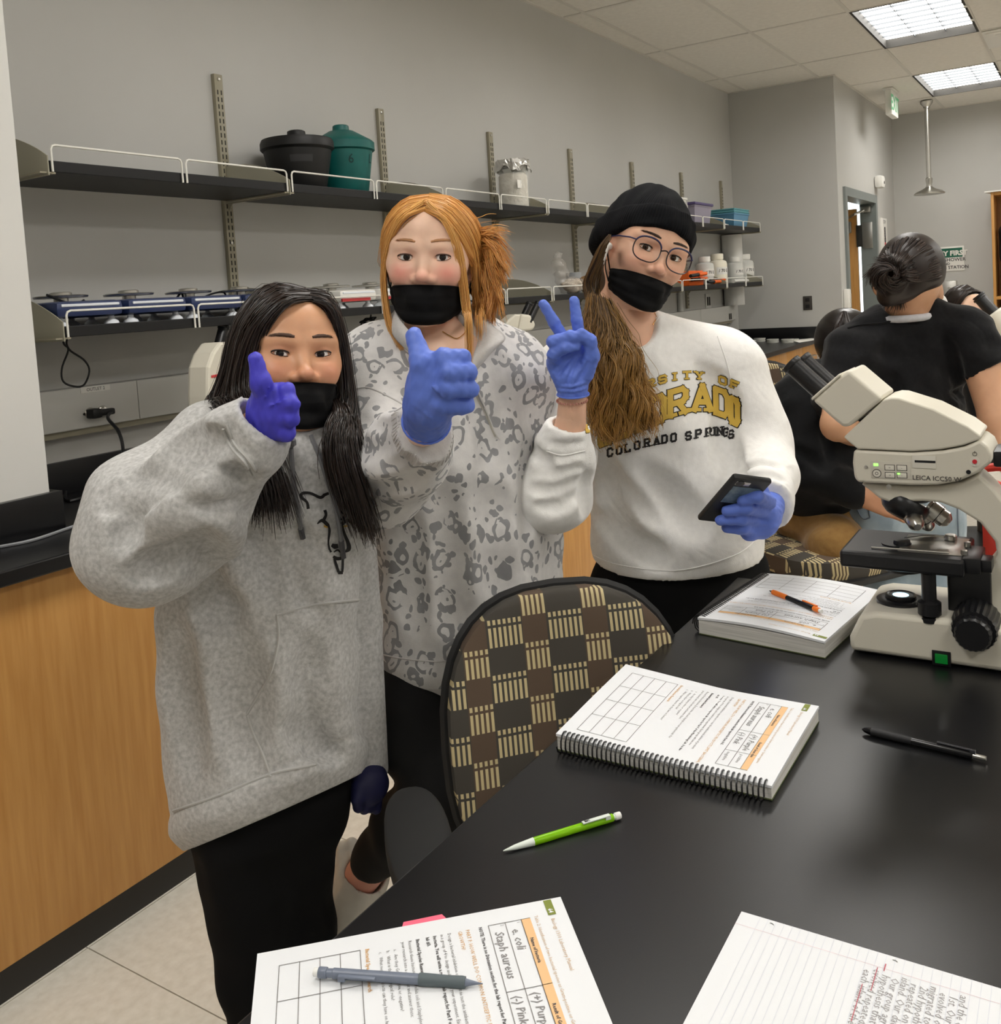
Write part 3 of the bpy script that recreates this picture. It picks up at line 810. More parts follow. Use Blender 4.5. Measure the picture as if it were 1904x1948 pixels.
o = tray(6.10, 2.47, ZU, .22, .2, .15, m_white_plastic, 'white storage box behind the black beanie on the upper shelf', 'storage_box', 'box')
MB().box((6.10, 2.47, ZU + .158), (.24, .215, .016), bev=.005).build('lid', m_white_plastic, o)
tag(MB().cyl((6.98, 2.40, ZU + .013), (7.16, 2.40, ZU + .013), .012, .004, 12).build('marker_pen', m_white_plastic, None), 'white tapered tool lying beside the blue tray stack', 'tool')

# ---------------------------------------------------------------- things on the lower shelf
m_navy = mat('navy_plastic', (38, 52, 92), .3); m_foot = mat('foot_white', (222, 226, 232), .4)
def balance(x, y, m, label, group, red=False):
    o = empty('lab_balance', (x, y, ZL), label, 'balance', group)
    b_ = MB().box2((x - .105, y - .13, ZL + .022), (x + .105, y + .12, ZL + .068), bev=.018).build('body', m, o)
    MB().box2((x - .09, y - .1315, ZL + .052), (x + .09, y - .125, ZL + .060), bev=.003).build('front_band', m_foot, o)
    for dx, dy in ((-.08, -.1), (.08, -.1), (-.08, .09), (.08, .09)):
        MB().lathe([(.022, 0), (.02, .006), (.010, .014), (.008, .024)], Matrix.Translation((x + dx, y + dy, ZL)), 14).build('foot', m_foot, o)
    T = Matrix.Translation((x, y + .01, ZL + .068))
    MB().lathe([(.02, 0), (.02, .012), (.072, .013), (.074, .018), (.07, .02)], T, 28).build('pan', m_steel, o)
    MB().lathe([(.03, .02), (.03, .028), (.024, .03)], T, 20).build('weight_hub', m_steel, o)
    if red: MB().box2((x - .1, y - .134, ZL + .024), (x + .06, y - .126, ZL + .036), bev=.002).build('red_stripe', mat('trim_red', (196, 60, 62), .4), o)
    return o
bl = ['navy blue lab balance nearest the left shelf end', 'navy blue lab balance, second on the lower shelf', 'navy blue lab balance with a cable loop above, third on the lower shelf', 'navy blue lab balance just left of the person in grey']
for k, x in enumerate((1.60, 1.825, 2.05, 2.27)): balance(x, 2.50, m_navy, bl[k], 'navy lab balances on the lower shelf')
for k, x in enumerate((2.70, 2.93, 3.16)): balance(x, 2.47, m_white_plastic, ['white lab balance with red trim beside the head of the person in grey', 'white lab balance with red trim, middle of three', 'white lab balance with red trim next to the leopard print collar'][k], 'white lab balances on the lower shelf', True)
m_cord = mat('black_cord', (14, 14, 15), .5)
def cord(pts, label, r=.0035, n=40):
    return tag(MB().tube(smoothpath(pts, n), r, 6).build('loose_cable', m_cord, None), label, 'cord')
cord([ony(330, 590, 2.5), ony(335, 570, 2.5), ony(345, 558, 2.5), ony(350, 575, 2.5), ony(352, 590, 2.5), (2.05, 2.5, ZL + .09)], 'small black cord loop standing on the third navy balance')
cord([ony(368, 582, 2.52), ony(395, 562, 2.52), ony(425, 556, 2.52), ony(427, 572, 2.52), ony(400, 577, 2.52), ony(372, 590, 2.52)], 'black cord looping above the navy balance nearest the person in grey')
cord([(1.52, 2.45, ZL + .09), ony(130, 577, 2.45), ony(150, 575, 2.45), ony(166, 580, 2.45), ony(150, 590, 2.45), ony(130, 592, 2.45), (1.6, 2.4, ZL + .07)], 'black cord draped over the leftmost navy balance')
zb = 1.41
cord([ony(118, 641, 2.5), ony(122, 655, 2.5), ony(130, 666, 2.5), ony(118, 700, 2.5), ony(120, 725, 2.5), ony(140, 735, 2.5), ony(160, 732, 2.5), ony(170, 705, 2.5), ony(160, 685, 2.5), ony(135, 668, 2.5), ony(127, 655, 2.5), ony(128, 641, 2.5)], 'black cord hanging in a loop below the lower shelf', .003, 50)
# plug + heavy cord on the counter
pc = empty('power_plug', (1.72, YW - .08, 1.178), 'black power plug in the raceway outlet', 'plug')
MB().box((1.715, YW - .085, 1.178), (.034, .04, .03), bev=.008).build('plug_body', m_cord, pc)
MB().box((1.75, YW - .095, 1.178), (.05, .02, .02), bev=.006).build('plug_neck', m_cord, pc)
cord([(1.77, YW - .095, 1.178), ony(205, 795, 2.5), ony(225, 820, 2.42), ony(234, 855, 2.38), ony(228, 890, 2.36), onz(205, 918, BT + .005), onz(160, 945, BT + .004), onz(128, 952, BT + .004), onz(128, 930, BT + .01), onz(160, 908, BT + .03), onz(205, 908, BT + .006), onz(240, 918, BT + .005)], 'heavy black power cord curling from the outlet onto the worktop', .005, 60)
cord([onz(0, 1040, BT + .004), onz(60, 1028, BT + .004), onz(120, 1008, BT + .004), onz(185, 985, BT + .004), onz(240, 960, BT + .004)], 'grey cable lying along the worktop at the left', .004)
MATS['grey_cable'] = None; del MATS['grey_cable']
bpy.data.objects[[o.name for o in bpy.data.objects if o.get('label') == 'grey cable lying along the worktop at the left'][0]].data.materials[0] = mat('grey_cable', (140, 142, 146), .35)
# bundle under the lower shelf near the red haired girl
q = ony(706, 605, 2.5)
f = Field((q.x - .12, 2.38, 1.30), (q.x + .12, 2.60, 1.44), .008)
rg = np.random.default_rng(2); pts = [(q.x + rg.uniform(-.06, .06), 2.5 + rg.uniform(-.04, .04), 1.408 - abs(rg.normal(0, .02))) for _ in range(14)]
tag(MB().tube(smoothpath([(q.x, 2.5, 1.412)] + pts, 90), .0035, 6).build('cord_bundle', m_cord, None), 'tangled black cord bundle hanging under the lower shelf', 'cord')
# clear zip bag and shell ornament behind the peace-sign hand
q = ony(1078, 540, 2.45)
f = Field((q.x - .2, 2.34, ZL - .01), (q.x + .25, 2.6, ZL + .3), .01)
f.ell((q.x - .03, 2.46, ZL + .11), (.055, .032, .13), .03, Rm=np.array(Matrix.Rotation(-.45, 3, 'Y'))).ell((q.x + .05, 2.44, ZL + .045), (.11, .05, .045), .03).noise(.007, .045, 8)
f.plane((0, 0, ZL + .001), (0, 0, -1))
P_, Q_ = f.mesh(); zb_ = empty('zip_bag', (q.x, 2.45, ZL), 'clear crumpled plastic bag on the lower shelf beside the peace sign hand', 'bag')
mesh_obj('plastic_film', P_, Q_, mat('plastic_film', (222, 218, 212), .12, alpha=.32, rgb2=(150, 142, 134), vscale=40, bump=.6, bscale=40, bdist=.006), zb_, 60)
f = Field((q.x - .1, 2.34, ZL - .01), (q.x + .2, 2.6, ZL + .15), .008)
f.ell((q.x + .05, 2.44, ZL + .045), (.08, .045, .04), .02).noise(.006, .04, 8)
P_, Q_ = f.mesh(); mesh_obj('contents', P_, Q_, mat('bag_contents', (196, 180, 160), .7, var=.3, vscale=60), zb_, 180)
q = ony(1112, 520, 2.45)
f = Field((q.x - .1, 2.36, ZL - .01), (q.x + .1, 2.56, ZL + .13), .006)
rg = np.random.default_rng(5)
for k in range(40):
    v = rg.normal(size=3); v /= np.linalg.norm(v); v[2] = abs(v[2]); f.ell((q.x + v[0] * .045, 2.45 + v[1] * .045, ZL + .05 + v[2] * .05 - .02), (.014, .014, .018), .004)
f.ell((q.x, 2.45, ZL + .05), (.045, .045, .045), .004)
P_, Q_ = f.mesh(); tag(mesh_obj('pine_cone', P_, Q_, mat('cone_brown', (128, 96, 60), .7, var=.35, vscale=60), None, 60), 'brown pine cone on the lower shelf next to the plastic bag', 'pine cone')
tag(MB().lathe([(.04, 0), (.045, .004), (.045, .12), (.04, .122), (.04, .006)], Matrix.Translation((ony(1098, 500, 2.5).x + .06, 2.56, ZL)), 24).build('plastic_beaker', mat('grey_translucent', (190, 192, 194), .3, trans=.4), None), 'pale plastic beaker behind the clear bag', 'beaker')
# bottles, orange tools, tray
m_bot = mat('bottle_natural', (226, 226, 220), .35, trans=.25, ior=1.2); m_botw = mat('bottle_cream', (232, 226, 208), .4)
def bottle(px, m, label, s=1.0):
    q = ony(px, 500, 2.5); x, y = q.x, 2.5
    o = empty('wash_bottle', (x, y, ZL), label, 'bottle', 'labelled plastic bottles on the far lower shelf')
    T = Matrix.Translation((x, y, ZL)) @ Matrix.Scale(s, 4)
    MB().lathe([(.066, 0), (.072, .006), (.072, .15), (.066, .168), (.042, .18), (.04, .19)], T, 28).build('bottle_body', m, o)
    MB().lathe([(.046, .185), (.047, .19), (.047, .222), (.043, .226)], T, 24).build('cap', m_botw if m is m_botw else m_white_plastic, o)
    vs = []; fs = []; n = 8
    for i in range(n + 1):
        a = math.radians(-165 + 95 * i / n)
        for z in (.07, .125): vs.append((.0728 * math.cos(a), .0728 * math.sin(a), z))
    for i in range(n): fs.append((2 * i, 2 * i + 2, 2 * i + 3, 2 * i + 1))
    MB().add(vs, fs, T).build('paper_label', m_white_plastic, o, None)
    vs, fs = text_mesh('/ 70 E.', .032, bold=.0008); vv = []
    for (x_, y_, z_) in vs:
        a = math.radians(-152) + x_ / .073; vv.append((.0735 * math.cos(a), .0735 * math.sin(a), .088 + y_))
    MB().add(vv, fs, T).build('label_print', MATS['print_ink'], o, None)
for px, m, l, s_ in ((1340, m_bot, 'clear plastic bottle half hidden behind the cream bottle', .95), (1364, m_botw, 'cream plastic bottle left of the clear pair', 1.05), (1397, m_bot, 'clear plastic bottle just left of the rightmost one', .95), (1416, m_bot, 'clear plastic bottle with a white label, rightmost on the far shelf', 1.05)): bottle(px, m, l, s_)
m_or = mat('tool_orange', (236, 104, 30), .4); m_grip = mat('tool_black', (26, 26, 28), .5)
def tool(p0, p1, label, r=.014):
    o = empty('orange_handled_tool', p0, label, 'tool', 'orange handled tools on the far lower shelf')
    d = (Vector(p1) - Vector(p0)); c = Vector(p0) + d * .5
    MB().cyl(p0, c, r * .8, r * .8, 12).build('grip', m_grip, o); MB().cyl(c, p1, r, r * .9, 12).build('handle', m_or, o)
z = ZL
def tp(px, py, Y): return tuple(ony(px, py, Y))
tool((6.55, 2.37, z + .02), (6.85, 2.38, z + .02), 'black tool with an orange handle lying along the wire rail')
tool((6.75, 2.42, z + .03), (7.02, 2.40, z + .035), 'black tool with an orange handle lying on top by the bottles')
tool((6.45, 2.45, z + .045), (6.78, 2.46, z + .05), 'black tool with an orange handle in the middle of the heap')
tool((6.35, 2.42, z + .07), (6.66, 2.42, z + .085), 'black tool pointing up over the orange ones', .016)
tag(MB().box((6.6, 2.52, z + .055), (.3, .1, .11), bev=.01).build('orange_case', m_or, None), 'orange plastic case behind the tools on the far lower shelf', 'case')
tag(MB().cyl((7.15, 2.375, z + .015), (7.5, 2.375, z + .015), .014, .012, 12).build('white_marker', m_white_plastic, None), 'white tube lying in front of the bottles on the far shelf', 'tube')
# petri dishes and papers on the far worktop
m_petri = mat('petri_clear', (222, 222, 214), .2, trans=.35, ior=1.2)
for k, (px, py, n) in enumerate(((1427, 650, 2), (1445, 646, 2), (1470, 648, 2), (1498, 648, 2), (1508, 644, 1))):
    q = onz(px, py + 4, BT)
    for j_ in range(n):
        T = Matrix.Translation((q.x, q.y, BT + .016 * j_))
        o = empty('petri_dish', (q.x, q.y, BT + .016 * j_), 'clear petri dish, %s of the %s stack from the left on the far worktop' % (('bottom', 'top')[j_] if n > 1 else 'single', ['first', 'second', 'third', 'fourth', 'fifth'][k]), 'petri dish', 'petri dishes on the far worktop')
        MB().lathe([(.046, 0), (.047, .001), (.047, .012)], T, 24).build('dish', m_petri, o)
        MB().lathe([(.049, .006), (.049, .0145), (.0, .0147)], T, 24, cap=False).build('lid', m_petri, o)
for (a, l) in ((((1412, 672), (1440, 665), (1443, 668), (1415, 676)), 'white sheet of paper on the worktop beside the sweatshirt shoulder'), (((1506, 648), (1550, 643), (1560, 645), (1520, 652)), 'white sheet of paper on the far worktop right of the petri dishes')):
    pts = [onz(px, py, BT) for px, py in a]
    tag(MB().prism([(p.x, p.y) for p in pts], BT + .0005, BT + .0025).build('paper_sheet', mat('paper_white', (236, 233, 226), .7), None, None), l, 'paper')
# ================================================================== foreground table and what lies on it
TT = 0.862
tb = empty('lab_table', (.85, 0, 0), 'black topped lab table in the foreground', 'table')
o = MB().box2((-.06, -.62, TT - .032), (1.79, .615, TT)).build('table_top', mat('table_black', (17, 17, 19), .30, var=.2, vscale=2.2, bump=.03, bscale=500, spec=.55), tb, None); bevel_obj(o, .003)
m_leg = mat('table_steel', (70, 70, 72), .4, metal=.6)
for x in (.02, 1.70):
    for y in (-.54, .53): MB().box2((x - .025, y - .025, 0), (x + .025, y + .025, TT - .033), bev=.003).build('leg', m_leg, tb)
for y in (-.54, .53): MB().box2((.045, y - .012, TT - .11), (1.675, y + .012, TT - .033)).build('apron', m_leg, tb, None)
for x in (.02, 1.70): MB().box2((x - .012, -.515, TT - .11), (x + .012, .505, TT - .033)).build('apron', m_leg, tb, None)
# ---- lab manuals
m_page = mat('page_white', (224, 226, 229), .6, var=.012, vscale=6)
m_edge_pg = mat('page_edges', (218, 216, 210), .7, rgb2=(188, 186, 180), vscale=500, stretch=(.02, .02, 1))
m_cover = mat('cover_green', (98, 106, 70), .35)
m_ink = mat('ink_grey', (124, 122, 120), .7); m_inkb = mat('ink_dark', (88, 86, 86), .7)
m_tan = mat('ink_tan', (206, 176, 140), .7); m_orange_ink = mat('ink_orange', (212, 166, 108), .7)
m_band = mat('band_orange', (230, 186, 136), .6); m_olive = mat('box_olive', (122, 132, 52), .6)
m_pencil = mat('pencil_lead', (134, 132, 132), .6); m_coil = mat('coil_black', (24, 24, 26), .35)
PAGE_W, PAGE_H = .216, .279
class Page:
    """page frame: O = top-left corner, r = reading direction, dn = down the page"""
    def __init__(s, O, r, W=PAGE_W, H=PAGE_H, z=TT, curl=None):
        s.O = Vector((O[0], O[1], 0)); s.r = Vector((r[0], r[1], 0)).normalized(); s.dn = Vector((s.r.y, -s.r.x, 0))
        s.W, s.H, s.z, s.curl = W, H, z, curl or (lambda u, v: 0.0)
    def p(s, u, v, h=0.0, c=1.0):
        q = s.O + s.r * u + s.dn * v; q.z = s.z + h + c * s.curl(u / s.W, v / s.H); return q
    def slab(s, z0, z1, name, m, parent, inset=0.0, nu=10, nv=10, c0=0.0, c1=1.0):
        vs = []; fs = []
        for k, (z, c) in enumerate(((z0, c0), (z1, c1))):
            for i in range(nu + 1):
                for j in range(nv + 1):
                    vs.append(s.p(inset + (s.W - 2 * inset) * i / nu, inset + (s.H - 2 * inset) * j / nv, z, c))
        n = (nu + 1) * (nv + 1); ix = lambda k, i, j: k * n + i * (nv + 1) + j
        for i in range(nu):
            for j in range(nv):
                fs.append((ix(1, i, j), ix(1, i, j + 1), ix(1, i + 1, j + 1), ix(1, i + 1, j))); fs.append((ix(0, i, j), ix(0, i + 1, j), ix(0, i + 1, j + 1), ix(0, i, j + 1)))
        for i in range(nu):
            fs.append((ix(0, i, 0), ix(1, i, 0), ix(1, i + 1, 0), ix(0, i + 1, 0))); fs.append((ix(0, i, nv), ix(0, i + 1, nv), ix(1, i + 1, nv), ix(1, i, nv)))
        for j in range(nv):
            fs.append((ix(0, 0, j), ix(0, 0, j + 1), ix(1, 0, j + 1), ix(1, 0, j))); fs.append((ix(0, nu, j), ix(1, nu, j), ix(1, nu, j + 1), ix(0, nu, j + 1)))
        return MB().add(vs, fs).build(name, m, parent, 40)
    def rect(s, mb, u0, v0, u1, v1, h):
        n = 8; vs = []; fs = []
        for i in range(n + 1):
            for j in range(n + 1): vs.append(s.p(u0 + (u1 - u0) * i / n, v0 + (v1 - v0) * j / n, h))
        for i in range(n):
            for j in range(n):
                a = i * (n + 1) + j; fs.append((a, a + 1, a + n + 2, a + n + 1))
        mb.add(vs, fs)
    def text(s, mb, t, u, v, size, h, bold=0.0, shear=0.0):
        vs, fs = text_mesh(t, size, bold=bold, shear=shear, res=1)
        mb.add([s.p(u + x, v - y, h) for x, y, _ in vs], fs)
def print_page(pg, h, parent):
    olive, band, tan, orr, ink, bold, rule, pen, white = (MB() for _ in range(9))
    pg.rect(olive, .0015, .010, .023, .0175, h)
    pg.text(white, '64', .0145, .0160, .006, h + .0003, .0002)
    pg.text(tan, 'Biology 1310 Laboratory Manual', .028, .0165, .0052, h)
    pg.text(tan, 'Table 2: Identification of two bacterial species as Gram-positive or Gram-negative', .02, .0305, .0047, h)
    pg.rect(band, .0215, .0345, .196, .0430, h)
    pg.text(bold, 'Name of bacteria', .048, .0405, .0046, h + .0003, .0001)
    pg.text(bold, 'Result of Gram stain', .128, .0405, .0046, h + .0003, .0001)
    def line(u0, v0, u1, v1, w=.00035):
        if abs(u1 - u0) > abs(v1 - v0): pg.rect(rule, u0, v0 - w, u1, v0 + w, h)
        else: pg.rect(rule, u0 - w, v0, u0 + w, v1, h)
    for v in (.0430, .0580, .0735): line(.0215, v, .196, v)
    for u in (.0215, .106, .16, .196): line(u, .0345, u, .0735)
    pg.text(ink, '1', .0235, .0475, .004, h); pg.text(ink, '2', .0235, .0625, .004, h)
    pg.text(pen, 'e. coli', .032, .0540, .0115, h, .0001, .15)
    pg.text(pen, 'Staph aureus', .032, .0695, .0115, h, .0001, .15)
    pg.text(pen, '(+) Purple', .111, .0540, .0105, h, .0001, .15); pg.text(pen, '(-) Pink', .111, .0695, .0105, h, .0001, .15)
    pg.text(pen, 'positive', .164, .0530, .0065, h, 0, .15); pg.text(pen, 'negative', .164, .0690, .0065, h, 0, .15)
    pg.text(bold, 'NOTE: There is no Discussion section for the lab report for Parts A-E.', .0215, .0825, .0045, h, .00012)
    pg.text(orr, 'PART F: HOW WELL DO COMMON ANTISEPTIC PRODUCTS LIMIT BACTERIAL', .0215, .0945, .0052, h)
    pg.text(orr, 'GROWTH?', .0215, .1015, .0052, h)
    body = [('Design a bacterial inhibition experiment to test the antibacterial abilities of products', .111, 0), ('in a group of 4 to design and conduct your experiment. Each group will test one', .1175, 0),
            ('bacteria. You will write a response lab report for Part F of the Microbiology Lab. It is due', .124, 1), ('lab #3.', .1305, 1), ('Bacterial Species Research', .1395, 1),
            ('Research these bacteria: Escherichia coli and Staphylococcus epidermidis. Put', .1465, 0), ('your research into a document and answer these:', .1525, 0),
            ('a.   Are they Gram-positive or -negative?', .160, 0), ('b.   What is their ecological role?', .1665, 0), ('c.   What negative impacts can they have on humans?', .173, 0)]
    for t, v, b_ in body:
        pg.text(bold if b_ else ink, t, .0215 if t[1] != '.' else .029, v, .0045, h, .00012 if b_ else 0)
    pg.text(orr, 'Bacterial Species Research', .0215, .1845, .0050, h, .0001)
    for k in range(5):
        v = .189 + .0175 * k; line(.0215, v, .196, v)
        u = .0215 + .1745 * k / 4; line(u, .189, u, .259)
    for nm, mb, m in (('page_number_box', olive, m_olive), ('table_header_band', band, m_band), ('printed_header', tan, m_tan), ('printed_heading', orr, m_orange_ink), ('printed_text', ink, m_ink), ('printed_bold_text', bold, m_inkb), ('table_rules', rule, m_ink), ('handwriting', pen, m_pencil), ('page_number', white, m_page)):
        tag(mb.build(nm, m, parent, None), kind='stuff')
def manual(O, r, label, th, curl=None, coil=True, W=PAGE_W, H=PAGE_H):
    pg = Page(O, r, W, H, TT, curl)
    c = pg.p(W / 2, H / 2); n = empty('lab_manual', (c.x, c.y, TT), label, 'manual', 'open spiral bound lab manuals on the table')
    pg.slab(.0005, .002, 'back_cover', m_cover, n, .0005, c1=0)
    pg.slab(.002, th - .004, 'page_block', m_edge_pg, n, .001, c1=.6)
    pg.slab(th - .0035, th, 'top_page', m_page, n, c0=.9)
    print_page(pg, th + .0004, n)
    if coil:
        pts = []; turns = 42; R = th / 2 + .0035
        for k in range(turns * 12 + 1):
            a = 2 * math.pi * k / 12; v = .006 + (H - .012) * k / (turns * 12)
            q = pg.p(W - .002 + (R - .002) * math.cos(a), v, 0, 0.0); q.z = max(TT + .0012, TT + th / 2 + R * math.sin(a) + pg.curl(1, v / H) * (.5 + .5 * math.sin(a)))
            pts.append(q)
        MB().tube(pts, .0011, 5).build('spiral_coil', m_coil, n)
    return pg, n
pg1, n1 = manual((.728, .437), (-.727, -.686), 'lab manual open at page 64 in the lower left, grey pencil on it', .02)
pg2, n2 = manual((1.226, .319), (-1, .0), 'lab manual open at page 64 with its coil facing the camera, mid table', .022, lambda u, v: .012 * max(0, v - .45) * 1.8 * (1 - .6 * u) - .004 * u * u)
pg3, n3 = manual((1.44, .362), (.12, .99), 'lab manual beside the microscope with an orange pencil on it', .028, lambda u, v: .006 * math.sin(3 * u))
# pink tab on manual 1
t_ = MB(); pts = [pg1.p(-.010, .148), pg1.p(-.011, .112), pg1.p(.004, .105), pg1.p(.004, .152)]
t_.prism([(p.x, p.y) for p in pts], TT + .0165, TT + .0172); t_.build('sticky_tab', mat('tab_pink', (244, 104, 130), .6), n1, None)
# loose lined sheets
O = onz(1415, 1739, TT); r = onz(1285, 1948, TT) - O; e = onz(1904, 1885, TT) - O
rr = Vector((e.y, -e.x)) ; 
pgL = Page((O.x, O.y), (-1, -.0), .216, .279, TT)
# page up runs towards image right: left (perforated) edge is the one along the top of the picture
upd = Vector((e.x, e.y)).normalized(); rd = Vector((upd.y, -upd.x))
if rd.dot(Vector((r.x, r.y))) < 0: rd = -rd
class Loose(Page): pass
pgL = Loose((0, 0), rd, .216, .279, TT); pgL.O = Vector((O.x, O.y, 0)) + Vector((upd.x, upd.y, 0)) * .279
pgL.dn = Vector((-upd.x, -upd.y, 0)); pgL.r = Vector((rd.x, rd.y, 0))
ls = empty('notebook_paper', (O.x - .1, O.y - .1, TT), 'handwritten lined notebook paper at the lower right corner', 'paper')
pgL.slab(.0003, .0011, 'lower_sheet', m_page, ls)
pgU = Loose((0, 0), rd, .216, .279, TT); pgU.O = pgL.O + Vector((upd.x, upd.y, 0)) * -.002 + pgL.r * .0005; pgU.dn, pgU.r = pgL.dn, pgL.r
pgU.slab(.0014, .0024, 'upper_sheet', m_page, ls)
h = .0027; rl = MB(); mg = MB(); hw = MB(); rd_ = MB(); hl = MB()
for k in range(34):
    v = .02 + .0073 * k; pgU.rect(rl, 0, v - .00012, .216, v + .00012, h)
pgU.rect(mg, .0185, 0, .0188, .279, h)
lines = ['and the other islands in order', '1st. Our hypothesis is that they', 'evolved on one island and then', 'migrated to the next island', '2nd hypothesis is that they', 'repeated on each separate', 'island. Our data shows that', 'Our group agreed with the', 'hypothesis that the lizards', 'evolved repeatedly on', 'each island of the sea.']
for k, t in enumerate(lines): pgU.text(hw, t, .022 + (.004 if k % 3 else 0), .0925 + .0073 * k, .0095, h, 0, .1)
pgU.rect(rd_, .02, .1555, .05, .1561, h + .0002); pgU.rect(rd_, .045, .163, .09, .1636, h + .0002); pgU.rect(rd_, .0125, .150, .022, .1508, h + .0002)
for v in (.145, .25):
    for k in range(9):
        a = math.pi * .9 + k * .16; pgU.rect(hl, .0075 + .003 * math.cos(a) - .0004, v + .003 * math.sin(a) - .0004, .0075 + .003 * math.cos(a) + .0004, v + .003 * math.sin(a) + .0004, h)
rlo = rl.build('ruled_lines', mat('rule_blue', (206, 210, 222), .7), ls, None); mg.build('margin_line', mat('rule_pink', (222, 178, 186), .7), ls, None)
hw_ = hw.build('handwriting', mat('pencil_soft', (158, 155, 156), .7), ls, None); rd_.build('red_marks', mat('red_pencil', (196, 92, 104), .7), ls, None); hl.build('punch_holes', mat('hole_grey', (150, 148, 144), .7), ls, None)
for o_ in (rlo, hw_): tag(o_, kind='stuff')
# ---- pens: axis p0 (tip) -> p1 (end)
def axisM(p0, p1):
    d = (Vector(p1) - Vector(p0)); z = d.normalized(); x = Vector((0, 0, 1)).cross(z).normalized(); y = z.cross(x)
    M = Matrix((x, y, z)).transposed().to_4x4(); M.translation = p0; return M, d.length
def pen(name, p0, p1, label, segs, clip, cat='pencil'):
    """segs: (part name, material, [(r, t)...]) with t in 0..1 along the axis"""
    M_, L = axisM(p0, p1); o = empty(name, (Vector(p0) + Vector(p1)) / 2, label, cat)
    for nm, m, pr in segs: MB().lathe([(r, t * L) for r, t in pr], M_, 16).build(nm, m, o)
    if clip:
        nm, m, t0, t1, w, lift, side = clip
        MB().box2((side[0] - w / 2, side[1], t0 * L), (side[0] + w / 2, side[1] + .0016, t1 * L), M_, bev=.0007).build(nm, m, o)
        MB().box2((side[0] - w / 2, side[1] - lift, t1 * L - .006), (side[0] + w / 2, side[1] + .001, t1 * L), M_).build('clip_joint', m, o)
    return o, M_, L
m_green = mat('green_plastic', (140, 206, 20), .2, trans=.25, ior=1.3); m_whitep = mat('pencil_white', (216, 224, 216), .35)
a, b = onz(957, 1616, TT + .0045), onz(1180, 1551, TT + .0045); a.z = TT + .003; b.z = TT + .0048
o, M_, L = pen('mechanical_pencil', a, b, 'bright green mechanical pencil lying on the black table', [('tip', m_whitep, [(.0004, 0), (.001, .02), (.0028, .10), (.0042, .24), (.0044, .25)]), ('barrel', m_green, [(.0042, .25), (.0043, .26), (.0043, .93), (.0038, .935)]), ('eraser_collar', m_whitep, [(.003, .93), (.003, .95)]), ('eraser_cap', mat('eraser_white', (236, 236, 232), .5), [(.0036, .95), (.004, .955), (.004, .99), (.0036, 1.0)])], ('clip', m_whitep, .66, .90, .005, .003, (-.002, .0045)))
vs, fs = text_mesh('BIC', .0042, bold=.00025); MB().add(vs, fs, M_ @ Matrix(((0, 1, 0, -.0035), (0, 0, 1, .0063), (1, 0, 0, L * .68), (0, 0, 0, 1)))).build('logo', MATS['print_ink'], o, None)
m_gp = mat('pencil_slate', (112, 120, 136), .35); m_gg = mat('grip_slate', (88, 98, 102), .6)
a, b = onz(918, 1868, TT + .025), onz(597, 1851, TT + .025); a.z = TT + .0235; b.z = TT + .026
o, M_, L = pen('mechanical_pencil', a, b, 'slate grey mechanical pencil lying on the lower left manual', [('tip', m_gp, [(.0004, 0), (.0008, .02), (.003, .1), (.0034, .11)]), ('grip', m_gg, [(.0044, .1), (.0048, .12), (.0044, .2), (.0048, .30), (.0049, .36), (.0046, .37)]), ('barrel', m_gp, [(.0042, .37), (.0042, .88), (.0036, .885), (.0034, .92)]), ('eraser_collar', m_gp, [(.0042, .92), (.0044, .925), (.0044, .965), (.004, .97)]), ('eraser', mat('eraser_white', (236, 236, 232), .5), [(.0034, .97), (.0034, .995), (.003, 1.0)])], ('clip', m_gp, .62, .84, .0035, .003, (.0052, .001)))
m_bp = mat('pen_black', (18, 18, 20), .25); m_clear = mat('pen_clear', (60, 60, 64), .15)
a, b = onz(1640, 1388, TT + .005), onz(1876, 1444, TT + .005); a.z = TT + .0055; b.z = TT + .0055
pen('ballpoint_pen', a, b, 'black ballpoint pen with silver end lying on the table at the right', [('tip', m_bp, [(.001, 0), (.003, .02), (.0045, .06), (.005, .08)]), ('grip', mat('pen_grip', (26, 26, 28), .6), [(.005, .08), (.0054, .2), (.005, .42)]), ('barrel', m_bp, [(.005, .42), (.005, .88), (.0042, .9)]), ('plunger', m_steel, [(.003, .9), (.003, .985), (.0026, 1.0)])], ('clip', m_clear, .62, .92, .004, .003, (.0, .0055)), 'pen')
vs, fs = text_mesh('Paper Mate', .006); MB().add(vs, fs, M_ @ Matrix.Identity(4)).build('logo', MATS['print_ink'], None, None) if False else None
a, b = onz(1463, 1124, TT + .036), onz(1563, 1166, TT + .036); a.z = TT + .0365; b.z = TT + .0385
m_op = mat('pencil_orange', (236, 122, 36), .4)
pen('mechanical_pencil', a, b, 'orange and black mechanical pencil lying on the manual by the microscope', [('tip', m_bp, [(.0004, 0), (.001, .02), (.003, .07), (.0034, .08)]), ('grip', m_op, [(.0044, .08), (.0048, .12), (.0048, .33), (.0044, .36)]), ('barrel', m_bp, [(.0042, .36), (.0042, .86), (.0036, .87)]), ('collar', m_op, [(.0042, .86), (.0044, .88), (.0044, .95), (.004, .96)]), ('eraser', mat('eraser_white', (236, 236, 232), .5), [(.0032, .96), (.0032, 1.0)])], ('clip', m_op, .64, .9, .004, .003, (.002, .0045)))

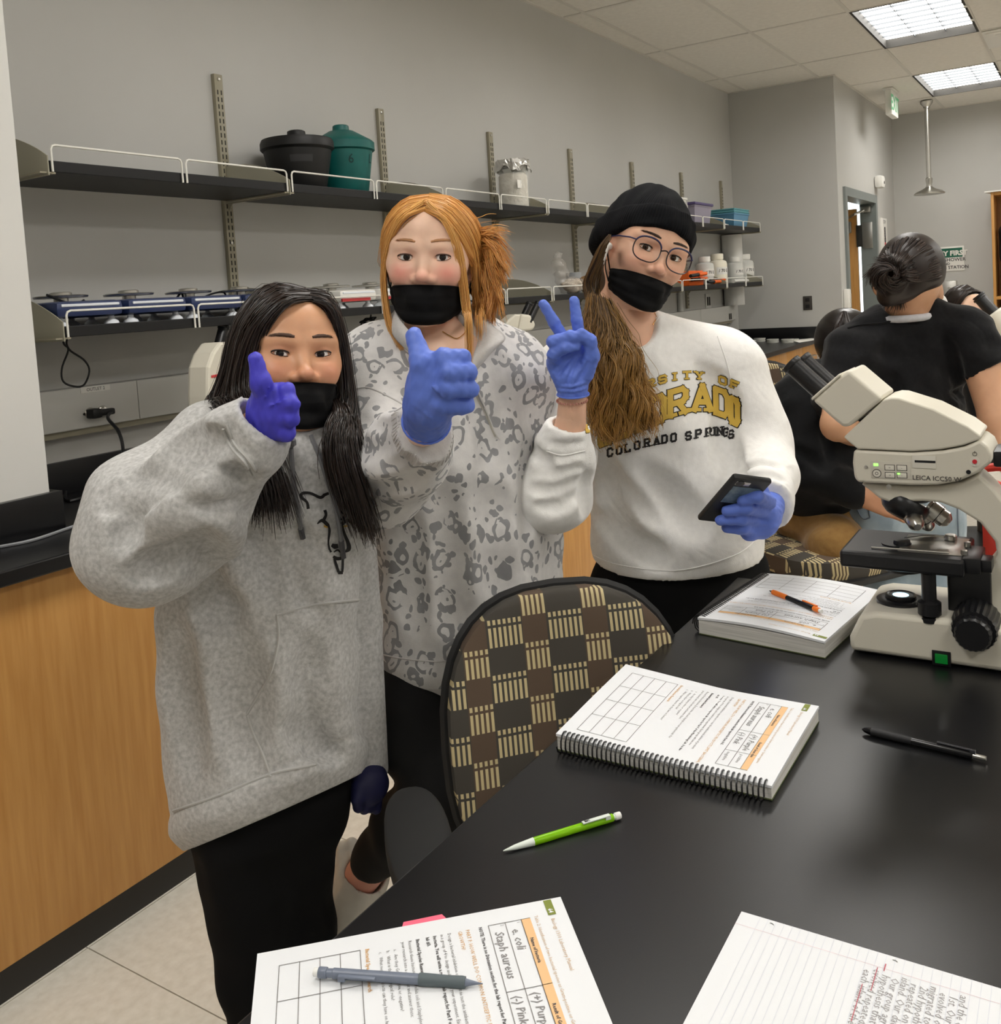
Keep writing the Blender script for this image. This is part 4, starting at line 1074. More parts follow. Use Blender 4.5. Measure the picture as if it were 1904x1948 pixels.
# ================================================================== microscope
m_ms = mat('microscope_ivory', (216, 211, 196), .42); m_ms2 = mat('microscope_dark_trim', (70, 66, 60), .6)  # ivory body, and dark grey for button rims and icons
m_mb = mat('microscope_black', (24, 24, 26), .35)
PX = Matrix(((0, 0, 1, 0), (1, 0, 0, 0), (0, 1, 0, 0), (0, 0, 0, 1)))
def cp(cx, cy): return (1440 + cx / 2.864, 640 + cy / 2.864)
def fixn(o):
    bm = bmesh.new(); bm.from_mesh(o.data); bmesh.ops.recalc_face_normals(bm, faces=bm.faces); bm.to_mesh(o.data); bm.free(); return o
def side(name, pts, X0, X1, m, parent, bev=.004, floor=None, at_x=None):
    poly = []
    for q in pts:
        p = onx(*cp(*q), X0 if at_x is None else at_x); poly.append((p.y, max(p.z, floor) if floor else p.z))
    o = fixn(MB().prism(poly, X0, X1, PX).build(name, m, parent, None))
    if bev: bevel_obj(o, bev, 3, 30)
    o.data.polygons.foreach_set('use_smooth', [True] * len(o.data.polygons)); o.data.set_sharp_from_angle(angle=math.radians(50))
    return o
MX = 1.478
ms = empty('microscope', (1.55, .2, TT), 'ivory laboratory microscope with black eyepieces on the table at the right', 'microscope')
MF = TT + .004
side('base', [(500, 1640), (560, 1520), (640, 1505), (1060, 1548), (1110, 1560), (1329, 1600), (1470, 1620), (1470, 1890), (1329, 1862), (1160, 1818), (960, 1778), (505, 1718)], MX, MX + .165, m_ms, ms, .008, MF)
for dy in (.03, .19): 
    for dx in (.02, .14): MB().cyl((MX + dx, .32 - dy, TT + .0003), (MX + dx, .32 - dy, TT + .006), .01).build('foot', m_black_rubber, ms)
AX0, AX1 = MX + .052, MX + .118
side('arm', [(560, 803), (840, 818), (1000, 815), (1120, 793), (1205, 752), (1290, 832), (1370, 930), (1440, 1060), (1480, 1300), (1490, 1620), (1100, 1600), (1092, 1325), (1170, 1322), (1255, 1262), (1308, 1195), (1295, 1120), (1215, 1018), (1100, 946), (1000, 908), (900, 900), (720, 905), (665, 885), (605, 835)], AX0, AX1, m_ms, ms, .006)
side('camera_module', [(525, 620), (840, 634), (1010, 624), (1130, 602), (1215, 564), (1262, 600), (1285, 650), (1277, 690), (1205, 745), (1100, 790), (980, 812), (840, 814), (548, 797), (528, 770), (519, 690)], MX + .035, MX + .135, m_ms, ms, .007)
side('head_housing', [(470, 550), (690, 343), (730, 333), (770, 335), (960, 395), (1150, 490), (1222, 543), (1213, 562), (1120, 595), (1000, 617), (840, 628), (545, 614)], MX + .035, MX + .135, m_ms, ms, .008)
side('binocular_body', [(300, 350), (450, 215), (500, 182), (685, 340), (505, 492), (465, 495), (400, 440)], MX + .03, MX + .14, m_ms, ms, .006)
side('binocular_collar', [(292, 338), (448, 202), (456, 214), (300, 352)], MX + .028, MX + .142, m_ms, ms, .002)
def mpt(cx, cy, X): return onx(*cp(cx, cy), X)
for X, nm in ((MX + .052, 0), (MX + .118, 1)):
    p0 = mpt(352, 300, MX + .052); p1 = mpt(178, 142, MX + .052); p0 = Vector((X, p0.y, p0.z)); p1 = Vector((X, p1.y, p1.z))
    M_, L = axisM(p0, p1)
    e_ = MB().lathe([(.0155, 0), (.0155, L * .86), (.0165, L * .87), (.0175, L * .9), (.0175, L * .985), (.015, L), (.011, L * .992)], M_, 32).build('eyepiece', m_mb, ms)
    MB().lathe([(.0108, L * .9915), (.006, L * .99), (.0005, L * .989)], M_, 24).build('eye_lens', mat('lens_dark', (30, 34, 44), .05, spec=1.0), e_)
    if nm == 0:
        vs, fs = text_mesh('10x/20  ADJUSTABLE', .0042, align='CENTER'); vv = []
        for x_, y_, _ in vs:
            a_ = math.radians(168) + x_ / .0157; vv.append((.01575 * math.cos(a_), .01575 * math.sin(a_), L * .62 + y_))
        MB().add(vv, fs, M_).build('lettering', mat('white_print', (220, 220, 216), .5), e_, None)
# buttons and print on the camera module
XF = MX + .0345
def MFace(cx, cy): 
    p = mpt(cx, cy, XF); return Matrix(((0, 0, -1, XF), (-1, 0, 0, p.y), (0, 1, 0, p.z), (0, 0, 0, 1)))
def fbox(cx, cy, w, hgt, t, m, name, bev=.0005):
    return MB().box((0, 0, t / 2), (w, hgt, t), MFace(cx, cy), bev).build(name, m, ms)
PXM = 1 / (2.864 * 1255)
m_btn = mat('button_ivory', (222, 218, 206), .4); m_led = mat('led_green', (120, 230, 90), .3, emit=(130, 255, 90), estr=2.5)
fbox(727, 728, 205 * PXM, 95 * PXM, .0006, mat('keypad', (206, 201, 188), .5), 'keypad_plate')
for cx, cy in ((723, 714), (789, 716), (725, 755), (790, 756)):
    fbox(cx, cy, 54 * PXM, 33 * PXM, .0011, m_ms2, 'button_rim'); fbox(cx, cy, 47 * PXM, 27 * PXM, .0015, m_btn, 'button')
    vs, fs = text_mesh('=' if cx < 750 else '-', .005, align='CENTER'); MB().add(vs, fs, MFace(cx, cy + 6) @ Matrix.Translation((0, 0, .0017))).build('button_icon', m_ms2, ms, None)
Mb = MFace(653, 745)
MB().lathe([(24 * PXM, 0), (24 * PXM, .0012), (20 * PXM, .0012)], Mb, 20).build('button_rim', m_ms2, ms); MB().lathe([(20 * PXM, 0), (20 * PXM, .0018)], Mb, 20).build('camera_button', m_btn, ms)
MB().lathe([(9 * PXM, .0018), (9 * PXM, .002), (6 * PXM, .002), (6 * PXM, .0018)], Mb, 14, cap=False).build('button_icon', m_ms2, ms)
fbox(647, 698, 24 * PXM, 14 * PXM, .0012, m_led, 'led'); fbox(772, 747, 14 * PXM, 10 * PXM, .0019, m_led, 'led')
for cx, cy, r_ in ((594, 711, 10), (718, 819, 14), (1152, 739, 12), (382, 272, 5)): MB().lathe([(r_ * PXM, 0), (r_ * PXM, .0006), (r_ * .5 * PXM, .0003)], MFace(cx, cy), 14).build('screw', m_steel if cx < 1000 else m_mb, ms)
fbox(910, 684, 118 * PXM, 70 * PXM, .0006, m_btn, 'slot_plate', .0003); fbox(915, 682, 104 * PXM, 13 * PXM, .0009, m_mb, 'card_slot', .0002)
Mp = MFace(1186, 682); MB().lathe([(26 * PXM, 0), (26 * PXM, .0006)], Mp, 20).build('button_rim', m_btn, ms); MB().lathe([(12 * PXM, .0006), (11 * PXM, .002)], Mp, 18).build('power_button', mat('red_button', (200, 44, 56), .35), ms)
Mq = MFace(1186, 640); ic = MB(); ic.lathe([(11 * PXM, 0), (11 * PXM, .0004), (9 * PXM, .0004), (9 * PXM, 0)], Mq, 18, cap=False); ic.box((0, 9 * PXM, .0004), (2.4 * PXM, 12 * PXM, .0006), Mq); ic.build('power_icon', m_ms2, ms, None)
vs, fs = text_mesh('LEICA ICC50 W', .0098, bold=.00012, align='CENTER'); MB().add(vs, fs, MFace(978, 786) @ Matrix.Translation((0, 0, .0003))).build('lettering', mat('print_dark', (74, 70, 66), .6), ms, None)
# nosepiece, objectives
def lat2(p0, p1, prof, name, m, parent=ms, n=28):
    M_, L = axisM(p0, p1); return MB().lathe([(r, t * L) for r, t in prof], M_, n).build(name, m, parent)
XC = MX + .085
pN = mpt(820, 905, XC); pB = mpt(800, 965, XC)
ax = (Vector((XC - .008, mpt(790, 965, XC).y, mpt(790, 965, XC).z)) - Vector((XC, pN.y, pN.z))).normalized()
c0 = Vector((XC, pN.y, pN.z + .004))
lat2(c0, c0 + ax * .03, [(.034, 0), (.036, .1), (.036, .5), (.03, .8), (.02, 1)], 'nosepiece', m_mb)
def objective(p0, p1, s, name='objective'):
    o_ = lat2(p0, p1, [(.0115 * s, 0), (.0115 * s, .1), (.0135 * s, .12), (.0135 * s, .55), (.012 * s, .57), (.012 * s, .8), (.0095 * s, .9), (.007 * s, .97), (.0055 * s, 1)], name, m_steel)
    M_, L = axisM(p0, p1); MB().lathe([(.0137 * s, .50 * L), (.0137 * s, .53 * L)], M_, 28, cap=False).build('colour_ring', m_mb, o_); return o_
q0 = mpt(770, 955, XC - .012); q1 = mpt(768, 1125, XC - .012); objective(q0, (q0.x, q0.y, q1.z), 1.0)
q0 = mpt(830, 945, XC); q1 = mpt(875, 1040, XC - .05); objective(q0, q1, 1.0)
q0 = mpt(925, 925, XC + .02); q1 = mpt(1050, 1015, XC + .02); objective(q0, q1, 1.15)
q0 = mpt(880, 940, XC + .03); q1 = mpt(945, 1050, XC + .05); objective(q0, q1, .95)
# stage
ST = 1.026
yL, yR = .343, .168
o = MB().box2((MX - .004, yR, ST - .026), (MX + .14, yL, ST)).build('stage', m_mb, ms, None); bevel_obj(o, .005)
MB().box2((MX + .02, yR + .005, ST), (MX + .12, .262, ST + .0012), bev=.0004).build('stage_plate', m_steel, ms)
MB().lathe([(.022, 0), (.022, .0012)], Matrix.Translation((MX + .06, .27, ST + .0005)), 24).build('stage_aperture', m_mb, ms)
MB().lathe([(.013, 0), (.012, .006), (.009, .006)], Matrix.Translation((MX + .06, .262, ST + .001)), 20).build('condenser_top', m_mb, ms)
MB().tube(smoothpath([(MX + .105, .19, ST + .004), (MX + .10, .23, ST + .006), (MX + .085, .262, ST + .003)], 10), .0018, 6).build('slide_clip', m_steel, ms)
MB().tube(smoothpath([(MX + .018, .19, ST + .004), (MX + .02, .25, ST + .003), (MX + .021, .30, ST + .002)], 10), .0016, 6).build('slide_clip', m_steel, ms)
MB().lathe([(.009, 0), (.009, .006), (.007, .008)], Matrix.Translation((MX + .105, .198, ST + .002)), 16).build('clip_screw', m_steel, ms)
for dx in (.03, .075): MB().lathe([(.005, 0), (.005, .007), (.004, .008)], Matrix.Translation((MX + dx, yR + .003, ST)), 14).build('clip_screw', m_steel, ms)
MB().box2((MX + .008, yR - .02, ST - .022), (MX + .085, yR + .004, ST + .001), bev=.003).build('stage_holder', m_mb, ms)
MB().box2((MX + .016, yR - .034, ST - .02), (MX + .05, yR - .018, ST - .002), bev=.002).build('stage_holder_end', m_mb, ms)
MB().box2((MX + .045, yR - .03, .925), (MX + .115, yR + .03, ST - .026), bev=.006).build('focus_block', m_mb, ms)
MB().lathe([(.032, 0), (.034, -.006), (.03, -.016), (.02, -.018)], Matrix.Translation((MX + .07, .262, ST - .026)), 28).build('condenser', m_mb, ms)
q = mpt(937, 1400, MX + .012); Tq = Matrix.Translation((MX + .012, q.y, 0))
z0, z1 = mpt(937, 1325, MX + .012).z, mpt(937, 1550, MX + .012).z
MB().lathe([(.0105, z0 + .01), (.0105, z0 - .03), (.0165, z0 - .034), (.0165, z0 - .052), (.0105, z0 - .055), (.014, z0 - .058), (.014, z1)], Tq, 24).build('stage_drive_knob', m_mb, ms)
# lamp
q = onx(*cp(783, 1470), MX + .07); zt = mpt(800, 1525, MX).z
zt = max(v.co.z for v in bpy.data.objects['base'].data.vertices if v.co.y > .22)
Tq = Matrix.Translation((MX + .068, .268, zt))
MB().lathe([(.036, -.002), (.036, .004), (.03, .0065), (.023, .0065), (.023, .011), (.02, .012), (.018, .0105)], Tq, 36).build('lamp_collar', m_mb, ms)
MB().lathe([(.0185, .0095), (.012, .0105), (.0005, .011)], Tq, 28).build('lamp_lens', mat('lamp_glow', (190, 230, 245), .2, emit=(170, 225, 250), estr=2.6), ms)
# focus knobs, switch
q = mpt(1175, 1625, MX - .02)
def knob(x0, x1, r, name, nr=30):
    vs = []; n = nr * 2
    prof = [(r * .95, x0), (r, x0 + (x1 - x0) * .12), (r, x0 + (x1 - x0) * .8), (r * .9, x1)]
    mb = MB(); vs = []
    for rr_, x in prof:
        for i in range(n):
            a_ = 2 * math.pi * i / n; k_ = rr_ * (1.0 if i % 2 else .955); vs.append((x, q.y + k_ * math.cos(a_), q.z + k_ * math.sin(a_)))
    fs = [(j * n + i, j * n + (i + 1) % n, (j + 1) * n + (i + 1) % n, (j + 1) * n + i) for j in range(3) for i in range(n)] + [tuple(range(n)), tuple(range(3 * n, 4 * n))]
    return mb.add(vs, fs).build(name, m_mb, ms, 30)
knob(MX + .055, MX - .006, .033, 'coarse_focus_knob', 24); knob(MX - .006, MX - .026, .025, 'fine_focus_knob', 20)
XFb = MX - .0002
p = onx(*cp(1005, 1753), XFb)
Msw = Matrix(((0, 0, -1, XFb), (-1, 0, 0, p.y), (0, 1, 0, p.z), (0, 0, 0, 1)))
MB().box((0, 0, .001), (.0255, .0225, .002), Msw, .0008).build('switch_frame', m_mb, ms); MB().box((0, 0, .003), (.017, .014, .003), Msw, .0008).build('power_switch', mat('switch_green', (10, 70, 30), .25, emit=(20, 200, 70), estr=.12), ms)
MB().box2((MX + .05, mpt(1285, 640, MX + .05).y - .06, mpt(1285, 640, MX + .05).z - .02), (MX + .12, mpt(1285, 640, MX + .05).y, mpt(1285, 640, MX + .05).z + .004), bev=.004).build('rear_connector', m_mb, ms)

# ================================================================== chairs
def chair_fabric():
    m = bpy.data.materials.new('chair_fabric'); m.use_nodes = True; nt = m.node_tree; b = nt.nodes['Principled BSDF']; b.inputs['Roughness'].default_value = .85
    N = nt.nodes.new; Lk = nt.links.new
    uv = N('ShaderNodeUVMap'); sep = N('ShaderNodeSeparateXYZ'); Lk(uv.outputs['UV'], sep.inputs[0])
    def mth(op, a, b_=None, c=None):
        n = N('ShaderNodeMath'); n.operation = op
        for i, v in enumerate((a, b_, c)):
            if v is None: continue
            if isinstance(v, (int, float)): n.inputs[i].default_value = v
            else: Lk(v, n.inputs[i])
        return n.outputs[0]
    U, V = sep.outputs[0], sep.outputs[1]
    # columns alternate wide/narrow, rows alternate; cells checker: striped block or plain
    cu = mth('FRACT', mth('MULTIPLY', U, 4.5)); colA = mth('LESS_THAN', cu, .6)          # wide column
    rv = mth('FRACT', mth('MULTIPLY', V, 5.4)); rv2 = mth('FRACT', mth('ADD', mth('MULTIPLY', V, 5.4), .5))
    r = mth('ADD', mth('MULTIPLY', rv, colA), mth('MULTIPLY', rv2, mth('SUBTRACT', 1, colA)))
    tall = mth('MULTIPLY', mth('GREATER_THAN', r, .5), mth('LESS_THAN', r, .86))
    short = mth('MULTIPLY', mth('GREATER_THAN', r, .91), mth('LESS_THAN', r, 1.0))
    zone = mth('ADD', tall, short)
    st = mth('GREATER_THAN', mth('FRACT', mth('MULTIPLY', U, 54)), .45)
    f = mth('MULTIPLY', zone, st)
    mx = N('ShaderNodeMix'); mx.data_type = 'RGBA'; mx.inputs['A'].default_value = lin((92, 86, 72)); mx.inputs['B'].default_value = lin((84, 70, 56)); Lk(colA, mx.inputs['Factor'])
    mxs = N('ShaderNodeMix'); mxs.data_type = 'RGBA'; mxs.inputs['A'].default_value = lin((70, 66, 60)); mxs.inputs['B'].default_value = lin((92, 76, 62)); Lk(mth('SUBTRACT', 1, colA), mxs.inputs['Factor'])
    m2 = N('ShaderNodeMix'); m2.data_type = 'RGBA'; Lk(mxs.outputs['Result'], m2.inputs['A']); m2.inputs['B'].default_value = lin((206, 190, 146)); Lk(f, m2.inputs['Factor'])
    Lk(m2.outputs['Result'], b.inputs['Base Color'])
    nz = N('ShaderNodeTexNoise'); nz.inputs['Scale'].default_value = 300; bp = N('ShaderNodeBump'); bp.inputs['Strength'].default_value = .15; Lk(nz.outputs['Fac'], bp.inputs['Height']); Lk(bp.outputs['Normal'], b.inputs['Normal'])
    return m
m_fab = chair_fabric(); m_shell = mat('chair_shell', (26, 26, 27), .5)
def padded(name, W_, H_, th, crown, m, parent, M_, top=2.6, uvs=True, n=36, rings=9, curve=0.0):
    """rounded upholstered pad in local xy (x width, y height), bulging to +z"""
    def outl(a):
        c, s_ = math.cos(a), math.sin(a); e = 2 / top
        return (W_ / 2 * math.copysign(abs(c) ** e, c), H_ / 2 * math.copysign(abs(s_) ** e, s_))
    vs = [(0, 0, th + crown)]; fs = []
    for k in range(1, rings + 1):
        t = k / rings; sc = math.sin(t * math.pi / 2) ** .8; z = crown * math.cos(t * math.pi / 2) ** .6 + th
        if k == rings: z = th * .4
        for i in range(n):
            x, y = outl(2 * math.pi * i / n); vs.append((x * sc, y * sc, z + curve * ((x * sc) / W_ * 2) ** 2))
    for i in range(n): vs.append((outl(2 * math.pi * i / n)[0] * .97, outl(2 * math.pi * i / n)[1] * .97, curve * (outl(2 * math.pi * i / n)[0] / W_ * 2) ** 2))
    for i in range(n): fs.append((0, 1 + i, 1 + (i + 1) % n))
    for k in range(rings):
        for i in range(n): a = 1 + k * n + i; b = 1 + k * n + (i + 1) % n; fs.append((a, a + n, b + n, b))
    fs.append(tuple(1 + rings * n + i for i in range(n)))
    me = MB(); me.add(vs, fs, M_); o = me.build(name, m, parent, 60); fixn(o)
    if uvs:
        ul = o.data.uv_layers.new(name='UVMap')
        for l in o.data.loops:
            x, y, _ = vs[l.vertex_index]; ul.data[l.index].uv = (x / .46 + .5, y / .46 + .5)
    return o
def chair(loc, face, label, back_z=(.50, .965), bw=.405, seat_z=.56, arm_z=.74, ring=0):
    """face: unit direction the chair faces"""
    f = Vector((face[0], face[1], 0)).normalized(); x = Vector((-f.y, f.x, 0))
    B = Vector((loc[0], loc[1], 0))
    c = empty('lab_chair', B, label, 'chair', 'upholstered lab chairs')
    R3 = Matrix((x, Vector((0, 0, 1)), f)).transposed()   # local x width, y up, z = facing
    Mb_ = Matrix.Translation(B - f * .20 + Vector((0, 0, sum(back_z) / 2))) @ R3.to_4x4() @ Matrix.Rotation(math.radians(-8), 4, 'X')
    padded('backrest', bw, back_z[1] - back_z[0], .02, .022, m_fab, c, Mb_, curve=.03)
    padded('backrest_shell', bw + .022, back_z[1] - back_z[0] + .022, .012, .02, m_shell, c, Mb_ @ Matrix.Translation((0, 0, .004)) @ Matrix.Rotation(math.pi, 4, 'Y'), uvs=False, curve=-.03)
    Rs = Matrix((x, -f, Vector((0, 0, 1)))).transposed()
    Ms = Matrix.Translation(B + f * .06 + Vector((0, 0, seat_z - .05))) @ Rs.to_4x4()
    padded('seat', .48, .46, .04, .02, m_fab, c, Ms, top=3.2)
    padded('seat_shell', .48, .46, .012, .02, m_shell, c, Ms @ Matrix.Rotation(math.pi, 4, 'Y'), uvs=False, top=3.2)
    MB().tube([B - f * .10 + Vector((0, 0, seat_z - .065)), B - f * .27 + Vector((0, 0, seat_z - .05)), B - f * .265 + Vector((0, 0, back_z[0] + .2))], .02, 8).build('back_post', m_shell, c)
    for s_ in (-1, 1):
        p = MB().tube(smoothpath([B + x * s_ * .2 + Vector((0, 0, seat_z - .065)), B + x * s_ * .27 + Vector((0, 0, seat_z - .04)), B + x * s_ * .275 + Vector((0, 0, arm_z - .03))], 8), .014, 8).build('arm_post', m_shell, c)
        Ma = Matrix.Translation(B + x * s_ * .275 + f * .05 + Vector((0, 0, arm_z - .03))) @ Rs.to_4x4()
        padded('arm_pad', .09, .27, .02, .012, m_black_rubber, c, Ma, uvs=False, top=2.4)
    MB().cyl(B + Vector((0, 0, .10)), B + Vector((0, 0, seat_z - .06)), .025, .022, 16).build('gas_post', m_shell, c)
    MB().box((B.x, B.y, seat_z - .066), (.2, .16, .03), bev=.008).build('mechanism', m_shell, c)
    if ring: MB().tube([B + Vector((.2 * math.cos(t), .2 * math.sin(t), ring)) for t in np.linspace(0, 2 * math.pi, 24, endpoint=False)], .012, 8, closed=True).build('foot_ring', m_steel, c)
    for k in range(5):
        a = 2 * math.pi * k / 5 + .3; d = Vector((math.cos(a), math.sin(a), 0))
        MB().tube([B + d * .02 + Vector((0, 0, .13)), B + d * .29 + Vector((0, 0, .075))], [.026, .014], 8).build('base_spoke', m_shell, c)
        w = MB().cyl(B + d * .29 + Vector((-d.y * .02, d.x * .02, .0275)), B + d * .29 + Vector((d.y * .02, -d.x * .02, .0275)), .027, .027, 16).build('caster', m_black_rubber, c)
    return c
chair((1.168, .618), (-.72, -.69), 'patterned lab chair pushed against the near table in front of the leopard print pullover')
# ================================================================== people: shared builders
def skin_mat(name, rgb, blush, rough=.45):
    m = mat(name, rgb, rough, var=.04, vscale=40, bump=.06, bscale=500, sss=.12)
    nt = m.node_tree; b = nt.nodes['Principled BSDF']; old = b.inputs['Base Color'].links[0].from_socket
    at_ = nt.nodes.new('ShaderNodeAttribute'); at_.attribute_name = 'blush'
    mx = nt.nodes.new('ShaderNodeMix'); mx.data_type = 'RGBA'; mx.inputs['B'].default_value = lin(blush)
    nt.links.new(at_.outputs['Fac'], mx.inputs['Factor']); nt.links.new(old, mx.inputs['A']); nt.links.new(mx.outputs['Result'], b.inputs['Base Color'])
    return m
def head_frame(px, py, dep, yaw=0, pitch=0, roll=0, s=1.0):
    """yaw + = face turns to image right, roll + = head tips clockwise in the image, pitch + = looks down"""
    A = Matrix((-CRIGHT, CBACK, CUP)).transposed()
    # stand the axes on the line of sight
    los = ray(px, py).normalized(); y = -los; x = CUP.cross(-y).normalized(); x = y.cross(CUP).normalized(); z = x.cross(y)
    A = Matrix((x, y, z)).transposed()
    Rl = Matrix.Rotation(math.radians(-roll), 3, 'Y') @ Matrix.Rotation(math.radians(yaw), 3, 'Z') @ Matrix.Rotation(math.radians(-pitch), 3, 'X')
    R_ = A @ Rl
    M_ = R_.to_4x4() @ Matrix.Scale(s, 4)
    M_.translation = at(px, py, dep) - (R_ @ Vector((0, .078, 0))) * s
    return M_
def head_field(h=.0022, eye_open=.0046, smile=1.0, nose_w=1.0, asian=False, wide=1.0, neck=True):
    f = Field((-.1, -.128, -.25), (.1, .13, .13), h)
    w = wide
    f.ell((0, -.015, .025), (.073 * w, .092, .078), .01)
    f.ell((0, .03, .040), (.060 * w, .048, .050), .03)
    f.ell((0, .018, -.03), (.061 * w, .066, .072), .03)
    for s in (-1, 1):
        f.cone((s * .050 * w, -.012, -.052), (s * .022, .056, -.098), .018, .016, .03)
        f.ell((s * .036 * w, .060, -.030), (.025, .0215 + .002 * smile, .022), .018)
        f.ell((s * .050 * w, .042, -.014), (.018, .02, .016), .02).ell((s * .049 * w, .034, .010), (.016, .030, .030), .02)
    f.ell((0, .026, -.072), (.047 * w, .052, .042), .02)
    f.ell((0, .066, -.101), (.021, .017, .016), .015)
    f.cone((-.016, .077, -.071), (.016, .077, -.071), .011, .011, .012)
    for s in (-1, 1):
        f.cone((s * .046, .062, .020), (s * .013, .0745, .017), .0105, .0105, .012)
        f.ell((s * .031, .092, -.001), (.0185, .015, .0115), .010, 'sub')
    # nose
    f.cone((0, .0745, .006), (0, .0925, -.030), .0062 * nose_w, .0085 * nose_w, .010)
    f.ell((0, .0975, -.034), (.0108 * nose_w, .0105, .0092), .006)
    for s in (-1, 1): f.ell((s * .0128 * nose_w, .0865, -.038), (.0075 * nose_w, .009, .0068), .006)
    # lids and eye openings
    for s in (-1, 1):
        f.ell((s * .031, .0665, 0), (.0158, .0133, .0133), .003)
        Rm = np.array(Matrix.Rotation(math.radians(s * (-7 if asian else -3)), 3, 'Y'))
        f.ell((s * .031, .082, -.0005), (.0148, .013, eye_open), .0016, 'sub', Rm)
        f.ell((s * .0065 * nose_w, .0955, -.0455), (.0036, .005, .0028), .002, 'sub')
    # lips
    f.cone((-.018, .0785, -.0665), (.018, .0785, -.0665), .0045, .0045, .004); f.cone((-.014, .0785, -.0755), (.014, .0785, -.0755), .0055, .0055, .004)
    # ears
    for s in (-1, 1):
        Rm = np.array(Matrix.Rotation(math.radians(s * 18), 3, 'Z') @ Matrix.Rotation(math.radians(-10), 3, 'X'))
        f.ell((s * .0755 * w, -.012, -.006), (.0065, .018, .030), .005, 'add', Rm)
        f.ell((s * .0825 * w, -.008, -.002), (.005, .010, .017), .004, 'sub', Rm)
        f.ell((s * .0735 * w, -.004, -.033), (.006, .009, .009), .004)
    if neck: f.cone((0, -.022, -.06), (0, -.040, -.24), .050, .054, .025)
    return f
def blush_of(V, amt=(.8, .5, .4)):
    """how red the skin is: cheeks, nose, ears, lips (head-local positions)"""
    g = lambda c, r: np.exp(-(((V - np.array(c)) / np.array(r)) ** 2).sum(1))
    e = amt[0] * (g((.04, .07, -.028), (.022, .04, .018)) + g((-.04, .07, -.028), (.022, .04, .018)))
    e += amt[1] * g((0, .1, -.034), (.014, .02, .012)) + amt[2] * (g((.08, -.01, -.005), (.015, .03, .04)) + g((-.08, -.01, -.005), (.015, .03, .04))) + .6 * g((0, .085, -.071), (.022, .02, .008))
    e += .22 * (g((.031, .08, .006), (.02, .02, .008)) + g((-.031, .08, .006), (.02, .02, .008)))
    return np.clip(e, 0, 1)
def xf(M_, V):
    A = np.array(M_); return np.asarray(V, float) @ A[:3, :3].T + A[:3, 3]
def set_attr(o, name, vals):
    a = o.data.attributes.new(name, 'FLOAT', 'POINT'); a.data.foreach_set('value', np.asarray(vals, np.float32))
def bvh_of(V, Fc): return BVHTree.FromPolygons([tuple(v) for v in V], [tuple(q) for q in Fc])
m_sclera = mat('eye_white', (236, 232, 228), .35, spec=.4); m_pupil = mat('eye_pupil', (6, 6, 6), .12, spec=.5)
def eyes(M_, parent, iris_rgb, gaze=(0, 0), r=.0122):
    ir = mat('iris_%d_%d_%d' % iris_rgb, iris_rgb, .25, spec=.4)
    for s in (-1, 1):
        mb = MB(); prof = [(0.0005, r * 1.03)]
        K = 14
        T = M_ @ Matrix.Translation((s * .031, .0665, 0)) @ Matrix.Rotation(math.radians(-gaze[0]), 4, 'Z') @ Matrix.Rotation(math.radians(gaze[1] - 90), 4, 'X')
        def ring(a): return (r * math.sin(a), r * math.cos(a))
        mb.cur = 0; mb.lathe([(.0003, r * 1.005)] + [ring(a) for a in np.linspace(.02, .20, 3)], T, 20, cap=False)
        mb.cur = 1; mb.lathe([ring(a) for a in np.linspace(.20, .50, 5)], T, 20, cap=False)
        mb.cur = 2; mb.lathe([ring(a) for a in np.linspace(.50, 3.1, 14)], T, 20, cap=False)
        mb.build('eye', [m_pupil, ir, m_sclera], parent, 180)
def face_hairs(M_, bv, parent, m_brow, m_lash, brow=(.0465, .020, .027, .0042), opening=.0046, asian=False, thick=1.0):
    """eyebrows and lash lines, laid on the face"""
    def on_face(x, z, off):
        h_ = bv.ray_cast(Vector((x, .2, z)), Vector((0, -1, 0)))
        return (h_[0] + Vector((0, off, 0))) if h_[0] else Vector((x, .075, z))
    for s in (-1, 1):
        mb = MB(); pts = []; rs = []
        for i in range(9):
            t = i / 8; x = s * (.0135 + (brow[0] - .0135) * t); z = brow[1] + (brow[2] - brow[1]) * math.sin(t * 2.2) / math.sin(1.57) * .9
            pts.append(on_face(x, z, .0002)); rs.append((.0012 + brow[3] * .55 * math.sin(min(1, t * 1.6 + .25) * 2.2)) * thick * (1 if t < .7 else 1 - (t - .7) * 2.6))
        mb.tube([M_ @ p for p in pts], [max(.0004, q * .8) for q in rs], 6)
        rg = random.Random(3)
        for k in range(110):
            t = rg.random(); i = min(7, int(t * 8)); p = pts[i].lerp(pts[i + 1], t * 8 - i); p = p + Vector((rg.uniform(-.001, .001), .0003, rg.uniform(-1, 1) * rs[i] * .9))
            mb.tube([M_ @ p, M_ @ (p + Vector((s * .0045, -.0004, .0018 - .003 * t)))], [.0003, .0001], 3)
        mb.build('eyebrow', m_brow, parent, 60)
        mb = MB()
        for up in (1, -1):
            pts = []
            for i in range(11):
                a = math.pi * (i / 10); x = .0150 * math.cos(a); z = up * opening * 1.02 * math.sin(a) - .0005
                tl = math.radians(s * (7 if asian else 3)); xx = x * math.cos(tl) - z * math.sin(tl) * -1; zz = z + x * math.sin(tl)
                y = .0665 + math.sqrt(max(1e-6, .0136 ** 2 - (x * .80) ** 2 - z * z))
                pts.append(M_ @ Vector((s * .031 + x, y, zz)))
            mb.tube(pts, [.0003] + [(.0013 if up > 0 else .0005)] * 9 + [.0003], 5)
        mb.build('eyelashes', m_lash, parent, 60)
m_mask = mat('mask_black', (13, 13, 14), .85, bump=.25, bscale=260, spec=.25)
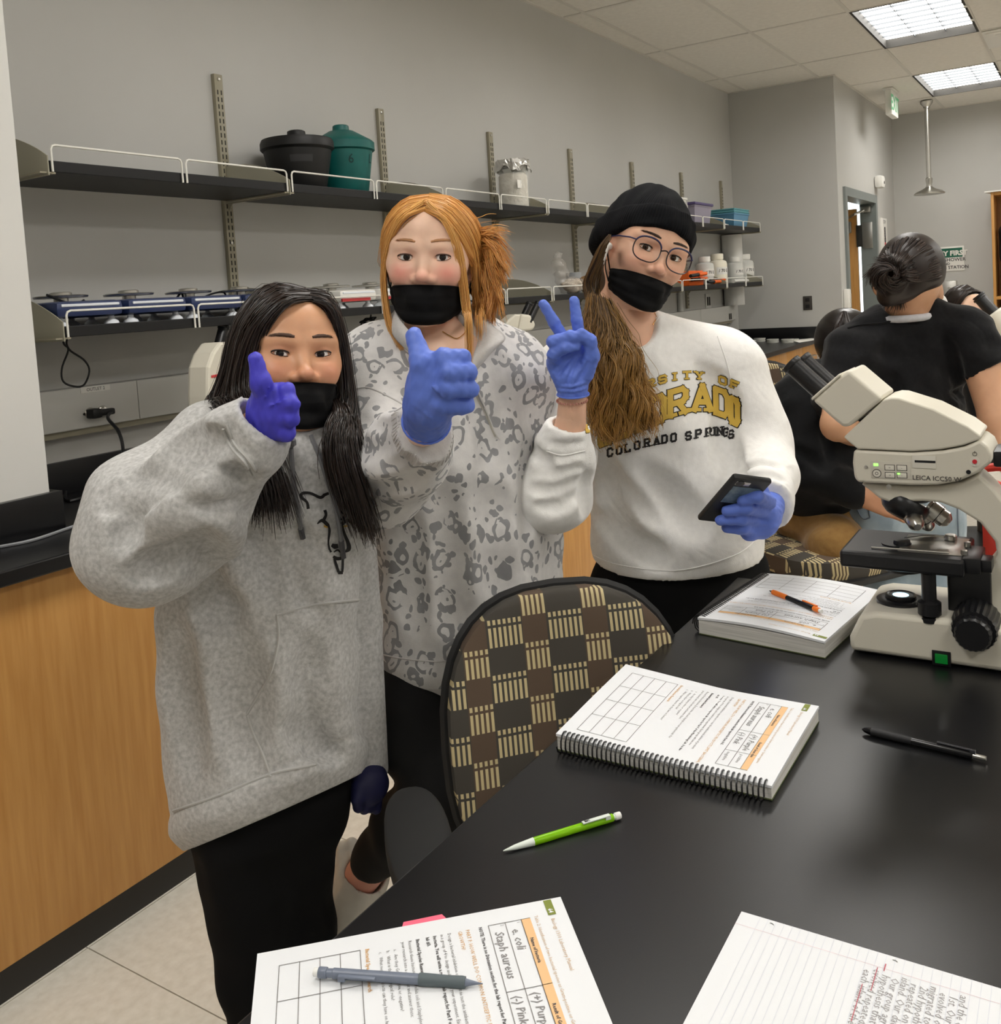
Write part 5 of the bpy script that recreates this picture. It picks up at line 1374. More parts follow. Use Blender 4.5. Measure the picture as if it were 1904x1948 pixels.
def face_mask(M_, V, Fc, parent, zt=-.050, zb=-.090, span=74, seed=1, drop=-.165, shift=0.0, dip=.0):
    bv = bvh_of(V, Fc); NU, NV = 36, 18
    P = np.zeros((NU + 1, NV + 1, 3)); Dr = np.zeros_like(P)
    for i in range(NU + 1):
        th = math.radians(-span + 2 * span * i / NU)
        for j in range(NV + 1):
            s = j / NV; edge = (2 * i / NU - 1) ** 2
            z0 = zt - .006 * edge + dip * (2 * i / NU - 1); zi = z0 + (zb - z0) * s; zo = z0 + (drop + .05 * edge - z0) * s
            d = Vector((math.sin(th), math.cos(th), 0)); a = Vector((0, .0, zi)); o_ = d * .22 + Vector((0, 0, zo))
            dirv = (a - o_).normalized(); h_ = bv.ray_cast(o_, dirv)
            p = h_[0] if h_[0] else o_ + dirv * .12
            P[i, j] = p; Dr[i, j] = -np.array(dirv)
    Q = P.copy()
    for _ in range(14):
        A = Q.copy(); A[1:-1, 1:-1] = .25 * (Q[2:, 1:-1] + Q[:-2, 1:-1] + Q[1:-1, 2:] + Q[1:-1, :-2]); A[1:-1, 0] = .5 * (Q[2:, 0] + Q[:-2, 0]) * .6 + .4 * Q[1:-1, 0]; A[1:-1, -1] = .5 * (Q[2:, -1] + Q[:-2, -1]) * .6 + .4 * Q[1:-1, -1]
        Q = A
    lift = np.maximum(0, ((P - Q) * Dr).sum(2))          # where smoothing sank into the face
    Q = Q + Dr * (lift + .0035)[..., None]
    rg = np.random.default_rng(seed); jj = np.linspace(0, 1, NV + 1)[None, :]; ii = np.linspace(-1, 1, NU + 1)[:, None]
    fold = .0026 * np.abs(np.sin(jj * math.pi * 3.0 + .25 * ii)) ** .6 + .0018 * np.sin(ii * 9 + jj * 7 + seed) * (1 - np.abs(ii)) + .0012 * np.sin(ii * 23 + jj * 3)* np.abs(ii)
    Q = Q + Dr * fold[..., None]
    W_ = xf(M_, Q.reshape(-1, 3)); IN = xf(M_, (Q - Dr * .0022).reshape(-1, 3)); n = (NU + 1) * (NV + 1)
    fs = []
    ix = lambda i, j: i * (NV + 1) + j
    for i in range(NU):
        for j in range(NV):
            fs.append((ix(i, j), ix(i + 1, j), ix(i + 1, j + 1), ix(i, j + 1))); fs.append((n + ix(i, j), n + ix(i, j + 1), n + ix(i + 1, j + 1), n + ix(i + 1, j)))
    for i in range(NU):
        for j in (0, NV): fs.append((ix(i, j), n + ix(i, j), n + ix(i + 1, j), ix(i + 1, j)))
    for j in range(NV):
        for i in (0, NU): fs.append((ix(i, j), ix(i, j + 1), n + ix(i, j + 1), n + ix(i, j)))
    o = mesh_obj('face_mask', np.vstack([W_, IN]), fs, m_mask, parent, 60)
    # top hem and ear loops
    MB().tube([Vector(W_[ix(i, 0)]) for i in range(NU + 1)], .0012, 6).build('mask_hem', m_mask, o)
    for i, s in ((0, -1), (NU, 1)):
        a, b = Vector(Q[i, 1]), Vector(Q[i, NV // 2 + 2])
        e = Vector((s * .0775, -.022, .006)); e2 = Vector((s * .077, -.030, -.014)); e3 = Vector((s * .0735, -.014, -.036))
        MB().tube([M_ @ p for p in smoothpath([a, (a + e) / 2 + Vector((s * .006, 0, .003)), e, e2, e3, (b + e3) / 2 + Vector((s * .003, 0, 0)), b], 24)], .0014, 6).build('ear_loop', m_mask, o)
    return o
def glove_mesh(f, name, m, parent, h=None):
    V, Fc = f.mesh(); return mesh_obj(name, V, Fc, m, parent, 180)
def field_for(pts, pad, h): 
    A = np.array([tuple(p) for p in pts]); return Field(A.min(0) - pad, A.max(0) + pad, h)
def frame_axes(yaw):
    """torso axes: width (image right), depth (towards camera), up; yaw + turns the chest to image right"""
    d = Vector((CBACK.x, CBACK.y, 0)).normalized(); d = Matrix.Rotation(math.radians(yaw), 3, 'Z') @ d
    w = d.cross(Vector((0, 0, 1))).normalized() * -1
    if w.dot(CRIGHT) < 0: w = -w
    return w, d, Vector((0, 0, 1))
def axes_np(yaw):
    w, d, u = frame_axes(yaw); return np.array(Matrix((w, d, u)).transposed())
def cast(bv, px, py, off=.0012):
    d = ray(px, py).normalized(); h_ = bv.ray_cast(CO, d)
    if h_[0] is None: return None
    n = h_[1] if h_[1].dot(d) < 0 else -h_[1]
    return h_[0] + n * off
def seam(bv, pts, r, name, m, parent, n=40, off=.0004):
    P2 = catmull(pts, n); out = [cast(bv, x, y, off) for x, y in P2]; out = [p for p in out if p is not None]
    keep = [out[0]] if out else []
    for p in out[1:]:
        if (p - keep[-1]).length < .06: keep.append(p)
    if len(keep) > 2: return MB().tube(keep, r, 6).build(name, m, parent)
def decal_ribbons(bv, strokes, name, m, parent, off=.0012, sub=6):
    """strokes: list of (polyline px, widths px) laid on the cloth"""
    mb = MB()
    for pts, wd in strokes:
        n = max(2, len(pts) * sub); P2 = catmull(pts, n); wv = np.interp(np.linspace(0, 1, n), np.linspace(0, 1, len(wd)), wd) if isinstance(wd, (list, tuple)) else np.full(n, wd)
        T = np.gradient(P2, axis=0); T /= np.linalg.norm(T, axis=1)[:, None] + 1e-9; N_ = np.stack([-T[:, 1], T[:, 0]], 1)
        rows = []
        for k in (-.5, -.17, .17, .5):
            rows.append([cast(bv, *(P2[i] + N_[i] * wv[i] * k), off) for i in range(n)])
        for a in range(3):
            for i in range(n - 1):
                q = [rows[a][i], rows[a][i + 1], rows[a + 1][i + 1], rows[a + 1][i]]
                if all(p is not None for p in q) and max((q[0] - q[2]).length, (q[1] - q[3]).length) < .05: mb.add(q, [(0, 1, 2, 3)])
    return mb.build(name, m, parent, None) if mb.v else None
m_glove = mat('nitrile_blue', (98, 124, 214), .5, bump=.35, bscale=55, bdist=.002, spec=.4, var=.05, vscale=30)
m_glove2 = mat('nitrile_violet', (72, 68, 196), .5, bump=.35, bscale=55, bdist=.002, spec=.4, var=.05, vscale=30)
m_glove3 = mat('glove_navy', (26, 28, 70), .6, bump=.35, bscale=55, bdist=.002)
m_black_cloth = mat('black_denim', (13, 13, 14), .9, bump=.2, bscale=180, spec=.2)
def fabric(name, rgb, rgb2=None, vscale=120, rough=.9, wr=.5, sheen=.25, fine=420):
    """woven cloth: colour flecks, fine weave and soft wrinkles"""
    m = mat(name, rgb, rough, rgb2=rgb2 or tuple(int(v * .94) for v in rgb), vscale=vscale, sheen=sheen, spec=.2)
    nt = m.node_tree; b = nt.nodes['Principled BSDF']; N = nt.nodes.new; L = nt.links.new
    tc = N('ShaderNodeTexCoord'); a = N('ShaderNodeTexNoise'); a.inputs['Scale'].default_value = fine; a.inputs['Detail'].default_value = 2
    c = N('ShaderNodeTexNoise'); c.inputs['Scale'].default_value = 9; c.inputs['Detail'].default_value = 2; c.inputs['Distortion'].default_value = 1.2
    L(tc.outputs['Object'], a.inputs['Vector']); L(tc.outputs['Object'], c.inputs['Vector'])
    b1 = N('ShaderNodeBump'); b1.inputs['Strength'].default_value = .3; b1.inputs['Distance'].default_value = .001; L(a.outputs['Fac'], b1.inputs['Height'])
    b2 = N('ShaderNodeBump'); b2.inputs['Strength'].default_value = wr; b2.inputs['Distance'].default_value = .02; L(c.outputs['Fac'], b2.inputs['Height']); L(b1.outputs['Normal'], b2.inputs['Normal'])
    L(b2.outputs['Normal'], b.inputs['Normal']); return m
def hair_mat(name, rgb, rgb2, rough=.38):
    m = bpy.data.materials.new(name); m.use_nodes = True; nt = m.node_tree; b = nt.nodes['Principled BSDF']; N = nt.nodes.new; L = nt.links.new
    b.inputs['Roughness'].default_value = rough; b.inputs['Specular IOR Level'].default_value = .5
    g = N('ShaderNodeAttribute'); g.attribute_name = 'lock'
    mx = N('ShaderNodeMix'); mx.data_type = 'RGBA'; mx.inputs['A'].default_value = lin(rgb); mx.inputs['B'].default_value = lin(rgb2)
    L(g.outputs['Fac'], mx.inputs['Factor']); L(mx.outputs['Result'], b.inputs['Base Color']); return m
def hair_obj(parts, m, parent, name='hair', per=None):
    """parts: (V, F, lock values or scalar)"""
    VV = []; FF = []; A = []; n = 0
    for V, Fc, lk in parts:
        V = np.asarray(V, float); VV.append(V); FF += (np.asarray(Fc) + n).tolist() if isinstance(Fc, np.ndarray) else [[i + n for i in q] for q in Fc]
        A.append(np.full(len(V), lk) if np.isscalar(lk) else np.asarray(lk)); n += len(V)
    o = mesh_obj(name, np.vstack(VV), FF, m, parent, 180); set_attr(o, 'lock', np.concatenate(A)); return o
def strand_part(guides, n, r, seed=0, seg=14, dark=(0, 1), tip=0.0, **kw):
    V, Fq = strands(guides, n, r, seed=seed, seg=seg, **kw)
    sides = kw.get('sides', 3); rg = np.random.default_rng(seed + 99)
    lk = rg.uniform(dark[0], dark[1], n)[:, None] + tip * np.linspace(0, 1, seg)[None, :] ** 1.5
    return V, Fq, np.clip(np.repeat(lk.reshape(-1), sides), 0, 1)
def underbody(h, cones):
    pts = [c[0] for c in cones] + [c[1] for c in cones]; r = max(max(c[2], c[3]) for c in cones)
    f = field_for(pts, r + .03, h)
    for a, b, r0, r1 in cones: f.cone(a, b, r0, r1, .03)
    return f.mesh()
def shoe(M_, m, parent, name='shoe', sole=None):
    """sneaker in local frame: toe +y, up +z, origin under the heel-ankle"""
    f = Field((-.06, -.09, -.01), (.06, .22, .12), .006)
    f.ell((0, 0, .045), (.036, .05, .045), .01).ell((0, .09, .03), (.04, .075, .032), .03).ell((0, .15, .026), (.042, .05, .026), .03)
    f.cone((0, -.01, .06), (0, -.015, .1), .036, .038, .02).ell((0, -.012, .115), (.03, .036, .03), .004, 'sub')
    f.plane((0, 0, .002), (0, 0, -1))
    V, Fc = f.mesh(M_); o = mesh_obj(name, V, Fc, m, parent, 180)
    f = Field((-.06, -.09, -.01), (.06, .22, .05), .006); f.ell((0, .01, .01), (.04, .058, .016), .01).ell((0, .13, .01), (.046, .085, .016), .04); f.plane((0, 0, .0005), (0, 0, -1))
    V, Fc = f.mesh(M_); mesh_obj('sole', V, Fc, sole or m, o, 60); return o

def carve(f, lines, mode='sub'):
    """press creases ('sub') or raise folds ('add') along pixel lines on the cloth: (pts, radius, blend, depth offset)"""
    V, Fc = f.mesh(); bv = bvh_of(V, Fc)
    for pts, r, k, off in lines:
        P2 = catmull(pts, max(4, 3 * len(pts))); q = []
        for x, y in P2:
            p = cast(bv, x, y, off)
            if p is not None: q.append(p)
        m_ = len(q)
        for i in range(m_ - 1):
            if (q[i] - q[i + 1]).length > .06: continue
            ta = math.sin(math.pi * (i + .35) / (m_ - .3)) ** .5; tb_ = math.sin(math.pi * min(m_ - .65, i + 1.35) / (m_ - .3)) ** .5
            f.cone(V3(q[i]), V3(q[i + 1]), max(.002, r * ta), max(.002, r * tb_), k, mode)
    return f
def V3(p): return np.array(tuple(p))
def bodypart_cut(f, pnt, dirv, rad):
    """trim the garment square to dirv past pnt, only within rad of it"""
    sl, g = f.sub(V3(pnt) - rad, V3(pnt) + rad)
    near = np.sqrt((g[0] - pnt[0]) ** 2 + (g[1] - pnt[1]) ** 2 + (g[2] - pnt[2]) ** 2)
    pc = (g[0] - pnt[0]) * dirv[0] + (g[1] - pnt[1]) * dirv[1] + (g[2] - pnt[2]) * dirv[2]
    f.d[sl] = np.where(near < rad, np.maximum(f.d[sl], pc.astype(np.float32)), f.d[sl])
# ================================================================== person in the grey hoodie
P1 = empty('person', (1.03, 1.12, 0), 'person in a grey hoodie, black mask and violet glove giving a thumbs up', 'person')
m_skin1 = skin_mat('skin_tan', (206, 154, 118), (204, 118, 96))
HM1 = head_frame(575, 672, 1.43, yaw=15, pitch=-8, roll=1, s=1.02)
f = head_field(eye_open=.0041, smile=1.3, nose_w=1.15, asian=True, wide=.98)
hv, hf = f.mesh(); bl = blush_of(hv, (.45, .35, .3)); HB = bvh_of(hv, hf)
hvw = xf(HM1, hv)
shR, shL = at(400, 868, 1.44), at(650, 880, 1.56); nk1 = HM1 @ Vector((0, -.045, -.24))
el1, wr1 = at(252, 1040, 1.30), at(498, 806, 1.235)
hip1 = at(520, 1480, 1.52)
uv_, uf_ = underbody(.014, [(nk1 + ray(545, 850) * .03, at(520, 1380, 1.56), .06, .06), (nk1, shR, .06, .05), (nk1, shL, .06, .05), (shR, el1, .045, .04), (el1, wr1, .04, .026)])
vv, ff = joinm([(hvw, hf), (uv_, uf_)])
body = mesh_obj('body', vv, ff, m_skin1, P1, 180); set_attr(body, 'blush', np.concatenate([bl, np.zeros(len(uv_))]))
eyes(HM1, P1, (30, 18, 12), gaze=(13, -5))
m_brow1 = mat('brow_dark', (78, 56, 44), .7); m_lash = mat('lash_black', (20, 16, 14), .6)
face_hairs(HM1, HB, P1, m_brow1, m_lash, brow=(.048, .0235, .0275, .0036), opening=.0040, asian=True, thick=1.15)
face_mask(HM1, hv, hf, P1, zt=-.046, drop=-.155)
# hoodie
m_hood = fabric('heather_grey', (204, 203, 201), (168, 167, 165), 150, .95, .35)
A1 = axes_np(10)
pts = [el1, shR, shL, at(300, 1560, 1.5), at(720, 1560, 1.5), at(520, 1640, 1.5), wr1, nk1]
f = field_for(pts, .17, .0055)
ctr = lambda px, py, d: V3(at(px, py, d))
f.ell(ctr(535, 905, 1.52), (.125, .100, .085), .05, Rm=A1)
f.ell(ctr(535, 985, 1.52), (.135, .120, .15), .06, Rm=A1)
f.ell(ctr(492, 1200, 1.53), (.160, .138, .20), .07, Rm=A1)
f.ell(ctr(497, 1390, 1.54), (.158, .140, .20), .07, Rm=A1)
f.ell(ctr(522, 1530, 1.54), (.152, .135, .14), .06, Rm=A1)
f.cone(ctr(430, 880, 1.47), ctr(560, 855, 1.5), .075, .075, .05).cone(ctr(560, 855, 1.5), ctr(640, 890, 1.57), .07, .06, .05)
# hood lying behind the neck and collar
f.cone(ctr(500, 830, 1.55), ctr(640, 845, 1.6), .06, .055, .04)
# raised sleeve
f.cone(ctr(405, 875, 1.44), ctr(285, 985, 1.35), .088, .088, .04).cone(ctr(285, 985, 1.35), ctr(262, 1030, 1.31), .088, .080, .04)
f.cone(ctr(262, 1030, 1.31), ctr(385, 925, 1.27), .078, .074, .03).cone(ctr(385, 925, 1.27), ctr(455, 850, 1.245), .074, .054, .03).cone(ctr(455, 850, 1.245), ctr(500, 800, 1.235), .050, .044, .02)
f.cone(ctr(300, 1060, 1.31), ctr(380, 1040, 1.32), .05, .045, .05)
# folds
f.disp(lambda x, y, z: .0028 * np.sin(21 * (x * A1[0, 0] + y * A1[1, 0]) + 7 * np.sin(4.5 * z + 1) + 3 * z) + .0018 * np.sin(50 * z + 22 * (x * A1[0, 0] + y * A1[1, 0])))
carve(f, [([(196, 950), (245, 940), (290, 934)], .016, .022, -.004), ([(246, 962), (240, 1000), (233, 1035)], .012, .02, -.004), ([(250, 902), (300, 898), (345, 890), (352, 872)], .016, .022, -.004),
          ([(352, 868), (365, 850), (400, 842), (432, 868)], .014, .02, -.004), ([(352, 862), (375, 880), (398, 908)], .010, .014, -.004), ([(425, 908), (450, 918), (478, 912)], .012, .016, -.004), ([(420, 880), (436, 900), (446, 905)], .010, .014, .002),
          ([(372, 945), (410, 957), (455, 955)], .010, .016, .002), ([(262, 1092), (330, 1068), (398, 1024)], .016, .026, -.004), ([(430, 800), (440, 830), (470, 868)], .006, .012, .001), ([(300, 870), (330, 840), (360, 822)], .012, .03, .002),
          ([(408, 1040), (412, 1110), (418, 1190)], .020, .04, .002), ([(470, 960), (490, 1060), (520, 1120)], .016, .04, .002), ([(560, 1010), (585, 1080), (606, 1150)], .014, .035, .001), ([(450, 1230), (455, 1330), (470, 1450)], .016, .05, .002), ([(590, 1240), (600, 1330), (640, 1420)], .014, .04, .002), ([(330, 1200), (335, 1330), (360, 1450)], .014, .05, .002), ([(560, 1380), (610, 1420), (650, 1430)], .012, .03, -.004)])
carve(f, [([(205, 960), (250, 950), (300, 945)], .010, .02, -.006), ([(350, 905), (385, 925), (430, 935)], .010, .02, -.006), ([(430, 1000), (445, 1060), (470, 1120)], .010, .03, -.006), ([(582, 1045), (600, 1100), (622, 1145)], .008, .03, -.005), ([(605, 1300), (630, 1360), (660, 1410)], .008, .03, -.005)], 'add')
# neck opening and hem
f.cone(nk1 + Vector((0, 0, .0)), HM1 @ Vector((0, -.01, -.10)), .062, .075, .012, 'sub')
p0, p1, p2 = at(372, 1612, 1.42), at(690, 1475, 1.43), at(540, 1530, 1.72)
nrm = (p1 - p0).cross(p2 - p0).normalized(); nrm = nrm if nrm.z < 0 else -nrm
hp = V3(p0); hn = V3(nrm)
def hem_groove(x, y, z):
    t = -((x - hp[0]) * hn[0] + (y - hp[1]) * hn[1] + (z - hp[2]) * hn[2])
    w = (np.abs(x - hp[0]) < 2)
    return .0035 * np.exp(-((t - .058) / .004) ** 2) - .006 * np.exp(-((t - .03) / .03) ** 2) + .010 * np.clip((.03 - t) / .03, 0, 1)
f.disp(hem_groove)
sl, g = f.sub(hp - 3, hp + 3)
# trim only the torso below the hem plane (keep the hanging arm)
w_, d_, u_ = frame_axes(10)
e = ((g[0] - hp[0]) * hn[0] + (g[1] - hp[1]) * hn[1] + (g[2] - hp[2]) * hn[2])
f.d = np.maximum(f.d, e.astype(np.float32))
# far arm hanging
f.cone(ctr(645, 905, 1.59), ctr(672, 1180, 1.66), .055, .05, .012).cone(ctr(672, 1180, 1.66), ctr(697, 1462, 1.62), .05, .038, .012)
# cut the cuff: everything past the wrist along the forearm, only near the wrist
cd = V3((at(500, 800, 1.235) - at(455, 850, 1.245)).normalized()); cpnt = V3(at(503, 797, 1.234))
near = np.sqrt((g[0] - cpnt[0]) ** 2 + (g[1] - cpnt[1]) ** 2 + (g[2] - cpnt[2]) ** 2)
pc_ = (g[0] - cpnt[0]) * cd[0] + (g[1] - cpnt[1]) * cd[1] + (g[2] - cpnt[2]) * cd[2]
f.d = np.where(near < .09, np.maximum(f.d, pc_.astype(np.float32)), f.d)
f.cone(cpnt - cd * .02, cpnt + cd * .04, .034, .037, .006, 'sub')
hv1, hf1 = f.mesh(); hood = mesh_obj('hoodie', hv1, hf1, m_hood, P1, 180); BV1 = bvh_of(hv1, hf1)
# hoodie seams, pocket, drawstrings, print
m_seam = mat('hoodie_seam', (188, 187, 184), .95)
for pts_ in ([(527, 1170), (590, 1152), (650, 1144), (700, 1140)], [(527, 1170), (530, 1215), (515, 1280), (490, 1325), (470, 1358)], [(470, 1360), (482, 1395), (500, 1435), (515, 1478)], [(400, 1090), (405, 1180), (412, 1300), (420, 1400), (428, 1500)], [(330, 1542), (410, 1515), (470, 1490), (530, 1468), (600, 1455)], [(480, 905), (465, 880), (440, 850), (425, 815)], [(488, 898), (472, 874), (447, 844), (432, 808)]):
    seam(BV1, pts_, .0023, 'seam', m_seam, hood, 40)
m_string = mat('drawstring', (112, 112, 114), .85)
for pts_ in ([(553, 838), (556, 880), (560, 930), (567, 975), (577, 1022)], [(590, 830), (608, 875), (625, 930), (640, 985), (650, 1060)]):
    P2 = catmull(pts_, 30); q = [cast(BV1, x, y, .004) for x, y in P2]; q = [p for p in q if p]
    if len(q) > 3:
        s_ = MB().tube(q, .0036, 6).build('drawstring', m_string, hood); MB().tube(q[-4:], .0046, 6).build('aglet', mat('aglet_dark', (70, 70, 74), .4), s_)
blk = mat('print_black', (26, 24, 24), .7)
decal_ribbons(BV1, [([(586, 968), (583, 955), (572, 945), (576, 938), (590, 938), (608, 946), (616, 942)], [6, 5, 6, 6, 5, 6, 6]), ([(614, 942), (628, 938), (642, 946), (652, 941), (660, 948)], [6, 5, 6, 5, 4]),
    ([(617, 970), (619, 980), (613, 992)], [6, 5, 7]), ([(603, 996), (612, 990), (622, 998), (625, 1004)], [2, 7, 7, 3]), ([(647, 972), (655, 980), (649, 990)], [5, 5, 7]), ([(669, 997), (660, 990), (650, 996), (648, 1004)], [2, 7, 7, 3]),
    ([(624, 998), (626, 1010), (624, 1030), (626, 1042), (629, 1050)], [3, 5, 3, 3, 4]), ([(650, 1000), (654, 1015), (662, 1035), (662, 1045), (654, 1050)], [4, 5, 7, 7, 3]),
    ([(630, 1036), (636, 1039), (642, 1038)], [6, 10, 8]), ([(634, 1050), (641, 1046), (648, 1052)], [2, 4, 2]), ([(633, 1058), (640, 1062), (648, 1062)], [5, 7, 6]), ([(635, 1062), (639, 1075), (643, 1088)], [4, 5, 5]), ([(651, 1063), (651, 1076), (650, 1088)], [4, 4, 4]), ([(642, 1089), (651, 1089)], [6, 6])], 'cougar_print', blk, hood, .0014)
decal_ribbons(BV1, [([(615, 1000), (622, 1003)], [3, 3]), ([(652, 1001), (659, 1000)], [3, 3])], 'cougar_print_eyes', mat('print_gold', (196, 156, 74), .7), hood, .002)
# trousers, shoes
def trousers(name, legs, m, parent, h=.009, hips=None, cut=None):
    pts = [p for l in legs for p in l[0]] + ([hips[0]] if hips else []); f = field_for(pts, .16, h)
    if hips: f.ell(V3(hips[0]), hips[1], .05, Rm=hips[2])
    for ps, rs in legs: f.chain([V3(p) for p in ps], rs, .03)
    f.noise(.003, .1, 4)
    if cut is not None: f.plane(V3((0, 0, cut)), (0, 0, -1))
    V, Fc = f.mesh(); return mesh_obj(name, V, Fc, m, parent, 180)
base1 = hip1
def down(p, z, dx=0, dy=0): return Vector((p.x + dx, p.y + dy, z))
hL, hR_ = at(465, 1590, 1.50), at(552, 1575, 1.57)
kL, kR = down(hL, .40, -.0, -.0), down(hR_, .40, .0, 0)
aL, aR = down(hL, .075, .01, .0), down(hR_, .075, -.01, 0)
trousers('trousers', [([hL, kL, aL], [.082, .058, .048]), ([hR_, kR, aR], [.080, .056, .046])], m_black_cloth, P1, hips=(at(515, 1510, 1.555), (.136, .112, .12), A1), cut=.02)
wsh = mat('shoe_white', (214, 208, 196), .7, var=.06, vscale=30)
for a_ in (aL, aR):
    fd = frame_axes(5)[1]; Ms_ = Matrix((frame_axes(5)[0] * -1, fd, Vector((0, 0, 1)))).transposed().to_4x4(); Ms_.translation = (a_.x, a_.y, 0); shoe(Ms_, wsh, P1)
# gloves
f = Field(V3(at(520, 760, 1.22)) - .12, V3(at(520, 760, 1.22)) + .12, .0022)
for st, kn, d0 in (((500, 768), (546, 744), 1.200), ((500, 785), (554, 768), 1.192), ((503, 800), (553, 796), 1.197), ((508, 815), (546, 824), 1.207)):
    a_, b_ = ctr(*st, 1.222), ctr(*kn, d0)
    f.cone(a_, b_, .0145, .0112, .007)
    c_ = ctr(kn[0] - 6, kn[1] + 1, d0 + .035); f.cone(b_, c_, .0108, .0105, .003).cone(c_, ctr(kn[0] - 36, kn[1] + 1, d0 + .04), .0105, .010, .004)
f.cone(ctr(505, 800, 1.238), ctr(515, 785, 1.218), .027, .026, .014)
f.ell(ctr(520, 782, 1.222), (.030, .022, .036), .012, Rm=A1)
f.cone(ctr(506, 768, 1.208), ctr(496, 728, 1.192), .0155, .0138, .010).cone(ctr(496, 728, 1.192), ctr(487, 684, 1.19), .0128, .0098, .006)
for k, (a_, b_) in enumerate((((486, 742), (512, 738)), ((484, 752), (520, 744)), ((488, 765), (512, 752)), ((508, 775), (542, 760)))): f.cone(ctr(*a_, 1.19), ctr(*b_, 1.184), .0012, .0012, .002)
f.noise(.0006, .012, 3)
glove_mesh(f, 'glove', m_glove2, P1)
hc = at(700, 1515, 1.585); f = Field(V3(hc) - .11, V3(hc) + .11, .003)
f.cone(ctr(698, 1462, 1.615), ctr(700, 1490, 1.595), .03, .036, .02)
for k in range(4): f.cone(ctr(684 + 11 * k, 1495, 1.57 + .012 * k), ctr(682 + 11 * k, 1535 + 3 * (k % 2), 1.565 + .012 * k), .012, .010, .006)
f.cone(ctr(690, 1490, 1.58), ctr(680, 1520, 1.56), .014, .011, .008)
glove_mesh(f, 'glove', m_glove3, P1)
# hair
m_hair1 = hair_mat('hair_black_brown', (22, 15, 12), (58, 42, 34), .32)
L1 = lambda x, y, z: HM1 @ Vector((x, y, z))
f = Field((-.13, -.14, -.16), (.13, .13, .14), .0035)
f.ell((0, -.018, .028), (.080, .100, .084), .01).ell((0, -.045, -.05), (.080, .065, .085), .04)
f.ell((-.006, .098, -.020), (.062, .078, .092), .012, 'sub')
V, Fc = f.mesh(HM1); parts = [(V, Fc, .08)]
px0 = -.022
def HC(px, py, off=.010):
    return at(px, py, (1.425 if py < 880 else 1.40 if py < 960 else 1.392) - off * .5)
left = [[L1(px0 + .002, .060, .086), L1(.022, .079, .076), L1(.056, .068, .040), L1(.071, .052, -.005), L1(.076, .048, -.060), at(500, 810, 1.36), HC(520, 860), HC(540, 920, .014), HC(560, 985, .008)],
        [L1(px0, .045, .096), L1(.030, .062, .086), L1(.068, .050, .045), L1(.082, .038, -.010), L1(.086, .036, -.065), at(480, 800, 1.36), HC(500, 860), HC(520, 925, .014), HC(530, 990, .008)],
        [L1(px0, .020, .107), L1(.035, .030, .108), L1(.076, .022, .050), L1(.090, .016, -.020), L1(.100, .014, -.075), at(455, 790, 1.38), HC(485, 870), HC(498, 930, .012), HC(500, 995, .006)],
        [L1(px0, -.015, .112), L1(.035, -.010, .113), L1(.080, -.008, .050), L1(.094, -.008, -.025), L1(.115, -.006, -.080), at(425, 780, 1.40), HC(470, 880), HC(478, 940, .010), HC(465, 1000, .006)],
        [L1(px0, -.055, .105), L1(.030, -.050, .106), L1(.076, -.045, .045), L1(.093, -.040, -.030), L1(.118, -.035, -.080), at(408, 775, 1.43), at(408, 800, 1.48), at(425, 830, 1.52), at(440, 870, 1.54)],
        [L1(px0, -.095, .080), L1(.020, -.105, .060), L1(.060, -.090, .010), L1(.085, -.075, -.040), L1(.105, -.065, -.080), at(412, 770, 1.46), at(415, 795, 1.50), at(430, 820, 1.53), at(445, 845, 1.55)]]
right = [[L1(px0 + .002, .060, .086), L1(-.045, .072, .072), L1(-.063, .058, .030), L1(-.070, .046, -.015), L1(-.072, .042, -.075), at(632, 820, 1.40), HC(634, 880), HC(662, 950, .012), HC(690, 1015, .008)],
         [L1(px0, .045, .096), L1(-.055, .055, .085), L1(-.073, .042, .035), L1(-.080, .034, -.020), L1(-.084, .030, -.085), at(645, 825, 1.41), HC(650, 885), HC(674, 955, .012), HC(698, 1025, .008)],
         [L1(px0, .020, .107), L1(-.058, .024, .098), L1(-.080, .018, .040), L1(-.088, .012, -.025), L1(-.092, .010, -.090), at(658, 830, 1.43), HC(665, 890), HC(686, 960, .010), HC(706, 1035, .006)],
         [L1(px0, -.015, .112), L1(-.058, -.010, .105), L1(-.083, -.010, .045), L1(-.092, -.010, -.030), L1(-.098, -.010, -.090), at(668, 830, 1.45), at(678, 890, 1.46), at(690, 960, 1.46), at(703, 1030, 1.46)],
         [L1(px0, -.055, .105), L1(-.055, -.055, .098), L1(-.080, -.045, .035), L1(-.092, -.038, -.035), L1(-.098, -.030, -.090), at(672, 830, 1.48), at(685, 890, 1.49), at(698, 960, 1.49), at(708, 1025, 1.49)],
         [L1(px0, -.095, .080), L1(-.055, -.100, .060), L1(-.075, -.085, .010), L1(-.085, -.070, -.040), L1(-.090, -.055, -.090), at(660, 830, 1.51), at(670, 870, 1.52), at(675, 900, 1.52), at(680, 930, 1.52)]]
inner = [[L1(-.060, .020, -.060), at(640, 790, 1.43), at(628, 830, 1.42), HC(626, 870, .006), HC(655, 940, .006)], [L1(-.066, .015, -.060), at(652, 790, 1.44), at(645, 840, 1.43), HC(648, 885, .006), HC(675, 975, .006)], [L1(-.07, .0, -.060), at(662, 790, 1.46), at(662, 840, 1.46), HC(668, 900, .006), HC(694, 1000, .006)]]
parts += [strand_part(inner, 900, .0014, 7, 16, (0, .4), jit=.006)]
parts += [strand_part(left, 2200, .00135, 1, 20, (0, .7), jit=.0045, clump=170, cj=.010, lenvar=.30), strand_part(right, 2200, .00135, 2, 20, (0, .6), jit=.0045, clump=150, cj=.008, lenvar=.26)]
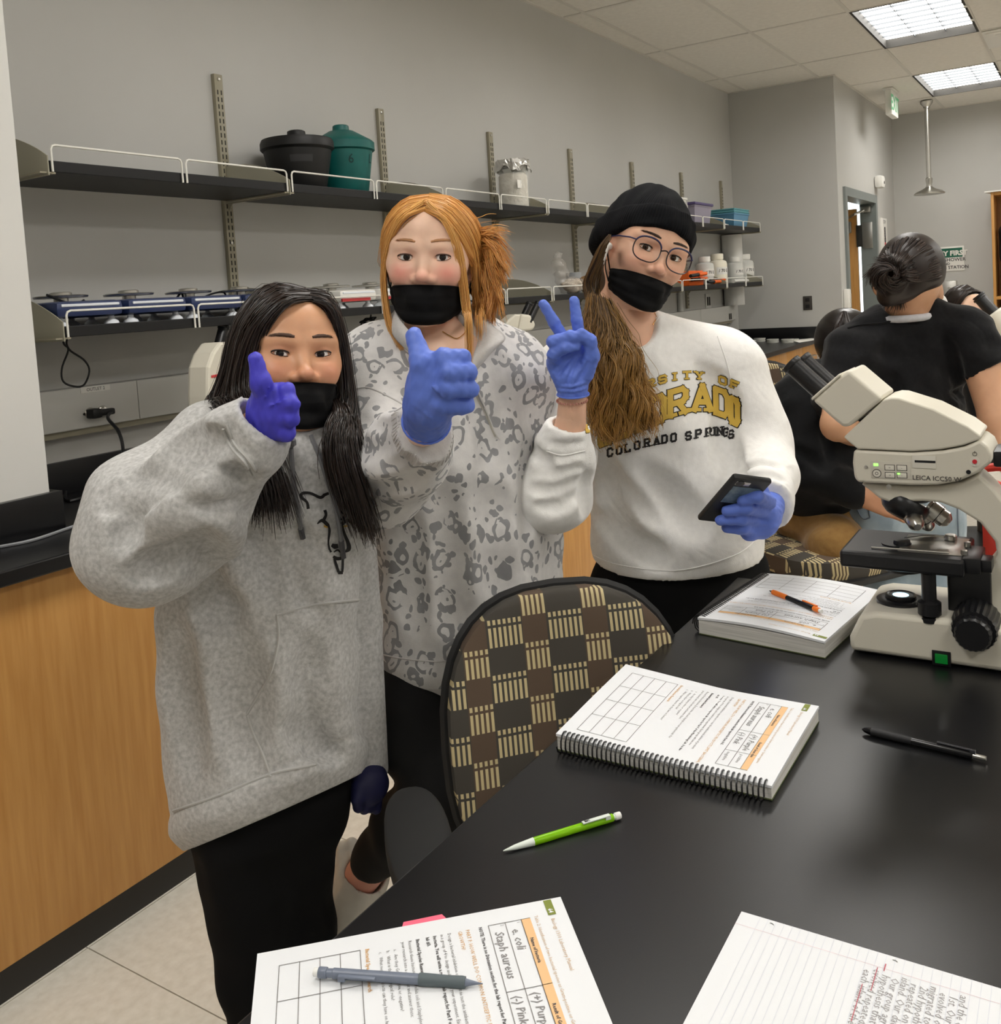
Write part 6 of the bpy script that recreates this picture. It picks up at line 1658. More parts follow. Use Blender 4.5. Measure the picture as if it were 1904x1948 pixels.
parts += [strand_part(left, 260, .0006, 3, 18, (.1, .9), jit=.010, lenvar=.1), strand_part(right, 220, .0006, 4, 18, (.1, .9), jit=.009, lenvar=.1)]
hair_obj(parts, m_hair1, P1)
# ================================================================== person in the leopard print pullover
P2 = empty('person', (1.37, 1.04, 0), 'person in a leopard print pullover and black mask giving a thumbs up', 'person')
m_skin2 = skin_mat('skin_fair', (238, 198, 172), (226, 128, 116))
HM2 = head_frame(806, 489, 1.62, yaw=-9, pitch=-2, roll=0, s=1.02)
f = head_field(eye_open=.0053, smile=1.4, nose_w=1.05)
hv, hf = f.mesh(); bl = blush_of(hv, (.75, .45, .5)); HB = bvh_of(hv, hf)
nk2 = HM2 @ Vector((0, -.05, -.25)); sR2, sL2 = at(715, 700, 1.70), at(975, 705, 1.77)
el2, wr2 = at(727, 905, 1.53), at(808, 812, 1.275); hip2 = at(865, 1240, 1.80)
uv_, uf_ = underbody(.014, [(nk2, hip2, .06, .06), (nk2, sR2, .06, .05), (nk2, sL2, .06, .05), (sR2, el2, .045, .04), (el2, at(790, 835, 1.34), .04, .028), (at(790, 835, 1.34), wr2, .027, .0255)])
# upper chest and ankle skin
f2 = Field(V3(at(862, 640, 1.66)) - .13, V3(at(862, 640, 1.66)) + .13, .006)
f2.cone(V3(HM2 @ Vector((0, -.03, -.12))), V3(nk2), .051, .056, .02).ell(V3(at(868, 690, 1.72)), (.09, .07, .08), .05)
cv, cf = f2.mesh()
f3 = Field(V3(at(695, 1655, 1.75)) - .09, V3(at(695, 1655, 1.75)) + .09, .006); f3.cone(V3(at(715, 1630, 1.72)), V3(at(688, 1668, 1.75)), .036, .034, .01)
av, af = f3.mesh()
vv, ff = joinm([(xf(HM2, hv), hf), (uv_, uf_), (cv, cf), (av, af)])
body = mesh_obj('body', vv, ff, m_skin2, P2, 180); set_attr(body, 'blush', np.concatenate([bl, np.zeros(len(uv_) + len(cv)), np.full(len(av), .5)]))
eyes(HM2, P2, (44, 32, 22), gaze=(-7, -1))
face_hairs(HM2, HB, P2, mat('brow_ginger', (190, 140, 100), .8), mat('lash_brown', (70, 44, 32), .6), brow=(.047, .0255, .0295, .003), opening=.0053, thick=1.1)
face_mask(HM2, hv, hf, P2, zt=-.048, drop=-.165, seed=4)
# leopard cloth: pale ground with soft grey rosettes
def leopard():
    m = fabric('leopard_fleece', (222, 220, 218), (210, 208, 207), 60, .95, .3)
    nt = m.node_tree; b = nt.nodes['Principled BSDF']; N = nt.nodes.new; L = nt.links.new
    base = b.inputs['Base Color'].links[0].from_socket
    tc = N('ShaderNodeTexCoord'); nz = N('ShaderNodeTexNoise'); nz.inputs['Scale'].default_value = 26; nz.inputs['Detail'].default_value = 2
    mp = N('ShaderNodeMapping'); mp.inputs['Scale'].default_value = (1, 1, .82); L(tc.outputs['Object'], mp.inputs['Vector'])
    mxv = N('ShaderNodeMix'); mxv.data_type = 'VECTOR'; mxv.inputs['Factor'].default_value = .030
    L(mp.outputs['Vector'], nz.inputs['Vector']); L(mp.outputs['Vector'], mxv.inputs['A']); L(nz.outputs['Color'], mxv.inputs['B'])
    def mth(op, a, b_=None):
        n = N('ShaderNodeMath'); n.operation = op
        for i, v in enumerate((a, b_)):
            if v is None: continue
            if isinstance(v, (int, float)): n.inputs[i].default_value = v
            else: L(v, n.inputs[i])
        return n.outputs[0]
    vo = N('ShaderNodeTexVoronoi'); vo.inputs['Scale'].default_value = 26; vo.inputs['Randomness'].default_value = .85; L(mxv.outputs['Result'], vo.inputs['Vector'])
    n2 = N('ShaderNodeTexNoise'); n2.inputs['Scale'].default_value = 42; n2.inputs['Detail'].default_value = 1.5; L(tc.outputs['Object'], n2.inputs['Vector'])
    d = vo.outputs['Distance']
    # broken ring around each cell centre
    ring = mth('MULTIPLY', mth('GREATER_THAN', d, .27), mth('LESS_THAN', d, .43)); brk = mth('GREATER_THAN', n2.outputs['Fac'], .40)
    v2 = N('ShaderNodeTexVoronoi'); v2.inputs['Scale'].default_value = 50; L(mxv.outputs['Result'], v2.inputs['Vector'])
    dots = mth('MULTIPLY', mth('LESS_THAN', v2.outputs['Distance'], .30), mth('GREATER_THAN', d, .36)); core = mth('LESS_THAN', d, .07)
    spot = mth('MINIMUM', mth('ADD', mth('ADD', mth('MULTIPLY', ring, brk), dots), core), 1.0)
    n3 = N('ShaderNodeTexNoise'); n3.inputs['Scale'].default_value = 14; L(tc.outputs['Object'], n3.inputs['Vector'])
    tone = N('ShaderNodeMix'); tone.data_type = 'RGBA'; tone.inputs['A'].default_value = lin((112, 112, 114)); tone.inputs['B'].default_value = lin((176, 176, 178)); L(n3.outputs['Fac'], tone.inputs['Factor'])
    mx = N('ShaderNodeMix'); mx.data_type = 'RGBA'; L(base, mx.inputs['A']); L(tone.outputs['Result'], mx.inputs['B']); L(spot, mx.inputs['Factor'])
    L(mx.outputs['Result'], b.inputs['Base Color']); return m
m_leo = leopard(); m_leo_plain = fabric('leopard_trim', (206, 203, 201), (196, 193, 191), 150, .95, .15)
A2 = axes_np(-6)
pts = [sR2, sL2, el2, wr2, at(860, 1290, 1.8), at(1040, 1100, 1.8)]
f = field_for(pts, .17, .0055)
f.ell(ctr(855, 735, 1.76), (.135, .105, .09), .05, Rm=A2)
f.ell(ctr(850, 830, 1.77), (.160, .130, .15), .06, Rm=A2)
f.ell(ctr(865, 1010, 1.79), (.170, .140, .19), .07, Rm=A2)
f.ell(ctr(875, 1180, 1.80), (.172, .140, .17), .06, Rm=A2)
f.ell(ctr(868, 1250, 1.80), (.165, .135, .08), .04, Rm=A2)
f.cone(ctr(735, 695, 1.72), ctr(850, 655, 1.75), .075, .075, .05).cone(ctr(850, 655, 1.75), ctr(960, 700, 1.79), .075, .075, .05)
f.cone(ctr(720, 705, 1.71), ctr(718, 860, 1.60), .083, .082, .04).cone(ctr(718, 860, 1.60), ctr(735, 905, 1.52), .080, .076, .04).cone(ctr(735, 905, 1.52), ctr(775, 862, 1.40), .074, .064, .03).cone(ctr(775, 862, 1.40), ctr(806, 816, 1.285), .060, .047, .02)
f.cone(ctr(975, 715, 1.80), ctr(1005, 900, 1.86), .074, .065, .04).cone(ctr(1005, 900, 1.86), ctr(1022, 1090, 1.86), .062, .05, .04)
f.disp(lambda x, y, z: .003 * np.sin(24 * (x * A2[0, 0] + y * A2[1, 0]) + 6 * np.sin(5 * z)) + .0022 * np.sin(60 * z + 30 * (x * A2[0, 0] + y * A2[1, 0])))
carve(f, [([(690, 800), (720, 815), (745, 805)], .012, .02, .003), ([(680, 850), (720, 860), (750, 850)], .012, .022, .003), ([(720, 900), (760, 890), (800, 865)], .010, .018, .002), ([(700, 930), (760, 930), (820, 890)], .012, .02, .003), ([(850, 960), (850, 1080), (858, 1190)], .014, .04, .004), ([(930, 900), (945, 1020), (950, 1150)], .014, .04, .004), ([(780, 1000), (775, 1100), (790, 1200)], .014, .04, .004), ([(1000, 850), (1000, 950), (1005, 1080)], .012, .02, .004), ([(900, 760), (930, 830), (940, 900)], .012, .03, .003)])
f.cone(V3(HM2 @ Vector((.0, .02, -.13))), V3(at(862, 670, 1.62)), .058, .035, .015, 'sub').cone(V3(HM2 @ Vector((0, -.03, -.10))), V3(HM2 @ Vector((0, -.05, -.21))), .062, .064, .012, 'sub')
f.cone(V3(at(868, 660, 1.64)), V3(at(893, 720, 1.62)), .030, .010, .012, 'sub')
hz = at(860, 1272, 1.68).z
f.plane((0, 0, at(860, 1250, 1.80).z - .05), (.0, 0, -1))
cd = V3((at(806, 816, 1.285) - at(775, 862, 1.40)).normalized()); cpnt = V3(at(805, 818, 1.29)); bodypart_cut(f, cpnt, cd, .08)
gv, gf = f.mesh(); BV2 = bvh_of(gv, gf)
pull = mesh_obj('pullover', gv, gf, [m_leo, m_leo_plain], P2, 180)
# plain ribbed cuff and hem
cen = gv[np.asarray(gf)].mean(1); dcu = ((cen - cpnt) @ cd); ncu = np.linalg.norm(cen - cpnt, axis=1)
zb_ = gv[:, 2].min(); plain = ((dcu > -.034) & (ncu < .08)) | (cen[:, 2] < zb_ + .045)
pull.data.polygons.foreach_set('material_index', plain.astype(int).tolist())
# rib lines on the cuff
rb = MB()
ux = Vector(cd).orthogonal().normalized(); uy = Vector(cd).cross(ux)
for k in range(46):
    a_ = 2 * math.pi * k / 46; o_ = (ux * math.cos(a_) + uy * math.sin(a_)); q = []
    for t in (-.030, -.02, -.01, -.002):
        st = Vector(cpnt) + Vector(cd) * t + o_ * .12; h_ = BV2.ray_cast(st, -o_)
        if h_[0] and (h_[0] - Vector(cpnt)).length < .075: q.append(h_[0] + o_ * .0002)
    if len(q) == 4: rb.tube(q, .0011, 4)
tag(rb.build('cuff_ribbing', m_leo_plain, pull), kind='stuff')
for pts_ in ([(668, 742), (700, 738), (740, 755), (775, 775)], [(705, 1240), (760, 1252), (820, 1258), (850, 1258)], [(905, 735), (925, 780), (940, 820), (950, 835)]): seam(BV2, pts_, .0016, 'seam', m_leo_plain, pull, 40)
# zip collar: two soft flaps
def flap(inner, outer, name, th=.006, n=22):
    I = smoothpath(inner, n); O = smoothpath(outer, n); vs = []; fs = []
    K = 6
    for i in range(n):
        for k in range(K + 1):
            t = k / K; p = I[i].lerp(O[i], t); p = p - CBACK * (-.012 * math.sin(t * math.pi)); vs.append(p)
    for i in range(n - 1):
        for k in range(K): a_ = i * (K + 1) + k; fs.append((a_, a_ + 1, a_ + K + 2, a_ + K + 1))
    o = MB().add(vs, fs).build(name, m_leo_plain, pull, 180); md = o.modifiers.new('solid', 'SOLIDIFY'); md.thickness = th; md.offset = 0; return o
flap([at(752, 592, 1.70), at(765, 615, 1.63), at(795, 650, 1.60), at(830, 682, 1.60), at(862, 700, 1.61)], [at(742, 612, 1.70), at(752, 640, 1.64), at(785, 672, 1.61), at(825, 700, 1.605), at(860, 712, 1.61)], 'collar_flap')
flap([at(893, 590, 1.72), at(906, 610, 1.68), at(912, 640, 1.65), at(903, 675, 1.62), at(890, 706, 1.61)], [at(912, 592, 1.72), at(935, 620, 1.68), at(960, 645, 1.65), at(935, 668, 1.625), at(896, 712, 1.61)], 'collar_flap')
seam(BV2, [(892, 712), (905, 750), (925, 790), (942, 830)], .0022, 'zipper', m_steel, pull, 30)
# necklace and earrings
m_gold = mat('gold', (214, 172, 96), .25, metal=1.0)
BC = bvh_of(cv, cf)
q = [cast(BC, x, y, .002) for x, y in catmull([(842, 632), (855, 640), (868, 645), (880, 638), (888, 628)], 20)]; q = [p for p in q if p is not None]
if len(q) > 3: MB().tube(q, .0009, 5).build('necklace', m_gold, P2)
for dz, rr in ((0, .0065), (.012, .005)):
    c_ = HM2 @ Vector((-.079, -.006 - dz * .8, -.043 + dz)); MB().tube([c_ + (HM2.to_3x3().normalized() @ Vector((0, rr * math.cos(a_), rr * math.sin(a_)))) for a_ in np.linspace(0, 2 * math.pi, 16, endpoint=False)], .0013, 6, closed=True).build('earring', m_gold, P2)
# glove
c0 = at(840, 730, 1.21); f = Field(V3(c0) - .125, V3(c0) + .125, .0022)
f.cone(ctr(812, 798, 1.265), ctr(815, 770, 1.225), .032, .034, .014)
mcp = [((845, 682), 1.168), ((856, 708), 1.160), ((853, 738), 1.165), ((840, 768), 1.180)]; pip = [((880, 680), 1.182), ((892, 707), 1.178), ((895, 740), 1.182), ((886, 771), 1.195)]
for (a_, da), (b_, db), st in zip(mcp, pip, ((815, 730), (812, 745), (812, 758), (815, 775))):
    f.cone(ctr(*st, 1.205), ctr(*a_, da + .010), .018, .0140, .009)
    f.cone(ctr(*a_, da + .006), ctr(*b_, db), .0132, .0112, .003); f.cone(ctr(*b_, db), ctr(b_[0] - 8, b_[1] + 2, db + .038), .0110, .0105, .002); f.cone(ctr(b_[0] - 8, b_[1] + 2, db + .038), ctr(b_[0] - 40, b_[1] + 4, db + .045), .0115, .010, .004)
f.ell(ctr(820, 745, 1.205), (.032, .024, .042), .014, Rm=A2)
f.cone(ctr(812, 745, 1.200), ctr(804, 690, 1.185), .021, .0165, .012).cone(ctr(804, 690, 1.185), ctr(787, 638, 1.20), .0150, .0108, .006)
for a_, b_, d_ in (((800, 790), (845, 790), 1.19), ((790, 770), (820, 795), 1.185), ((848, 760), (822, 735), 1.165)): f.cone(ctr(*a_, d_), ctr(*b_, d_), .0014, .0014, .003)
f.noise(.0006, .012, 5)
wd = V3((at(812, 798, 1.265) - at(815, 770, 1.225)).normalized()); bodypart_cut(f, V3(at(811, 803, 1.272)), wd, .07)
glove_mesh(f, 'glove', m_glove, P2)
MB().tube([Vector(V3(at(811, 802, 1.270))) + (Vector(wd).orthogonal().normalized() * math.cos(a_) + Vector(wd).cross(Vector(wd).orthogonal().normalized()) * math.sin(a_)) * .033 for a_ in np.linspace(0, 2 * math.pi, 24, endpoint=False)], .0016, 6, closed=True).build('glove_cuff', m_glove, P2)
# legs: standing leg and bent leg with a white shoe
m_blk2 = mat('black_leggings', (11, 11, 12), .85, bump=.15, bscale=200)
hA, hB_ = at(790, 1285, 1.77), at(905, 1285, 1.82)
knee, ank = at(862, 1500, 1.60), at(712, 1630, 1.72)
f = field_for([hA, hB_, knee, ank, down(hB_, .0), at(780, 1230, 1.8)], .14, .0085)
f.ell(V3(at(850, 1270, 1.80)), (.150, .115, .12), .05, Rm=A2)
f.chain([V3(hA), V3(at(800, 1400, 1.70)), V3(knee)], [.086, .078, .066], .03).chain([V3(knee), V3(at(775, 1572, 1.67)), V3(ank)], [.064, .062, .044], .02)
f.chain([V3(hB_), V3(down(hB_, .42)), V3(down(hB_, .08))], [.085, .065, .048], .03)
f.noise(.002, .09, 6); V, Fc = f.mesh(); mesh_obj('leggings', V, Fc, m_blk2, P2, 180)
fd = frame_axes(0)[1]; Ms_ = Matrix((frame_axes(0)[0] * -1, fd, Vector((0, 0, 1)))).transposed().to_4x4(); Ms_.translation = (hB_.x, hB_.y, 0); shoe(Ms_, wsh, P2)
f = Field(V3(at(680, 1680, 1.75)) - .13, V3(at(680, 1680, 1.75)) + .13, .0045)
f.cone(ctr(696, 1672, 1.755), ctr(652, 1742, 1.72), .043, .036, .02).cone(ctr(662, 1622, 1.80), ctr(676, 1690, 1.765), .026, .042, .03).cone(ctr(652, 1742, 1.72), ctr(640, 1762, 1.71), .036, .030, .02).noise(.0022, .035, 3)
f.cone(ctr(712, 1640, 1.73), ctr(692, 1668, 1.75), .040, .036, .004, 'sub')
V, Fc = f.mesh(); mesh_obj('shoe', V, Fc, wsh, P2, 180)
# hair: centre part, swept back, blown pony tail, loose strands
m_hair2 = hair_mat('hair_copper', (198, 126, 56), (238, 184, 106), .36)
L2 = lambda x, y, z: HM2 @ Vector((x, y, z))
f = Field((-.13, -.14, -.13), (.13, .13, .14), .0035)
f.ell((0, -.018, .028), (.079, .100, .084), .01).ell((0, -.055, -.03), (.074, .055, .065), .04).ell((0, .102, -.022), (.063, .078, .092), .012, 'sub')
V, Fc = f.mesh(HM2); parts = [(V, Fc, .3)]
for s in (-1, 1):
    G = [[L2(0, .066, .080), L2(s * .030, .079, .066), L2(s * .056, .062, .032), L2(s * .073, .036, -.002), L2(s * .080, .004, -.020), L2(s * .066, -.050, -.040), L2(s * .02, -.105, -.030)],
         [L2(0, .050, .095), L2(s * .038, .064, .080), L2(s * .066, .048, .048), L2(s * .080, .020, .012), L2(s * .083, -.015, -.010), L2(s * .064, -.065, -.030), L2(s * .015, -.112, -.025)],
         [L2(0, .025, .107), L2(s * .040, .036, .097), L2(s * .074, .024, .062), L2(s * .086, -.005, .022), L2(s * .083, -.045, .0), L2(s * .055, -.085, -.018), L2(s * .010, -.116, -.020)],
         [L2(0, -.010, .112), L2(s * .040, -.005, .104), L2(s * .076, -.015, .070), L2(s * .085, -.040, .030), L2(s * .076, -.070, .006), L2(s * .045, -.100, -.010), L2(s * .006, -.120, -.015)],
         [L2(0, -.060, .107), L2(s * .035, -.065, .105), L2(s * .062, -.080, .060), L2(s * .060, -.095, .025), L2(s * .045, -.108, .005), L2(s * .025, -.116, -.006), L2(0, -.122, -.012)]]
    parts.append(strand_part(G, 1500, .0012, 11 + s, 16, (.1, 1), jit=.0025, clump=110, cj=.003))
    parts.append(strand_part(G, 160, .0005, 21 + s, 16, (.4, 1), jit=.006))
tail = [[L2(-.03, -.11, -.02), at(900, 470, 1.72), at(925, 455, 1.70), at(950, 478, 1.68), at(978, 514, 1.68)], [L2(-.03, -.11, -.03), at(905, 490, 1.72), at(930, 480, 1.70), at(945, 510, 1.68), at(958, 540, 1.67)], [L2(-.02, -.11, -.04), at(905, 520, 1.72), at(925, 520, 1.70), at(938, 550, 1.68), at(938, 590, 1.67)], [L2(-.02, -.11, -.05), at(900, 540, 1.73), at(915, 550, 1.71), at(928, 580, 1.69), at(925, 615, 1.68)], [L2(-.01, -.11, -.06), at(890, 550, 1.74), at(900, 575, 1.72), at(908, 600, 1.70), at(908, 622, 1.69)]]
parts.append(strand_part(tail, 1700, .0011, 31, 16, (0, .8), jit=.0035, clump=70, cj=.010, lenvar=.3, wave=.003, wl=.12))
wisps = [[L2(-.04, -.08, .06), at(915, 430, 1.70), at(935, 432, 1.69), at(952, 440, 1.68)], [L2(-.04, -.08, .04), at(920, 450, 1.70), at(945, 440, 1.69), at(968, 445, 1.68)]]
parts.append(strand_part(wisps, 60, .0006, 32, 12, (.3, 1), jit=.01))
lo = [[L2(.004, .066, .090), L2(.040, .076, .062), L2(.064, .058, .020), L2(.074, .044, -.030), L2(.070, .046, -.080), L2(.058, .058, -.125), L2(.036, .072, -.160)], [L2(.004, .060, .096), L2(.048, .068, .066), L2(.070, .050, .020), L2(.079, .036, -.030), L2(.076, .036, -.080), L2(.066, .048, -.120), L2(.050, .062, -.150)]]
parts.append(strand_part(lo, 130, .0010, 33, 18, (.4, 1), jit=.003))
ro = [[L2(-.004, .066, .090), L2(-.034, .080, .060), L2(-.052, .074, .020), L2(-.060, .066, -.030), L2(-.068, .062, -.090), at(888, 600, 1.57), at(890, 640, 1.57), at(893, 690, 1.58)], [L2(-.004, .060, .096), L2(-.040, .074, .064), L2(-.060, .062, .020), L2(-.068, .052, -.030), L2(-.075, .048, -.090), at(892, 600, 1.58), at(894, 650, 1.58), at(892, 690, 1.58)]]
parts.append(strand_part(ro, 70, .0009, 34, 18, (.4, 1), jit=.003))
ro = [[L2(-.03, .05, .095), L2(-.060, .050, .055), L2(-.078, .030, .010), L2(-.082, .016, -.050), L2(-.086, .012, -.100), at(912, 610, 1.62), at(910, 650, 1.61)], [L2(-.03, .04, .1), L2(-.066, .040, .055), L2(-.083, .020, .010), L2(-.087, .006, -.050), L2(-.090, .002, -.090), at(915, 590, 1.63), at(918, 630, 1.62)]]
parts.append(strand_part(ro, 60, .0008, 35, 16, (.4, 1), jit=.004))
hair_obj(parts, m_hair2, P2)
# ================================================================== person in the white sweatshirt and beanie
P3 = empty('person', (1.85, .80, 0), 'person in a white sweatshirt and black beanie making a peace sign, holding a phone', 'person')
m_skin3 = skin_mat('skin_warm', (224, 178, 150), (214, 130, 112))
HM3 = head_frame(1258, 481, 1.84, yaw=22, pitch=-7, roll=22, s=1.02)
f = head_field(eye_open=.0052, smile=.2, nose_w=1.0, wide=.97)
hv, hf = f.mesh(); bl = blush_of(hv, (.3, .3, .35)); HB = bvh_of(hv, hf)
nk3 = at(1205, 680, 1.94); sR3, sL3 = at(1085, 725, 1.93), at(1370, 710, 1.99)
el3, wr3 = at(1045, 955, 1.74), at(1087, 790, 1.685); hip3 = at(1290, 1060, 2.01)
el3b, wr3b = at(1455, 890, 1.90), at(1464, 963, 1.70)
uv_, uf_ = underbody(.014, [(nk3, hip3, .05, .06), (nk3, sR3, .045, .04), (nk3, sL3, .045, .04), (sR3, el3, .04, .035), (el3, wr3, .038, .026), (sL3, el3b, .038, .034), (el3b, wr3b, .03, .024)])
f2 = Field(V3(at(1195, 620, 1.86)) - .14, V3(at(1195, 620, 1.86)) + .14, .005)
f2.cone(V3(HM3 @ Vector((0, -.02, -.08))), V3(nk3), .049, .056, .02); cv, cf = f2.mesh()
f3 = Field(V3(wr3) - .1, V3(wr3) + .1, .0035); f3.cone(V3(at(1090, 745, 1.675)), V3(at(1082, 870, 1.71)), .0245, .030, .01); wv, wf = f3.mesh()
vv, ff = joinm([(xf(HM3, hv), hf), (uv_, uf_), (cv, cf), (wv, wf)])
body = mesh_obj('body', vv, ff, m_skin3, P3, 180); set_attr(body, 'blush', np.concatenate([bl, np.zeros(len(uv_) + len(cv) + len(wv))]))
eyes(HM3, P3, (70, 46, 28), gaze=(18, -5))
face_hairs(HM3, HB, P3, mat('brow_brown', (56, 40, 32), .75), m_lash, brow=(.050, .0245, .0285, .0042), opening=.0052, thick=.9)
face_mask(HM3, hv, hf, P3, zt=-.052, drop=-.165, seed=7)
# sweatshirt
m_white = fabric('white_fleece', (242, 241, 238), (235, 234, 231), 90, .92, .35)
A3 = axes_np(8)
f = field_for([sR3, sL3, el3, wr3, el3b, at(1290, 1130, 1.95), wr3b], .17, .0055)
f.ell(ctr(1225, 735, 1.98), (.140, .105, .09), .05, Rm=A3)
f.ell(ctr(1250, 810, 1.99), (.160, .130, .15), .06, Rm=A3)
f.ell(ctr(1285, 960, 2.00), (.182, .145, .18), .07, Rm=A3)
f.ell(ctr(1290, 1040, 2.00), (.178, .145, .13), .05, Rm=A3)
f.cone(ctr(1090, 715, 1.93), ctr(1205, 665, 1.96), .075, .075, .05).cone(ctr(1205, 665, 1.96), ctr(1365, 690, 1.99), .075, .08, .05)
f.cone(ctr(1080, 730, 1.91), ctr(1052, 880, 1.82), .080, .076, .04).cone(ctr(1052, 880, 1.82), ctr(1052, 945, 1.75), .074, .068, .03)
f.cone(ctr(1052, 945, 1.75), ctr(1068, 880, 1.72), .066, .058, .025).cone(ctr(1068, 880, 1.72), ctr(1084, 800, 1.69), .054, .040, .02)
f.cone(ctr(1385, 715, 1.98), ctr(1440, 850, 1.95), .082, .072, .04).cone(ctr(1440, 850, 1.95), ctr(1452, 905, 1.88), .070, .066, .03).cone(ctr(1452, 905, 1.88), ctr(1455, 945, 1.76), .062, .050, .03).cone(ctr(1455, 945, 1.76), ctr(1462, 962, 1.70), .048, .044, .02)
f.disp(lambda x, y, z: .0025 * np.sin(22 * (x * A3[0, 0] + y * A3[1, 0]) + 6 * np.sin(5 * z)) + .0018 * np.sin(55 * z + 26 * (x * A3[0, 0] + y * A3[1, 0])))
carve(f, [([(1020, 900), (1060, 905), (1105, 890)], .010, .014, .000), ([(1012, 930), (1060, 935), (1108, 915)], .010, .014, .000), ([(1020, 965), (1060, 965), (1105, 940)], .010, .014, .0), ([(1035, 870), (1070, 872), (1105, 862)], .008, .012, .0), ([(1045, 845), (1075, 850), (1108, 842)], .006, .010, .0), ([(1005, 850), (1030, 880), (1040, 900)], .010, .016, .0),
          ([(1400, 900), (1440, 880), (1480, 885)], .009, .014, .0), ([(1405, 915), (1450, 900), (1492, 910)], .008, .012, .0), ([(1390, 870), (1398, 900), (1410, 925)], .014, .02, .0), ([(1150, 900), (1160, 960), (1200, 1020)], .014, .035, .002), ([(1130, 980), (1200, 1030), (1260, 1060)], .016, .03, .002), ([(1230, 900), (1290, 960), (1330, 1010)], .014, .04, .003), ([(1180, 1020), (1240, 1060), (1260, 1075)], .012, .02, .0), ([(1370, 800), (1380, 860), (1400, 900)], .016, .03, .0), ([(1150, 870), (1180, 930), (1250, 990)], .010, .03, .002), ([(1120, 900), (1118, 960), (1122, 1020)], .012, .02, .0), ([(1330, 700), (1370, 740), (1395, 790)], .010, .03, .0)])
f.cone(V3(HM3 @ Vector((0, -.02, -.08))), V3(at(1203, 612, 1.88)), .060, .054, .008, 'sub')
hp3 = V3(at(1290, 1106, 1.86)); q1, q2, q3 = at(1120, 1078, 1.93), at(1290, 1106, 1.86), at(1450, 1035, 1.99)
hn3 = (q2 - q1).cross(q3 - q1).normalized(); hn3 = V3(hn3 if hn3.z < 0 else -hn3); hn3 = hn3 * .5 + np.array((0, 0, -1)) * .5; hn3 /= np.linalg.norm(hn3)
f.plane(hp3, hn3)
cd = V3((at(1084, 800, 1.69) - at(1068, 880, 1.72)).normalized()); cpnt = V3(at(1083, 806, 1.692)); bodypart_cut(f, cpnt, cd, .085); f.cone(cpnt - cd * .015, cpnt + cd * .04, .030, .031, .003, 'sub')
cd2 = V3((at(1462, 962, 1.70) - at(1455, 945, 1.76)).normalized()); bodypart_cut(f, V3(at(1462, 962, 1.70)), cd2, .07)
gv, gf = f.mesh(); sw = mesh_obj('sweatshirt', gv, gf, m_white, P3, 180); BV3 = bvh_of(gv, gf)
for pts_ in ([(1180, 640), (1205, 632), (1240, 618), (1256, 600)], [(1365, 640), (1385, 700), (1395, 760), (1385, 830)], [(1118, 1052), (1180, 1075), (1290, 1085), (1400, 1055), (1450, 1015)], [(1040, 858), (1070, 866), (1112, 858)]): seam(BV3, pts_, .0014, 'seam', m_white, sw, 40)
# lettering on the chest: block letters drawn as strokes on a 0..1 box (x right, y up)
LET = {'U': [[(0, 1), (0, .15), (.2, 0), (.8, 0), (1, .15), (1, 1)]], 'N': [[(0, 0), (0, 1), (1, 0), (1, 1)]], 'I': [[(.5, 0), (.5, 1)]], 'V': [[(0, 1), (.5, 0), (1, 1)]], 'E': [[(1, 1), (0, 1), (0, 0), (1, 0)], [(0, .5), (.7, .5)]],
       'R': [[(0, 0), (0, 1), (.8, 1), (1, .85), (1, .62), (.8, .48), (0, .48)], [(.5, .48), (1, 0)]], 'S': [[(1, .8), (.8, 1), (.2, 1), (0, .85), (0, .65), (.2, .52), (.8, .48), (1, .35), (1, .15), (.8, 0), (.2, 0), (0, .2)]], 'T': [[(.5, 0), (.5, 1)], [(0, 1), (1, 1)]], 'Y': [[(0, 1), (.5, .5), (1, 1)], [(.5, .5), (.5, 0)]],
       'O': [[(.2, 0), (0, .15), (0, .85), (.2, 1), (.8, 1), (1, .85), (1, .15), (.8, 0), (.2, 0)]], 'F': [[(0, 0), (0, 1), (1, 1)], [(0, .52), (.7, .52)]], 'C': [[(1, .78), (.8, 1), (.2, 1), (0, .85), (0, .15), (.2, 0), (.8, 0), (1, .22)]], 'L': [[(0, 1), (0, 0), (1, 0), (1, .2)]], 'A': [[(0, 0), (.5, 1), (1, 0)], [(.2, .33), (.8, .33)]], 'D': [[(0, 0), (0, 1), (.75, 1), (1, .8), (1, .2), (.75, 0), (0, 0)]], 'P': [[(0, 0), (0, 1), (.8, 1), (1, .85), (1, .6), (.8, .45), (0, .45)]], 'G': [[(1, .8), (.8, 1), (.2, 1), (0, .85), (0, .15), (.2, 0), (1, 0), (1, .45), (.55, .45)]]}
SERIF = {'I': [(.5, 0), (.5, 1)], 'N': [(0, 0), (1, 1)], 'R': [(0, 0), (1, 0)], 'T': [(.5, 0)], 'Y': [(0, 1), (1, 1), (.5, 0)], 'A': [(0, 0), (1, 0)], 'F': [(0, 0)], 'P': [(0, 0)], 'L': [(0, 1)], 'U': [(0, 1), (1, 1)], 'V': [(0, 1), (1, 1)]}
